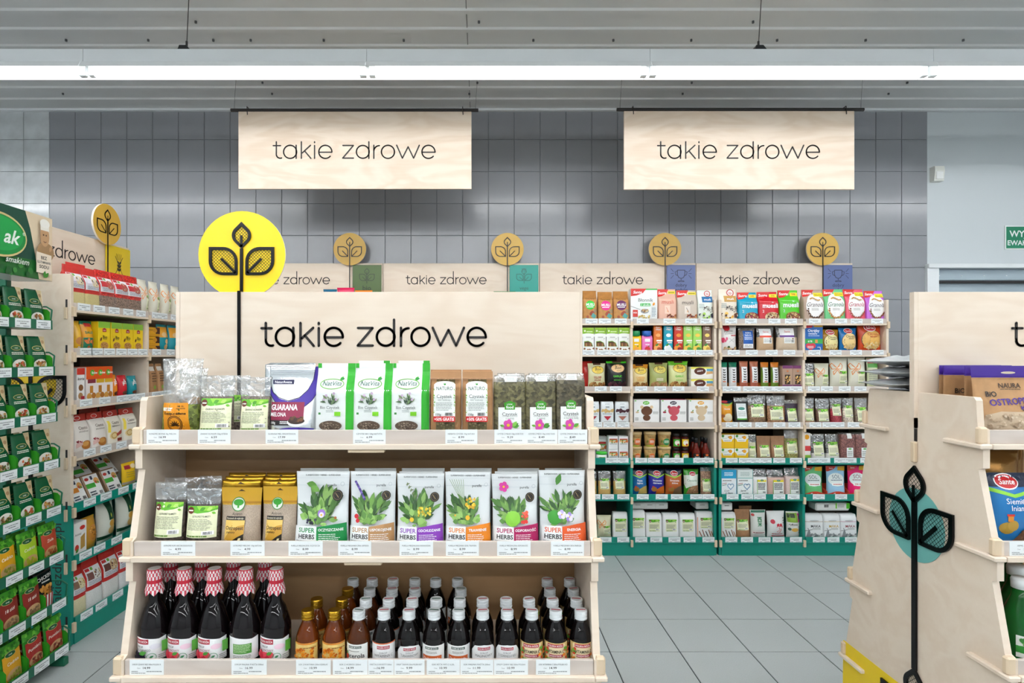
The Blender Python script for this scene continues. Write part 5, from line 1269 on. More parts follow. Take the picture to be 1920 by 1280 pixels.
for a, b, tc, c2, n in ((1510, 1545, '1c2022', 'a8845c', 'black'), (1546, 1577, 'c8a01c', 'd8b03c', 'gold'), (1577, 1608, '8a1c2c', 'd05a8c', 'dark red')):
    back(6, [(a, b, 965)], bag('brick', 'edf0f0', maka(tc, c2), 'paper', seed=a), f'white flour bag with windmill print and {n} lettering', 'flour bag', .075)
back(6, [(1529, 1594, 0)], lambda w, h, d: carton(w, h, d, 'e4e6e2', lambda P: (P.bars(.24, .2, .38, .7), P.rect(.58, 0, .62, 1, '7ad03c'), P.lines(.65, .2, .85, .8, 5), P.rect(.9, 0, 1, 1, '5ac82c')), b=.008, name='flour_brick'), 'flour bag with lime green ends lying on others', 'flour brick', .10, tilt=0, zoff=.205, fullh=.055, back_=.02, tagit=False)
back(6, [(1352, 1374, 0)], lying, 'white flour brick lying beside the paper pouches', 'flour brick', .12, tilt=0, zoff=.205, fullh=.055, back_=.03, tagit=False)
HID = .029
# ------------------------------------------------------------------ front stand: herbs, superfoods, syrups
FN = ['on the front stand top shelf', 'on the front stand middle shelf', 'on the front stand bottle shelf']
def front(k, x0, x1, yt, make, label, cat, row=0.0, d=.05, group=None, tilt=-.05, rz=None, zh=None):
    Y = Y0 - HB[k] + .036 + row; zb = GZ[k] + .0135
    w = (x1 - x0) * Y / F; h = zh or (wz(yt, Y + .01) - zb)
    pr = make(w, h, d) if callable(make) else make
    o = place(pr, (wx((x0 + x1) / 2, Y), Y + d / 2, zb), RNG.uniform(-.03, .03) if rz is None else rz, label, cat, group, rx=tilt)
    return pr
def fbag(kind, col, paint, finish='soft', bands=None, seed=0, wr=.002, name='food_pouch'):
    return lambda w, h, d: soft(kind, w, h, d, col, paint, finish, bands, seed, wr, name, fine=True)
def fclear(fill, paint, kind='doy', fm='grain', seed=0, wr=.003, name='clear_bag'):
    return lambda w, h, d: soft(kind, w, h, d, None, paint, seed=seed, wr=wr, fill=fill, fillmat=fm, name=name, fine=True)
# hemp in cellophane with an orange card
def hemp(P):
    P.rect(.10, .0, .78, .38, 'ef9c1e'); P.rect(.10, .27, .42, .315, 'f6f2ea'); P.text(.26, .292, .022, 'ORVITA', '555048', .26); P.text(.6, .335, .022, 'Susz do', '5a3210', .3, .01); P.text(.6, .305, .022, 'zaparzania', '5a3210', .32, .01)
    P.text(.44, .235, .036, 'Konopie siewne', '3a2008', .6, .03); P.ring(.44, .09, .19, None, .018, '3a2008'); P.ell(.44, .09, .165, None, '3a2008', 22); P.ell(.44, .09, .15, None, 'ef9c1e', 22)
    for q in range(7): P.leaf(.44, .06, .14, math.pi/2 + (q - 3) * .5, .12, '3a2008')
front(0, 288, 366, 672, fclear((.44, '7c8a3e'), hemp, 'pillow', 'leafy', 3, .007), 'crumpled clear bag of dried hemp with an orange card, on the front stand', 'herb bag', d=.07, rz=.05)
front(0, 322, 378, 690, fclear((.5, '7c8a3e'), lambda P: P.rect(.3, .2, .9, .5, 'b08048'), 'pillow', 'leafy', 4, .006), 'crumpled clear hemp bag behind the orange card bag', 'herb bag', row=.085, d=.06)
front(0, 364, 431, 704, fclear((.68, '6e6258'), lambda P: biolabel(P, .06, .0, .96, .58, 'ZIARNO KONOPI', 2), 'doy', 'grain', 5), 'zip bag of grey hemp seed beside the orange card bag', 'seed bag', d=.05)
front(0, 441, 500, 707, fclear((.70, '75695e'), lambda P: biolabel(P, .06, .0, .96, .58, 'ZIARNO KONOPI', 3), 'doy', 'grain', 6), 'zip bag of grey hemp seed beside the purple and silver pouch', 'seed bag', d=.05)
front(0, 405, 462, 704, fclear((.68, '6e6258'), lambda P: biolabel(P, .3, .1, .96, .62, 'KONOPI', 4), 'doy', 'grain', 7), 'zip bag of hemp seed standing behind the two hemp seed bags', 'seed bag', row=.075, d=.04)
# guarana
def guarana(P):
    P.poly([(.0, .68), (.06, .58), (.2, .5), (.42, .45), (.64, .5), (.8, .62), (.9, .78), (.93, 1.0), (1.0, 1.0), (1, .6), (.9, .46), (.7, .33), (.5, .28), (.25, .34), (.08, .48), (0, .56)], '41279c')
    P.stroke([(.0, .69), (.06, .59), (.2, .51), (.42, .46), (.64, .51), (.8, .63), (.9, .79), (.93, 1.0)], .012, '181430'); P.stroke([(1, .6), (.9, .46), (.7, .33), (.5, .28), (.25, .34), (.08, .48), (0, .56)], .012, '181430')
    P.rect(.06, .72, .5, .79, '2a2a54'); P.text(.28, .755, .04, 'NaturAvena', 'f4f4fa', .4, .015)
    P.rect(.04, .16, .76, .44, '8d1440'); P.text(.34, .36, .085, 'GUARANA', 'ffffff', .58, .03); P.text(.22, .25, .06, 'MIELONA', 'ffffff', .36, .015); P.rect(.04, .08, .56, .16, '1c1a1c'); P.text(.12, .12, .035, '100g', 'ffffff', .14, .01); P.lines(.28, .1, .5, .15, 2, 'f0f0f0', .5)
    P.ell(.62, .13, .18, .07, 'f2f2f4', 20); P.ell(.62, .15, .165, .05, '3a1f10', 20); heap(P, .5, .14, .74, .2, ['5a3418', '3a1f10', '74461f'], 20, .035); P.ell(.62, .02, .34, .03, '41279c', 18)
    for y in (.88, .91, .955): P.rect(.02, y, .92, y + .006, 'b9bfc4')
front(0, 496, 591, 687, fbag('doy', 'dfe3e6', guarana, 'metal', seed=2, wr=.0015), 'silver pouch with purple swoosh and dark red guarana panel', 'superfood pouch', d=.06, rz=0)
for i in range(4):
    front(0, 494 + i * 3, 583 + i * 2, 683 - i, fbag('flat', 'd9dde0', None, 'metal', seed=20 + i, wr=.0008), 'silver pouch stacked behind the guarana pouch' + f', {ORD[i]} behind it', 'superfood pouch', row=.062 + i * .017, d=.012, group='guarana pouches on the front stand', rz=0, tilt=-.04)
# cistus in white and green bags
def natvita(P):
    P.rect(.80, 0, 1, 1, '2fae2a'); P.rect(0, .93, .1, 1, '2fae2a'); P.ring(.42, .69, .31, .075, .02, '6fb43c'); P.text(.42, .70, .07, 'NatVita', '3a6a58', .5, .0, shear=.25); P.leaf(.62, .74, .14, .9, .3, '4fae2c'); P.leaf(.62, .76, .12, .2, .3, '2c8a3c')
    P.bouquet(.4, .38, .26, 30, ['4f6a4a', '6f8a5e', '3c5440', '8a9a74'], 4, 1.3, .16)
    for x, y in ((.3, .52), (.5, .55), (.56, .46), (.24, .46)): P.ell(x, y, .035, None, 'cbb0cc', 8)
    P.text(.4, .345, .042, 'Bio Czystek', '3c4a44', .56); P.lines(.3, .27, .5, .31, 2, '9aa4a0', .4); P.rect(.52, .22, .68, .28, '7acb1f'); P.rect(.1, .24, .16, .27, '3a8a3c')
    P.ell(.42, .075, .30, .075, '5c4a3c', 22); P.blobs(.2, .03, .64, .12, 60, ['8a7a68', '6b5a4a', 'a5937e', '4c3d32'], .018, 8)
nv = front(0, 590, 662, 681, fbag('gus', 'edf1ef', natvita, 'soft', seed=3), 'white and green bag of cistus tea beside the guarana pouch', 'tea bag', d=.05)
front(0, 661, 734, 679, nv, 'white and green bag of cistus tea between two alike', 'tea bag')
front(0, 732, 805, 679, nv, 'white and green bag of cistus tea beside the brown paper tea', 'tea bag')
nb = lambda w, h, d: soft('gus', w, h, d, 'e7ecea', lambda P: P.rect(.8, 0, 1, 1, '2fae2a'), 'soft', [(.9, 'e7ecea'), (1.01, 'e7ecea')], 5)
front(0, 668, 728, 676, nb, 'plain backed white and green tea bag in the second row', 'tea bag', row=.075, d=.045)
front(0, 744, 804, 676, nb, 'plain backed white and green tea bag in second row by brown paper tea', 'tea bag', row=.075, d=.045)
# cistus in brown paper
def naturo(P):
    P.rect(.18, 0, .80, .9, '6e6440'); P.blobs(.2, .02, .78, .88, 150, ['8a7d52', '5a5034', 'a3956a', '746a46'], .03, 6)
    P.rect(0, .86, 1, .99, 'b98a5e'); P.stroke([(0, .87), (1, .87)], .02, '8a6240')
    P.rect(.12, .22, .82, .78, 'f1f3f0'); P.ell(.47, .78, .33, .05, 'f1f3f0', 16); P.text(.47, .71, .06, 'NATURO', '2f5a4a', .54, .012); P.leaf(.47, .76, .08, 1.9, .3, '3c9a3c'); P.leaf(.47, .76, .08, 1.1, .3, '3c9a3c')
    P.text(.47, .58, .06, 'Czystek', '3a4440', .5); P.text(.47, .52, .03, 'liść ziołowy', '8a9490', .5); P.lines(.2, .34, .74, .48, 6, '9aa29e', .4); P.text(.28, .28, .035, '150g', '3a4440', .2, .01); P.bars(.5, .26, .74, .31)
    for s in (.14, .8): P.blobs(s - .02, .3, s + .02, .7, 16, ['9acb5c', '6fae3c'], .018, 3)
    P.rect(.12, .16, .82, .25, 'cf1f22'); P.text(.47, .205, .05, '+50% GRATIS', 'ffffff', .64, .02)
nt_ = front(0, 807, 864, 696, fbag('gus', 'b6875a', naturo, 'kraft', seed=3), 'brown paper tea bag with red banner beside the white and green tea', 'tea bag', d=.05)
front(0, 867, 924, 696, nt_, 'brown paper tea bag with red banner beside the clear leaf tea', 'tea bag')
kb = lambda w, h, d: soft('gus', w, h, d, 'ab7d52', lambda P: (P.rect(.0, .93, .45, .97, 'b03028'), P.rect(.7, .93, 1, .97, 'b03028')), 'kraft', None, 7)
front(0, 806, 864, 693, kb, 'brown paper tea bag with red tape in second row by the white tea', 'tea bag', row=.07, d=.045)
front(0, 867, 922, 693, kb, 'brown paper tea bag with red tape in second row by the clear tea', 'tea bag', row=.07, d=.045)
# cistus in clear blocks
def lookfood(sub, cols):
    def p(P):
        P.rect(.14, .0, .86, .42, 'f3f5f2'); P.poly([(.34, .42), (.32, .5), (.5, .54), (.68, .5), (.66, .38), (.34, .38)], '3f9a1f'); P.text(.5, .475, .026, 'LOOK', 'ffffff', .24, .01); P.text(.5, .425, .05, 'food', 'ffffff', .28, .02)
        P.text(.5, .30, .06, 'Czystek', '3a4240', .56); P.stroke([(.26, .255), (.74, .255)], .008, '5a6460'); P.text(.5, .225, .032, sub, '8a948f', .5)
        for q in range(5): P.ell(.45 + .085 * math.cos(q * 1.257), .10 + .06 * math.sin(q * 1.257), .075, .052, 'd64aa8', 12)
        P.ell(.45, .10, .05, None, 'e8c02c', 12)
        for q, c in enumerate(cols): P.leaf(.58, .07, .22, .2 + q * .35, .3, c)
        P.leaf(.34, .08, .16, 2.9, .25, '6fae3c')
        P.rect(.34, .88, .72, .985, 'f1f3f1'); P.lines(.4, .9, .66, .96, 2, 'a9b3ae', .4)
    return p
for i, (a, b, y, sub, cl, n) in enumerate(((926, 986, 704, 'z melisą', ['5fae3c', '3f8a2c', '7fc24c'], 'beside the brown paper tea'), (986, 1043, 703, 'z miętą', ['3f8a2c', '4f9a34'], 'between two alike'), (1044, 1098, 700, 'z morwą białą', ['e0d48c', '5fae3c'], 'beside the end panel'))):
    front(0, a, b, y, fclear((.9, ['6a6440', '625c3c', '57503a'][i]), lookfood(sub, cl), 'brick', 'leafy', 3 + i, .003), f'clear block bag of leaf tea with purple flower label, {n}', 'tea bag', d=.055, rz=0)
for i, (a, b) in enumerate(((932, 986), (992, 1046))):
    front(0, a, b, 700, fclear((.9, '6a6440'), lambda P: P.rect(.34, .88, .72, .985, 'f1f3f1'), 'brick', 'leafy', 8 + i, .003), 'clear block bag of leaf tea in second row, ' + ['nearer the brown paper tea', 'nearer the end panel'][i], 'tea bag', row=.08, d=.05, rz=0)
HID = .024
# --- middle shelf
mth = lambda s: (lambda P: biolabel(P, .06, .08, .94, .66, 'OSTROPEST PLAMISTY', s))
front(1, 277, 339, 907, fclear((.74, '4a3f38'), mth(1), 'doy', 'grain', 2), 'zip bag of dark milk thistle seed beside the end panel', 'seed bag', d=.05)
front(1, 338, 405, 918, fclear((.74, '4a3f38'), mth(2), 'doy', 'grain', 3), 'zip bag of dark milk thistle seed beside the gold pouches', 'seed bag', d=.05)
front(1, 300, 372, 897, fclear((.6, '4a3f38'), None, 'doy', 'grain', 4), 'zip bag of milk thistle seed in the second row by the end panel', 'seed bag', row=.07, d=.035)
front(1, 366, 408, 894, fclear((.6, '4a3f38'), None, 'doy', 'grain', 5), 'zip bag of milk thistle seed in the second row by the gold pouches', 'seed bag', row=.07, d=.035)
def astron(P):
    P.rect(0, .72, 1, 1, 'd8a62a'); P.rect(0, .70, 1, .74, 'b98418'); P.poly([(.42, .93), (.47, .955), (.5, .97), (.53, .955), (.6, .93)], '4a3414')
    P.ell(.44, .69, .17, None, '2f8a2c', 24); P.ell(.44, .69, .15, None, 'd9dcd2', 22); P.ell(.44, .72, .13, .06, '36a32c', 18); P.rect(.415, .62, .465, .7, '36a32c')
    P.text(.44, .515, .05, 'Astron', '2c2a26', .38); P.rect(.16, .40, .66, .47, '1f1a12'); P.text(.4, .435, .035, 'Rumianek do wątroby', 'f0e6c8', .44, .0, shear=.2)
    P.rect(.16, .0, .66, .40, 'c8962e'); P.poly([(.16, .05), (.3, .22), (.5, .3), (.66, .32), (.66, .4), (.16, .4)], 'e2bd62'); P.poly([(.3, 0), (.5, .1), (.66, .16), (.66, 0)], '1f1a12'); P.text(.41, .265, .065, 'Ostropest', '1c1610', .46, .015); P.text(.33, .19, .038, 'plamisty', '1c1610', .26, .01)
    P.text(.22, .03, .03, '150g', 'f0e6c8', .12); P.leaf(.52, .04, .1, .6, .3, 'e8dca8')
for i, (a, b, y) in enumerate(((405, 483, 917), (484, 551, 915))):
    front(1, a, b, y, fbag('doy', 'a99884', astron, 'metal' if False else 'flour', [(.72, 'b3a08c'), (1.01, 'd8a62a')], seed=3 + i, wr=.002), 'gold topped pouch of ground milk thistle, ' + ['beside the clear seed bags', 'beside the white herb pouches'][i], 'superfood pouch', d=.05)
for r in range(3):
    for i, (a, b) in enumerate(((412 + r * 6, 484 + r * 5), (488 + r * 4, 552))):
        front(1, a, b, 914 - r * 9, fbag('flat', 'd0a030', lambda P: P.poly([(.42, .93), (.47, .955), (.5, .97), (.53, .955), (.6, .93)], '4a3414'), 'metal', seed=9 + r + i, wr=.0012), f'gold pouch with hanging slot, {ORD[r + 1]} row, ' + ['clear bag side', 'white pouch side'][i], 'superfood pouch', row=.066 + r * .032, d=.02, group='gold pouches on the front stand', zh=.168 + .003 * r)
def herbs(c, name, seed, extra, badge=True):
    def p(P):
        P.text(.5, .945, .022, 'SUPERFOODS • HERBS • SUPERHERBS', '4a4e50', .86, .008); P.stroke([(.0, .905), (1, .905)], .004, 'cfd6da'); P.stroke([(.0, .80), (1, .80)], .006, 'd3dade')
        P.bouquet(.46, .28, .56, 74, GRN, seed, .85, .15); P.bouquet(.46, .26, .32, 26, ['7aa850', '94bf66', '5c8a40'], seed + 9, 1.2, .3)
        extra(P)
        P.text(.70, .815, .036, 'purella', '3c4144', .26, .008); P.ring(.9, .83, .035, None, .006, 'b9c2c6')
        if badge: P.ell(.82, .67, .10, None, '151314', 22); P.ring(.82, .67, .075, None, .012, '6a5a40'); P.ell(.82, .67, .05, None, '2c241c', 14); P.stroke([(.78, .70), (.84, .64)], .012, 'a08a60')
        P.poly([(.46, 0), (1, 0), (1, .285), (.8, .275), (.46, .24)], c); P.rect(.03, .0, .455, .25, 'f2f4f3')
        P.text(.265, .195, .062, 'SUPER', c, .36, .02); P.text(.265, .105, .062, 'HERBS', '1d2021', .38, .02); P.lines(.06, .03, .42, .055, 1, 'a4abae', .6)
        P.text(.72, .2, .036, name, 'ffffff', .46, .018); P.lines(.5, .02, .9, .15, 5, 'ffffff', .3, seed)
    return p
def ex1(P): P.ell(.53, .42, .075, None, '9a72c8', 12); P.ell(.53, .40, .05, None, 'e6dcf0', 10); P.ell(.53, .40, .02, None, 'e0b02c', 8); P.blobs(.26, .26, .42, .34, 9, ['1c1a2c', '2c2a44'], .026, 2); P.leaf(.22, .84, .2, -.2, .3, '5c8f3c'); P.leaf(.3, .8, .2, -.5, .3, '6fa048'); P.ell(.8, .36, .025, None, 'b0642c', 8)
def ex2(P):
    for i in range(12): P.ell(.14 + i * .018, .86 - i * .022, .028, None, ['5c4a94', '7a66b4', '44367a'][i % 3], 8)
    P.ell(.17, .38, .05, None, 'd02430', 10); P.ell(.2, .32, .045, None, 'd02430', 10)
def ex3(P):
    for i in range(10): P.leaf(.2 + i * .02, .84 - i * .022, .09, .4 + (i % 2), .16, '6b7a50')
    P.blobs(.48, .4, .74, .52, 26, ['e0c22c', 'c8a820', 'ecd84c'], .026, 5); P.ell(.34, .35, .045, None, 'f0b81c', 10)
def ex4(P):
    for i in range(7): P.stroke([(.42, .5), (.1 + i * .05, .9)], .008, '7a9a54')
    P.blobs(.46, .5, .7, .64, 26, ['e2b420', 'f0cc3c', 'c89a18'], .026, 6); P.ell(.5, .37, .05, None, 'f0b81c', 10); P.ell(.22, .4, .02, None, 'd8a02c', 8)
def ex5(P):
    for q in range(5): P.ell(.25 + .06 * math.cos(q * 1.257), .82 + .045 * math.sin(q * 1.257), .05, None, 'd6409c', 9)
    P.ell(.25, .82, .025, None, 'e8c02c', 8); P.ell(.44, .36, .17, .11, '86c83c', 18, .5); P.blobs(.62, .3, .76, .48, 16, ['d8342c', 'e85a3c'], .035, 4)
def ex6(P):
    P.ell(.3, .36, .15, .1, '3f9a34', 16, -.4)
    for x, y, c in ((.46, .40, 'b9a8dc'), (.63, .37, '9c86cc')):
        for q in range(5): P.ell(x + .05 * math.cos(q * 1.257 + .3), y + .036 * math.sin(q * 1.257 + .3), .046, None, c if q % 2 else 'e2daf0', 9)
        P.ell(x, y, .016, None, 'e8c02c', 8)
    P.leaf(.36, .8, .26, 1.2, .25, '4f8a3c')
SH = [(549, 651, '158a45', 'OCZYSZCZANIE', ex1, 'green'), (652, 740, 'b98a5a', 'USPOKOJENIE', ex2, 'tan'), (741, 832, '8a3cb4', 'ODCHUDZANIE', ex3, 'purple'), (833, 921, 'e8861a', 'TRAWIENIE', ex4, 'amber'), (922, 1011, 'b0145a', 'ODPORNOŚĆ', ex5, 'magenta'), (1012, 1101, 'e05a24', 'ENERGIA', ex6, 'orange red')]
for i, (a, b, c, nm, ex, cn) in enumerate(SH):
    front(1, a, b, [886, 886, 890, 887, 891, 884][i], fbag('doy', 'edf1f2', herbs(c, nm, 20 + i, ex, i != 3), 'soft', seed=i, wr=.0012), f'white herb pouch with plant picture and {cn} name panel', 'herb pouch', d=.045, rz=0)
    for r in range(2):
        front(1, a + 6 + r * 5, b - 2 + r * 3 - (8 if i == 5 else 0), 884 - r * 6, fbag('flat', 'e4e9ea', lambda P: (P.text(.5, .945, .022, 'SUPERFOODS • HERBS • SUPERHERBS', '4a4e50', .86, .008)), 'soft', seed=40 + i * 3 + r, wr=.0008), f'white herb pouch {["second", "third"][r]} in line behind the {cn} panel pouch', 'herb pouch', row=.062 + r * .03, d=.016, rz=0, tilt=-.04)
# --- bottle shelf
def syrup(kind):
    r, h = .0375, .238
    L = Lathe([(r*.93, 0), (r, .006), (r, .088), (r*.97, .10), (r*.62, .142), (r*.36, .158), (r*.34, .19), (r*.36, .215), (r*.36, h - .004)], 24)
    me = L.mb('100a0c').mesh('syrup_bottle', [M['glass']], True)
    P = Print(r * 2.5, .058, lambda x, z, o=0: L.S(x, z + .019, o), .006, .0006)
    P.poly([(0, 0), (1, 0), (1, .96), (.8, .9), (.55, .96), (.3, 1.0), (0, .98)], 'f1f1f2')
    dk = kind == 'elder'
    if kind == 'back':
        P.rect(.3, .3, .8, .72, '4f9a3c'); P.lines(.32, .34, .78, .7, 6, 'cfe6b8', .4); P.lines(.3, .08, .8, .25, 3)
    else:
        P.rect(.10, .72, .56, .93, 'b01c34'); P.text(.33, .825, .09, 'POLSKA RÓŻA', 'ffffff', .42, .01); P.text(.3, .60, .09, 'SYROP', '3a3440', .36, .0); P.text(.34, .46, .095, 'Z BZU CZARNEGO' if dk else 'MALINOWY', '3a3440' if dk else 'a0204c', .54, .0)
        P.ell(.72, .6, .14, .12, 'f4d3e2' if not dk else 'e4e2ea', 14)
        if dk: P.blobs(.1, .04, .46, .34, 40, ['1c1830', '2c2844', '121020'], .05, 3); P.leaf(.35, .34, .2, .3, .3, '4f9a3c')
        else: P.blobs(.08, .02, .52, .32, 26, ['d8243c', 'e84a5c', 'b81830'], .08, 3); P.leaf(.4, .3, .16, .5, .3, '4f9a3c')
        P.ring(.64, .2, .1, None, .012, '4f9a6c'); P.leaf(.6, .18, .1, .5, .3, '3c8a5c'); P.rect(.85, .35, 1, .82, '5aa83c'); P.lines(.78, .05, .98, .28, 3)
    rc = r * .52; n = 28
    def zc(j, i): return [.178 + .006 * (i % 4 == 0) - .004 * (i % 4 == 2), .188, .197, .203, .212, .221, .230, h - .002, h][j]
    def rr(j, i): return [rc * 1.16 + .002 * (i % 4 == 2), rc * 1.12, rc * .98, rc * .9, rc * .92, rc * .92, rc * .92, rc * .9, rc * .8][j]
    mb = MB()
    for j in range(9):
        for i in range(n):
            t = 2 * math.pi * i / n; mb.v.append((rr(j, i) * math.sin(t), -rr(j, i) * math.cos(t), zc(j, i)))
    for j in range(8):
        for i in range(n):
            k = (i + 1) % n; mb.f.append((j*n+i, j*n+k, (j+1)*n+k, (j+1)*n+i)); mb.c.append('c8283c' if j == 3 or j == 7 else ('e8e0e0' if (i + j) % 2 else 'cf4658')); mb.m.append(0)
    mb.f.append(tuple(range(8*n, 9*n))); mb.c.append('f0eae8'); mb.m.append(0)
    return ('syrup_bottle', me, [('printed_label', P.mesh()), ('cloth_cover', mb.mesh('cloth_cover', [M['cloth']], False))])
SY = {k: syrup(k) for k in ('elder', 'rasp', 'back')}
zb3 = GZ[2] + .0135
Yr = Y0 - HB[2] + .036 + .04
for n, (px, kd) in enumerate(((290, 'elder'), (346, 'rasp'), (402, 'rasp'), (461, 'back'), (518, 'rasp'))):
    lb = {'elder': 'dark elderberry syrup bottle with gingham cloth cap in the front row', 'back': 'dark syrup bottle turned to show its green back label, gingham cap'}.get(kd) or 'dark raspberry syrup bottle with gingham cap, ' + {1: 'beside the elderberry bottle', 2: 'beside the turned bottle', 4: 'beside the amber juice bottles'}[n]
    place(SY[kd], (wx(px, Yr), Yr, zb3), 0, lb, 'syrup bottle', 'syrup bottles on the front stand')
for n, px in enumerate((320, 379, 438, 497)):
    place(SY['rasp'], (wx(px, Yr + .09), Yr + .09, zb3), .5, f'dark syrup bottle with gingham cap in second row, {ORD[n]} from the elderberry end', 'syrup bottle', 'syrup bottles on the front stand')
def juice(kind):
    r, h = .0292, .135
    glass = {'amber': '642c08', 'acerola': '4a220a'}.get(kind, '0d0808')
    L = Lathe([(r*.92, 0), (r, .004), (r, .062), (r*.95, .074), (r*.72, .092), (r*.48, .107), (r*.44, .114)], 22)
    me = L.mb(glass).mesh('juice_bottle', [M['glass']], True)
    P = Print(r * 2.5, .050, lambda x, z, o=0: L.S(x, z + .014, o), .006, .0006)
    if kind == 'amber':
        P.rect(0, 0, 1, .98, 'e8c878'); P.rect(0, .9, 1, .98, 'd8862a'); P.blobs(.2, .2, .8, .7, 40, ['e8861a', 'f0a02c', 'c8640c'], .05, 2); P.text(.36, .2, .2, 'Sok', '7a3a0c', .4, .01, shear=.2); P.lines(.5, .74, .9, .84, 1, '8a5a1c')
    elif kind == 'vitc':
        P.rect(0, 0, 1, .98, 'd8b878'); P.rect(.14, .05, .86, .92, 'ead9b0'); P.rect(.22, .76, .78, .93, 'b01c34'); P.text(.5, .845, .09, 'POLSKA RÓŻA', 'ffffff', .5, .01); P.text(.5, .56, .17, 'WITAMINA C', '3a3a2c', .62, .02); P.rect(.28, .28, .76, .42, 'b8344c'); P.text(.5, .35, .08, 'NAREWYBOR', 'ffffff', .42, .01); P.blobs(.06, .1, .24, .8, 14, ['5a9a2c', 'd8402c', 'e8862a', '7ab43c'], .05, 4); P.blobs(.78, .1, .96, .8, 14, ['5a9a2c', 'd8402c', 'e8862a'], .05, 5); P.ell(.35, .13, .1, None, '6fae2c', 10)
    elif kind == 'rose':
        P.rect(0, 0, 1, .86, 'eef0ee'); P.rect(.26, .66, .74, .78, '24443c'); P.text(.5, .72, .08, 'PREMIUM ROSA', 'f0f4f0', .42, .01); P.lines(.3, .46, .7, .58, 2); P.rect(.14, .0, .86, .36, 'd2642c'); P.text(.5, .2, .14, 'Dzika róża', 'ffffff', .62, .01)
    elif kind == 'acerola':
        P.rect(0, 0, 1, .92, 'f0f2ee'); P.rect(.3, .72, .76, .84, '24443c'); P.text(.53, .78, .08, 'PREMIUM ROSA', 'f0f4f0', .42, .01); P.lines(.3, .54, .7, .62, 1); P.text(.56, .36, .22, 'acerola', '2c2c2a', .62, .01); P.ell(.2, .28, .1, None, 'd83a2c', 12); P.leaf(.2, .36, .16, 1.2, .3, '3f8a3c'); P.lines(.36, .1, .7, .18, 1)
    else:
        nm, fr, tp = {'vit': ('WITAMINA C', ['c8242c', 'e04a3c'], .98), 'cran': ('ŻURAWINOWY', ['8c1a24', 'b02c3c'], .86), 'rasp': ('MALINOWY', ['c8245c', 'e04a7c'], .9), 'elder': ('Z CZARNEGO BZU', ['1c1830', '2c2844'], .9)}[kind]
        P.poly([(0, 0), (1, 0), (1, tp * .6), (.84, tp * .92), (.5, tp), (.16, tp * .92), (0, tp * .6)] if kind != 'vit' else [(0, 0), (1, 0), (1, .98), (0, .98)], 'eef0f0')
        if kind == 'vit': P.rect(0, .93, 1, .98, 'd8642c')
        P.rect(.28, tp * .70, .72, tp * .86, 'b01c34'); P.text(.5, tp * .78, .08, 'POLSKA RÓŻA', 'ffffff', .4, .01); P.text(.5, .50, .09, 'SYROP', '8a8f92', .3); P.text(.5, .36, .12, nm, '6a7074', .66, .0); P.blobs(.3, .02, .7, .16, 14, fr, .06, 3)
    tt = {'amber': ('c8982a', 'goldcap')}.get(kind, ('e4e8ea', 'cap'))
    rc = r * .53
    C = Lathe([(rc*.9, .1125), (rc*1.06, .114), (rc*1.06, .1175), (rc*.93, .1185), (rc*.93, .120), (rc*1.04, .1212), (rc*1.04, .1255), (rc*.95, .1265), (rc*.95, .1275), (rc*1.05, .1285), (rc*1.05, .133), (rc*.97, h)], 20)
    cm = C.mb(tt[0]).mesh('cap', [M[tt[1]]], False)
    parts = [('printed_label', P.mesh()), ('cap', cm)]
    if kind != 'amber':
        mb = MB(); mb.box(-rc * .75, -.002, h, rc * .75, .002, h + .0004, '2c5a48' if kind in ('rose', 'acerola') else 'b83040'); parts.append(('cap_mark', mb.mesh('cap_mark', [M['print']])))
    return ('juice_bottle', me, parts)
JU = {k: juice(k) for k in ('amber', 'vitc', 'rose', 'acerola', 'vit', 'cran', 'rasp', 'elder')}
JN = {'amber': 'amber sea buckthorn juice bottle, gold cap', 'vitc': 'dark juice bottle with tan vitamin label', 'rose': 'dark rosehip juice bottle with orange panel', 'acerola': 'brown acerola juice bottle, white cap', 'vit': 'dark juice bottle with orange edged white label', 'cran': 'dark cranberry syrup bottle, small white label', 'rasp': 'dark small raspberry syrup bottle, arched label', 'elder': 'dark small elderberry syrup bottle, arched label'}
Yj = Y0 - HB[2] + .036 + .032
JR = [[(577, 'amber'), (627, 'amber'), (673, 'acerola'), (720, 'vit'), (767, 'cran'), (814, 'rose'), (860, 'rose'), (905, 'rasp'), (951, 'elder'), (997, 'vitc'), (1042, 'vitc'), (1089, 'vitc')],
      [(594, 'amber'), (641, 'amber'), (686, 'acerola'), (729, 'vit'), (773, 'cran'), (818, 'rose'), (862, 'rose'), (905, 'rasp'), (949, 'elder'), (992, 'vitc'), (1036, 'vitc'), (1081, 'vitc')],
      [(652, 'amber'), (693, 'acerola'), (735, 'vit'), (778, 'cran'), (864, 'rose'), (1031, 'vitc'), (1075, 'vitc')],
      [(662, 'acerola'), (698, 'vit'), (737, 'cran'), (778, 'rose'), (817, 'rose'), (858, 'rose'), (1026, 'vitc'), (1068, 'vitc')]]
seen = {}
for rw, L_ in enumerate(JR):
    for px, kd in L_:
        Y = Yj + .067 * rw; same = [p for p, q in L_ if q == kd]; n = same.index(px)
        lb = JN[kd] + f', {["front", "second", "third", "rear"][rw]} row'
        if len(same) > 1: lb += f', {ORD[n]} from the syrup side'
        place(JU[kd], (wx(px, Y), Y, zb3), RNG.uniform(-.25, .25), lb, 'juice bottle', 'juice bottles on the front stand')

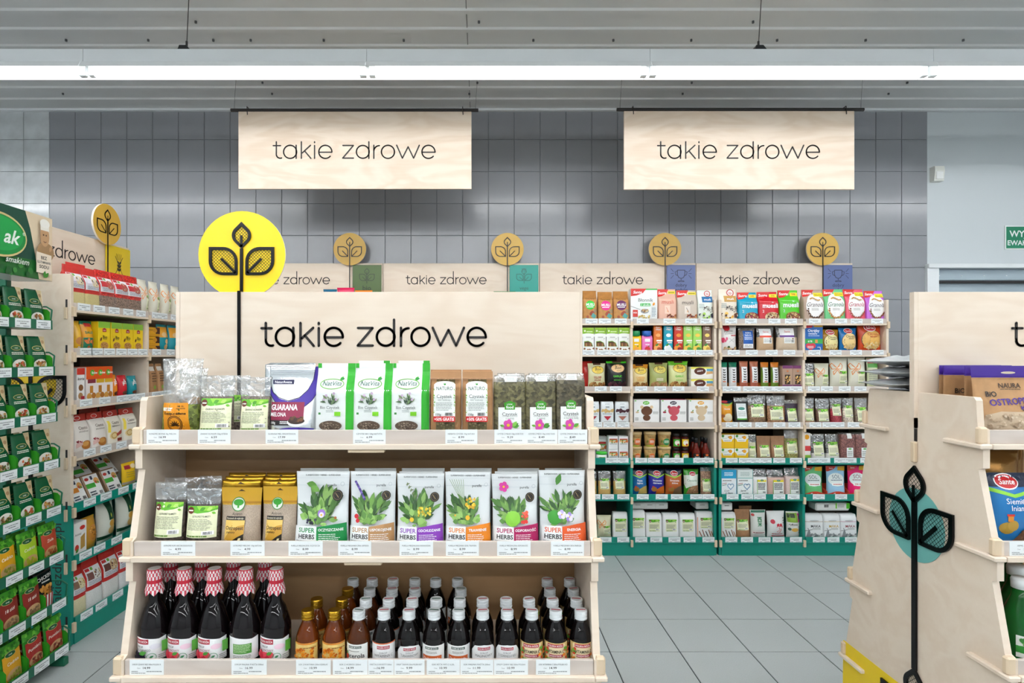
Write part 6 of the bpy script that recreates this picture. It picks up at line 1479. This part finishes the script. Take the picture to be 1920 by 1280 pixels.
# ------------------------------------------------------------------ stand with the emblem panel: products
def naura(P):
    P.rect(0, .86, 1, 1, '42248c'); P.ell(.5, .915, .10, .02, 'cfc0a8', 14); P.stroke([(0, .82), (1, .82)], .004, '8a6644'); P.text(.5, .71, .075, 'NAURA', '4a3626', .46, .025); P.lines(.36, .64, .66, .66, 1, '6a5440', .6)
    P.text(.22, .575, .08, 'BiO', '1f1812', .22, .025); P.text(.5, .46, .10, 'OSTROPEST', '40208a', .92, .02, rot=.06); P.text(.74, .36, .06, 'MIELONY', '40208a', .36, .02); P.lines(.6, .31, .86, .335, 1, '2a2018', .8)
    P.poly([(.06, .02), (.1, .24), (.3, .30), (.7, .29), (.94, .24), (.96, .02)], 'c2ac90'); P.blobs(.1, .04, .9, .26, 90, ['b49c80', 'd0bca2', 'a58c70'], .02, 4); P.rect(.3, .0, .7, .02, 'a0205c')
HID = .029
def rstand(k, x0, x1, make, label, cat, h, row=0., d=.05, tilt=-.05, rz=0):
    Y = Y0 - HB[k] + .036 + row; w = (x1 - x0) * Y / F
    return place(make(w, h, d), (wx((x0 + x1) / 2, Y), Y + d/2, GZ[k] + .0135), rz, label, cat, rx=tilt)
rstand(0, 1840, 1982, fbag('doy', 'b98e62', naura, 'kraft', [(.86, 'b98e62'), (1.01, '42248c')], seed=1), 'kraft pouch of ground milk thistle with purple top, front of its row', 'superfood pouch', .197)
for i, (a, b) in enumerate(((1812, 1945), (1772, 1900), (1764, 1880))):
    rstand(0, a, b, fbag('flat', 'b08458', naura, 'kraft', [(.86, 'b08458'), (1.01, '42248c')], seed=3 + i), f'kraft pouch with purple top, {ORD[i + 1]} in its row', 'superfood pouch', .2, row=(.085, .145, .174)[i], d=.012, tilt=0)
for i in range(3):
    pr = soft('pillow', .24, .19, .034, 'dfe3e6', None, 'foil', None, 30 + i, .004)
    place(pr, (1.375 + .012 * i, 1.735 + .004 * i, 1.308 + .036 * i), .10 * (i - 1), f'silver foil bag lying on the stand top, {["lowest", "middle", "uppermost"][i]} of three', 'foil bag', rx=-math.pi/2)
for i, (a, b) in enumerate(((1690, 1790), (1790, 1890))):
    Y = Y0 + .03
    place(soft('brick', .15, .118, .13, 'c8ccd0', None, 'metal', None, 40 + i, .003), (1.40 + .16 * i, 1.83, GZ[0] + .0135), 0, 'silver foil bag standing under the lying foil bags, ' + ['by the end panel', 'farther from the end panel'][i], 'foil bag')
HID = .024
def siemie(P):
    P.rect(0, .8, 1, 1, '12203c'); P.poly([(0, .8), (.5, .7), (1, .76), (1, .71), (.5, .65), (0, .74)], '8cd03c'); sante_oval(P, .42, .88, .27); P.text(.52, .6, .08, 'Siemię', 'ffffff', .66, .0); P.text(.58, .5, .08, 'lniane', 'ffffff', .6, .0)
    P.ell(.3, .2, .16, .09, 'a8862c', 14); P.ell(.42, .24, .12, .08, 'b8923a', 14); P.rect(.3, .3, .42, .38, 'd88a2c'); P.rect(.28, .38, .44, .41, 'c83024'); P.poly([(.45, 0), (.6, .12), (.8, .24), (1, .28), (1, 0)], '6a4630'); heap(P, .62, .02, .95, .18, ['8a5f40', '5a3a26', '7a5236'], 40, .022)
rstand(1, 1868, 1952, fbag('pillow', '1f74b4', siemie, 'film', seed=2), 'blue linseed bag with navy top and red logo, on the emblem stand', 'seed bag', .197, d=.055)
for i in range(2):
    rstand(1, 1842 + i * 8, 1935 + i * 8, fbag('pillow', '8a6434', None, 'metal', seed=7 + i), 'bronze foil bag behind the blue linseed bag, ' + ['nearer it', 'farther back'][i], 'foil bag', .248, row=.065 + i * .055, d=.05)
def gbottle(capc):
    r, h = .042, .212
    P_ = lambda P: (P.rect(0, 0, 1, .94, 'e6ebe4'), P.ell(.7, .72, .1, None, '7ab8c8', 12), P.poly([(0, .5), (.5, .56), (1, .5), (1, .2), (0, .2)], '2f8a34'), P.text(.5, .38, .16, 'Ogórek', 'ffffff', .6, .01), P.blobs(.1, .6, .4, .8, 10, ['5aa03c', '2f7a2c'], .06))
    return lathe_item('green_bottle', [(r*.94, 0), (r, .006), (r, .09), (r*.9, .12), (r*.5, .165), (r*.42, .19)], '0f5a1e', 'glass', (.022, .08, P_), ([(r*.5, .186), (r*.52, .206), (r*.46, h)], capc, 'cap'), 2.4, 24)
gb = gbottle('e6eaea'); gb2 = gbottle('1c5a2c')
for i, (px, rw, b_) in enumerate(((1915, 0, gb), (1906, .09, gb), (1899, .18, gb2))):
    Y = Y0 - HB[2] + .08 + rw
    place(b_, (wx(px, Y), Y, zb3), .2, ['green juice bottle with white cap, front of its row', 'green juice bottle with white cap behind the front one', 'green bottle with dark green cap behind the white capped ones'][i], 'juice bottle')
HID = .026
# ------------------------------------------------------------------ side shelf unit behind the spice rack: products
SN = ['on top side shelf', 'on second side shelf', 'on third side shelf', 'on fourth side shelf', 'on fifth side shelf', 'on sixth side shelf', 'on lowest side shelf']
S1, C1 = math.cos(RL), math.sin(RL)          # unit vector along the unit, away from the camera
def ltrace(px, inset):
    ox, oy = LO[0] - C1 * inset, LO[1] + S1 * inset; q = (px - CX) / F
    return (q * oy - ox) / (S1 - q * C1)
def left(k, spots, make, label, cat, d=.07, inset=.022, tilt=-.03, zoff=0., fullh=None, tagit=True, where=True):
    zb = ZL[k] + .0125 + zoff; pr = None
    for n, (a, b, yt) in enumerate(spots):
        t0, t1 = ltrace(a, inset), ltrace(b, inset); tc = (t0 + t1) / 2
        Y = LO[1] + S1 * inset + tc * C1; h = fullh or (wz(yt, Y) - zb)
        if pr is None: pr = make((t1 - t0) * .96, h, d)
        X = LO[0] + S1 * tc - C1 * (inset + d/2); Yp = LO[1] + C1 * tc + S1 * (inset + d/2)
        lb = label + (' ' + SN[k] if where else '')
        place(pr, (X, Yp, zb), RL + RNG.uniform(-.03, .03), order(lb, n, len(spots), 'the rack'), cat, plural(cat) + ' ' + SN[k] if len(spots) > 1 else None, rx=tilt)
        if tagit and tc < UW - .05:
            hf = 1 if tc > UW / 2 else 0; lx = min(max(tc, .065 + hf * UW / 2), UW / 2 - .06 + hf * UW / 2)
            put_tag(LU[1][k][hf], lx, ZL[k] + .009, RNG)
def redtop(win, pic):
    def p(P):
        P.rect(.03, .42, .97, .80, 'f0eff2'); P.rect(.06, .73, .3, .79, 'c8282c'); P.rect(.36, .73, .5, .79, '6fae3c'); P.ell(.66, .62, .26, .12, pic[0], 18); heap(P, .5, .54, .84, .7, pic, 18, .05); P.rect(.06, .55, .4, .7, pic[-1]); P.lines(.08, .44, .9, .53, 3, '8a8fa0', .4); P.poly([(.04, .42), (.96, .42), (.96, .385), (.04, .385)], 'c8282c')
    return p
def redbag(win, pic, sd, fm='flour'): return lambda w, h, d: soft('gus', w, h, d, None, redtop(win, pic), fm, [(.40, win), (1.01, 'dc2a20')], sd)
left(0, [(132, 163, 497), (163, 190, 503)], redbag('d8c98c', ['e8d8b0', '3a2a2a', 'f0e6d0', 'e6e0ea'], 1), 'red topped bag of pale yellow grain', 'grain bag', .07)
left(0, [(190, 219, 507), (219, 244, 512), (244, 267, 516)], redbag('8a7264', ['c06a5a', 'b03a34', 'd8b49c', 'c8343c'], 2, 'grain'), 'red topped bag of brown flakes', 'grain bag', .07)
left(0, [(135, 172, 494)], redbag('c8a49c', ['e8c4c0', '8a9a4c', 'f0d8d0', 'e8b4b8'], 3), 'red topped bag with pink panel in the second row', 'grain bag', .06, inset=.24, tagit=False)
left(0, [(269, 286, 524), (287, 309, 527), (310, 329, 530), (331, 346, 533)], lambda w, h, d: soft('pillow', w, h, d, 'dcd8c6', flake, 'film', None, 4, .003), 'cream bag of puffed grain with orange print', 'grain bag', .07)
left(1, [(144, 160, 601)], bag('pillow', 'e8b42c', lambda P: (P.ell(.5, .3, .35, .14, 'c8843c', 16), P.text(.5, .08, .06, 'PO', 'ffffff', .5, .02)), 'film', seed=1), 'yellow crisp bag beside the end panel', 'snack bag', .06)
left(1, [(160, 184, 602)], bag('pillow', 'e8a01c', lambda P: (P.rect(0, 0, 1, .42, '16805c'), P.rect(.2, .8, .8, .93, 'c02c2c'), P.text(.5, .6, .09, 'SALINIS', '3a8a4c', .8, .02), P.blobs(.15, .08, .85, .36, 14, ['b85a24', 'd87a3c'], .09)), 'film', [(.9, 'e8a01c'), (1.01, '16805c')], seed=2), 'orange and green pretzel bag', 'snack bag', .06)
def biobox(P): P.rect(0, .78, 1, 1, '8cc03c'); P.ell(.5, .72, .13, .06, 'a8202c', 12); P.rect(.34, .64, .66, .75, 'b8242c'); P.text(.5, .695, .04, 'Schär', 'ffffff', .28, .01); P.text(.55, .46, .12, 'Bio', '2c3a1c', .5, .01); P.lines(.4, .36, .7, .39, 1, '8a7a1c'); P.ell(.5, .16, .34, .13, 'c8924c', 18); P.blobs(.25, .08, .75, .24, 12, ['7a4a20', 'a8703c'], .04); P.leaf(.1, .3, .3, 1.0, .25, '7a4a20')
left(1, [(184, 207, 603), (208, 229, 604), (230, 249, 605), (250, 268, 606)], box('f2cd16', biobox, '9cc83c'), 'yellow cookie carton with lime top', 'cookie box', .06, tilt=0)
def choco(P): P.rect(.0, 0, 1, 1, 'e8a81c'); P.rect(.72, 0, 1, 1, '4a2416'); P.rect(.06, .5, .22, .9, 'b8242c'); P.ell(.68, .5, .14, .34, 'd8952c', 16); P.lines(.28, .45, .55, .7, 1, '5a3a10')
for i in range(3):
    left(1, [(270, 300, 0)], box('e0a01c', choco), 'yellow and brown biscuit carton, ' + ['lowest', 'middle', 'topmost'][i] + ' of three', 'biscuit box', .06, tilt=0, zoff=.0555 * i, fullh=.054, tagit=i == 0)
left(1, [(302, 322, 608), (323, 341, 609)], bag('pillow', '1796a4', lambda P: (P.rect(.05, .5, .95, .9, 'e8a41c'), P.ell(.4, .6, .2, .1, 'e6c08a', 12), P.ell(.6, .35, .18, .1, 'e6c08a', 12), P.ell(.55, .15, .18, .1, 'dcb47a', 12)), 'film', seed=3), 'teal and yellow biscuit bag', 'biscuit bag', .06)
left(2, [(144, 159, 690)], box('f0eeec', lambda P: (P.rect(0, .8, 1, 1, 'd8382a'), P.text(.5, .68, .09, 'koria', '3a2c24', .9, .01, shear=.2), P.ell(.5, .4, .3, .1, '8a5a34', 14), P.ell(.45, .15, .3, .1, 'b88a5c', 14), P.rect(.5, .02, .95, .14, 'b82c3c'))), 'narrow white carton with red top', 'drink box', .05, tilt=0)
def bobbox(P):
    P.rect(0, .62, 1, 1, 'e85a1a')
    for i in range(3): P.ell(.17 + .3 * i + .05, .82, .08, None, '5ab42c', 16); P.text(.3 + .3 * i, .82, .07, 'Bobies', 'ffffff', .2, .02); P.rect(.05 + i * .32, .50, .34 + i * .32, .62, ['8a2c3c', 'e0b428', 'e0b428'][i])
    P.rect(0, 0, 1, .5, 'eee4e0')
    for i in range(3): P.rect(.12 + .32 * i, .2, .24 + .32 * i, .42, 'c8842c'); P.ell(.1 + .32 * i, .1, .09, None, 'd8a04c', 12); P.ell(.26 + .32 * i, .12, .08, None, 'b8742c', 12)
left(2, [(160, 212, 687)], box('eee4e0', bobbox, 'e85a1a'), 'orange and white display carton of biscuits', 'biscuit box', .10, tilt=0)
for a, b, y, c, n in ((213, 226, 702, 'e8861c', 'orange'), (227, 245, 703, 'd0202c', 'red'), (246, 263, 704, '128a94', 'teal')):
    left(2, [(a, b, y)], bag('pillow', c, lambda P: (P.stroke([(.3, .5), (.5, .8), (.7, .55)], .06, 'f4f4f0'), P.lines(.25, .55, .7, .7, 2, 'f4f4f0', .4), P.ell(.5, .15, .25, .09, '6a3a24', 12)), 'film', seed=a), f'small {n} snack bag', 'snack bag', .05)
left(2, [(270, 283, 682), (284, 297, 683), (298, 312, 684)], bag('gus', 'b98a5e', lambda P: (P.rect(.1, .75, .9, .9, 'efe6da'), P.lines(.15, .35, .85, .7, 4, '5a3a20', .4), P.ell(.5, .18, .2, .07, '8aac3c', 10)), 'kraft', seed=3), 'kraft snack bag with printed lettering', 'snack bag', .05)
def ciasto(cake):
    def p(P):
        P.poly([(0, .80), (.5, .86), (1, .80), (1, 1), (0, 1)], 'b02a1c'); P.ell(.45, .90, .2, .06, 'f0e8e4', 16); P.ell(.45, .90, .17, .048, 'c8342c', 16); P.text(.48, .63, .085, 'Ciasto', '4a2c20', .8, .0, shear=.2); P.text(.5, .53, .05, 'drożdżowe' if cake else 'biszkoptowe', '7a6a60', .8, 0, shear=.2)
        if cake: P.ell(.65, .14, .32, .12, 'b8742c', 18); P.ell(.6, .17, .2, .07, 'd29a50', 14); P.poly([(.05, .2), (.4, .28), (.42, .16), (.05, .08)], 'e0b8b0'); P.blobs(.08, .2, .38, .28, 8, ['8c1f2c'], .04)
        else: P.ell(.34, .24, .28, .12, 'e6cf94', 18); P.ring(.34, .24, .18, .08, .035, 'b88a3c'); P.poly([(.5, .28), (.95, .4), (.98, .28), (.55, .2)], 'b04a3c'); P.rect(.55, .05, .98, .14, '8a2c1c'); P.rect(.0, .35, .12, .7, 'f0d84c')
    return p
left(3, [(143, 173, 777), (174, 204, 773)], bag('gus', 'ece6de', ciasto(True), 'film', [(.84, 'ece6de'), (1.01, 'b02a1c')], seed=3), 'cream and red bag of yeast cake mix', 'cake mix', .07)
left(3, [(205, 232, 769), (233, 262, 764)], bag('gus', 'efe9da', ciasto(False), 'film', [(.84, 'efe9da'), (1.01, 'b02a1c')], seed=5), 'cream and red bag of sponge cake mix', 'cake mix', .07)
left(3, [(160, 194, 0), (196, 228, 0)], bag('gus', 'b02a1c', None, 'film', seed=6), 'red topped cake mix in the second row', 'cake mix', .06, inset=.105, fullh=.225, tagit=False)
left(3, [(270, 281, 757)], bag('gus', 'e8641c', lambda P: (P.ell(.5, .8, .3, .08, '6fb43c', 12), P.rect(.1, .2, .9, .45, '4a2c5c')), 'film', seed=3), 'orange and purple snack bag', 'snack bag', .05)
def bread(c):
    def p(P): P.rect(.02, .02, .98, .98, 'f1f1ef'); P.rect(.02, .42, .62, .62, c); P.ell(.2, .82, .14, .07, 'c8342c', 12); P.rect(.45, .76, .6, .92, '26304c'); P.ell(.78, .68, .18, .14, 'd8a45c', 14); P.blobs(.66, .5, .92, .66, 8, ['5a9a3c', 'c8452c'], .05); P.lines(.08, .08, .5, .3, 2, '2a3a4c', .5); P.bars(.66, .08, .9, .22)
    return p
def pack(c):
    def mk(w, h, d):
        mb = MB(); mb.box(-w/2, -d/2, 0, w/2, d/2, h, '9a7a5c', 0, .006)
        P = Print(w * .94, h * .92, lambda x, z, o=0: (x, -d/2 - o, z + h * .04), None); bread(c)(P)
        return ('bread_pack', mb.mesh('bread_pack', [M['film']]), [('printed_label', P.mesh())])
    return mk
left(4, [(141, 170, 0)], pack('e08a2c'), 'bread roll pack with orange striped label', 'bread pack', .05, tilt=-.45, fullh=.135, inset=.03)
left(4, [(172, 201, 0), (206, 233, 0)], pack('3fae3c'), 'bread pack with green striped label in front', 'bread pack', .05, tilt=-.45, fullh=.135, inset=.03)
left(4, [(152, 186, 0), (196, 228, 0)], pack('3fae3c'), 'bread pack with green striped label behind', 'bread pack', .05, tilt=-.7, fullh=.14, inset=.15, zoff=.055, tagit=False)
left(4, [(236, 262, 866)], bag('pillow', 'e8bc1c', lambda P: (P.rect(.1, .7, .45, .88, 'a8202c'), P.ell(.7, .8, .22, .1, 'e8d0a0', 14), P.lines(.15, .3, .85, .6, 3, 'a88a10', .4), P.rect(.0, .0, 1, .12, 'b0a08c')), 'film', seed=3), 'yellow bag of bread rolls', 'bread bag', .05)
left(5, [(138, 163, 978)], box('f1efeb', lambda P: (P.ell(.65, .8, .22, .07, 'c8342c', 14), P.text(.3, .62, .07, 'Animal', '3a3a34', .5, 0), P.poly([(.5, .1), (.5, .5), (.85, .6), (.85, .15)], 'c89a4c'), P.ell(.2, .2, .16, .1, 'd83a2c', 12), P.leaf(.1, .05, .3, .6, .3, '5a9a3c'))), 'white pasta carton with red oval', 'pasta box', .06, tilt=0)
left(5, [(164, 190, 968)], bag('pillow', 'd09a34', lambda P: (P.ell(.55, .45, .38, .28, 'c8842c', 18), P.blobs(.25, .25, .85, .65, 26, ['8a5a1c', 'e0a84c', 'b8782c'], .05)), 'film', seed=2), 'golden yellow pasta bag with oval window', 'pasta bag', .07)
left(5, [(193, 226, 940), (228, 262, 935)], bag('pillow', 'd6d8cc', lambda P: (P.rect(.4, .5, .8, .98, '16442c'), P.leaf(.55, .55, .2, 1.57, .2, 'c8c44c'), P.ell(.6, .4, .2, .1, 'd09a3c', 16), P.ell(.62, .22, .26, .12, 'c8a05c', 18), P.rect(.0, .0, 1, .1, '16442c')), 'film', seed=3), 'pale bag of pasta with dark green band', 'pasta bag', .08)
for a, b, y, win, pic, n in ((140, 165, 1063, 'ece2b8', ['e8dcb0', 'd8a84c', 'f0e6d0', '8a6a54'], 'cream flour'), (166, 195, 1044, 'f2f2f0', ['f0eee8', 'c8a878', '8a8480', '7a4a44'], 'white flour and a brown picture'), (197, 226, 1028, 'f0eeea', ['d8b88a', 'b8925c', 'e8dcc8', '6a3a34'], 'white flour and a tan picture'), (227, 255, 1014, 'f4f2f2', ['a0246c', 'c84a94', 'f0e4ec', '8c1c6c'], 'white flour and a purple picture')):
    left(6, [(a, b, y)], redbag(win, pic, a), f'red topped bag of {n}', 'flour bag', .07)

HID = 0
# ------------------------------------------------------------------ spice rack: sachets in green display cartons
def spice(kind, sd):
    def p(P):
        g = random.Random(sd)
        if kind == 'meal':
            P.poly([(.62, 1), (1, 1), (1, .5), (.85, .62), (.7, .75)], 'd9c89c'); P.ell(.8, .85, .1, .05, 'b89468', 10); P.rect(.0, .0, 1, .06, '4fae1f')
        else:
            P.rect(0, .8, 1, 1, '3f9a24'); P.blobs(0, .8, 1, .97, 20, ['6fc43c', '2c7a1c', '58b02c'], .08, sd); P.poly([(.05, .12), (.05, .74), (.95, .82), (.95, .12)], {'yellow': 'e0a41c', 'lime': 'a9cc2c', 'red': 'b8442c', 'tomato': 'a8241c', 'brown': '8a2418'}[kind])
        cy = .68 if kind == 'meal' else .76
        P.ell(.42, cy, .27, .065, 'd8c47c', 18); P.ell(.42, cy, .25, .055, '0c5a30', 18); P.text(.42, cy, .035, 'smak', 'f0f4ec', .34, .01, shear=.2)
        t = {'meal': '', 'yellow': 'Cedrica', 'lime': 'Cedrica', 'red': 'Zioła', 'tomato': 'Pomidory', 'brown': '18 ziół'}[kind]
        if t: P.text(.5, .56, .075, t, 'f6f2e6', .8, .01, rot=.1, shear=.2)
        else: P.lines(.15, .5, .8, .58, 2, 'dfe8d8', .5)
        P.ell(.55, .24, .4, .15, 'eceae2' if kind == 'meal' else 'c8a070', 20); cols = [['c8843c', '8a5a2c', 'e0b464'], ['a83a24', 'd86a3c', '6a8a2c'], ['7a5a3c', '4a6a2c', 'c89a5c']][sd % 3]
        if kind != 'meal': cols = {'yellow': ['8a8a2c', 'a8a03c'], 'lime': ['b8b42c', 'a0a824'], 'red': ['8a4a24', 'a86034'], 'tomato': ['8a3a24', 'a8543c', '6a2818'], 'brown': ['8a6a4c', 'a5845f']}[kind]
        P.blobs(.3, .15, .8, .32, 26, cols, .06, sd)
    return p
def spack(kind, sd): return soft('flat', .098, .168, .022, '0e5a36' if kind == 'meal' else '2f8a28', spice(kind, sd), 'film', None, sd, .002, name='spice_sachet')
def scarton():
    w, d, hf, hb = .108, .115, .036, .10; t = .0015; mb = MB(); c = '2f9a1c'
    mb.box(-w/2, -d/2, 0, w/2, d/2, t, c); mb.box(-w/2, -d/2, 0, w/2, -d/2 + t, hf, c); mb.box(-w/2, d/2 - t, 0, w/2, d/2, hb, '7a6a50')
    for s in (-1, 1): mb.prism([(-d/2, 0), (d/2, 0), (d/2, hb), (-d/2 + .012, hb * .85), (-d/2, hb * .72)], 0, s * w/2 - t/2, s * w/2 + t/2, c)
    P = Print(w, hf, lambda x, z, o=0: (x, -d/2 - o, z), None); P.rect(0, 0, 1, .4, '1f6a14'); P.blobs(0, .25, 1, .9, 50, ['4fc024', '2c8a1c', '6fd03c', '3fa020'], .05, 5); P.ell(.75, .35, .1, None, 'c8e08c', 12)
    return ('display_carton', mb.mesh('display_carton', [M['paper']]), [('printed_label', P.mesh())])
SC = scarton()
KK = [['meal'] * 3] * 5 + [['red', 'lime', 'yellow'], ['bucket', 'brown', 'brown'], ['tomato', 'tomato', 'yellow']]
RW = ['top', 'second', 'third', 'fourth', 'fifth', 'sixth', 'seventh', 'lowest']
KN = {'meal': 'dark green spice sachet with meal picture', 'red': 'green spice sachet with rust red panel', 'lime': 'green spice sachet with lime panel', 'yellow': 'green spice sachet with yellow panel', 'brown': 'green spice sachet with brown herb panel', 'tomato': 'green spice sachet with dark red tomato panel'}
def bucket(w, h, d):
    def p(P):
        P.text(.5, .82, .09, 'CHICKEN', 'e8e8e4', .8, .02, rot=.1); P.lines(.3, .68, .8, .74, 1, 'd8d8d4', .6); P.blobs(.2, .36, .8, .6, 26, ['c8842c', 'e0a44c', 'a8641c'], .09, 3); P.poly([(.22, .03), (.78, .03), (.88, .36), (.12, .36)], 'f2efec')
        for i in range(4): P.poly([(.24 + i * .15, .03), (.31 + i * .15, .03), (.28 + i * .19, .36), (.18 + i * .19, .36)], 'b8202c')
    return soft('flat', w, h, d, '17161a', p, 'film', None, 5, .002, name='spice_sachet')
for k in range(8):
    for c in range(3):
        y = RY - .058 - .115 * c; z = rz_(k) + .0065; xf = RX + rx_(k) - .004
        an = ['nearest the shelf end panel', 'second from the shelf end panel', 'third from the shelf end panel'][c]
        kd = KK[k][c]
        if kd == 'bucket':
            place(bucket(.1, .17, .022), (xf - .05, y, z), math.pi/2, 'black sachet with striped bucket picture on the spice rack, upright', 'spice sachet', rx=-.1)
            place(bucket(.1, .16, .022), (xf - .085, y - .02, z), math.pi/2, 'black sachet with striped bucket picture on the spice rack, slumped behind', 'spice sachet', rx=-.15, ry=0)
            continue
        place(SC, (xf - .0585, y, z), math.pi/2, f'green display carton in {RW[k]} rack tray, {an}', 'display carton', 'green cartons on the spice rack')
        pr = spack(kd, k * 3 + c)
        place(pr, (xf - .022, y, z + .0025), math.pi/2 + RNG.uniform(-.03, .03), f'{KN[kd]}, {RW[k]} rack tray, {an}'.replace('the shelf end panel', 'end panel'), 'spice sachet', 'sachets on the spice rack', rx=-.10)
        pr2 = (pr[0], pr[1], pr[2])
        place(pr2, (xf - .058, y - .006, z + .0025), math.pi/2, f'{KN[kd]} behind another, {RW[k]} tray, {an}'.replace('the shelf end panel', 'end panel'), 'spice sachet', 'sachets on the spice rack', rx=-.10)
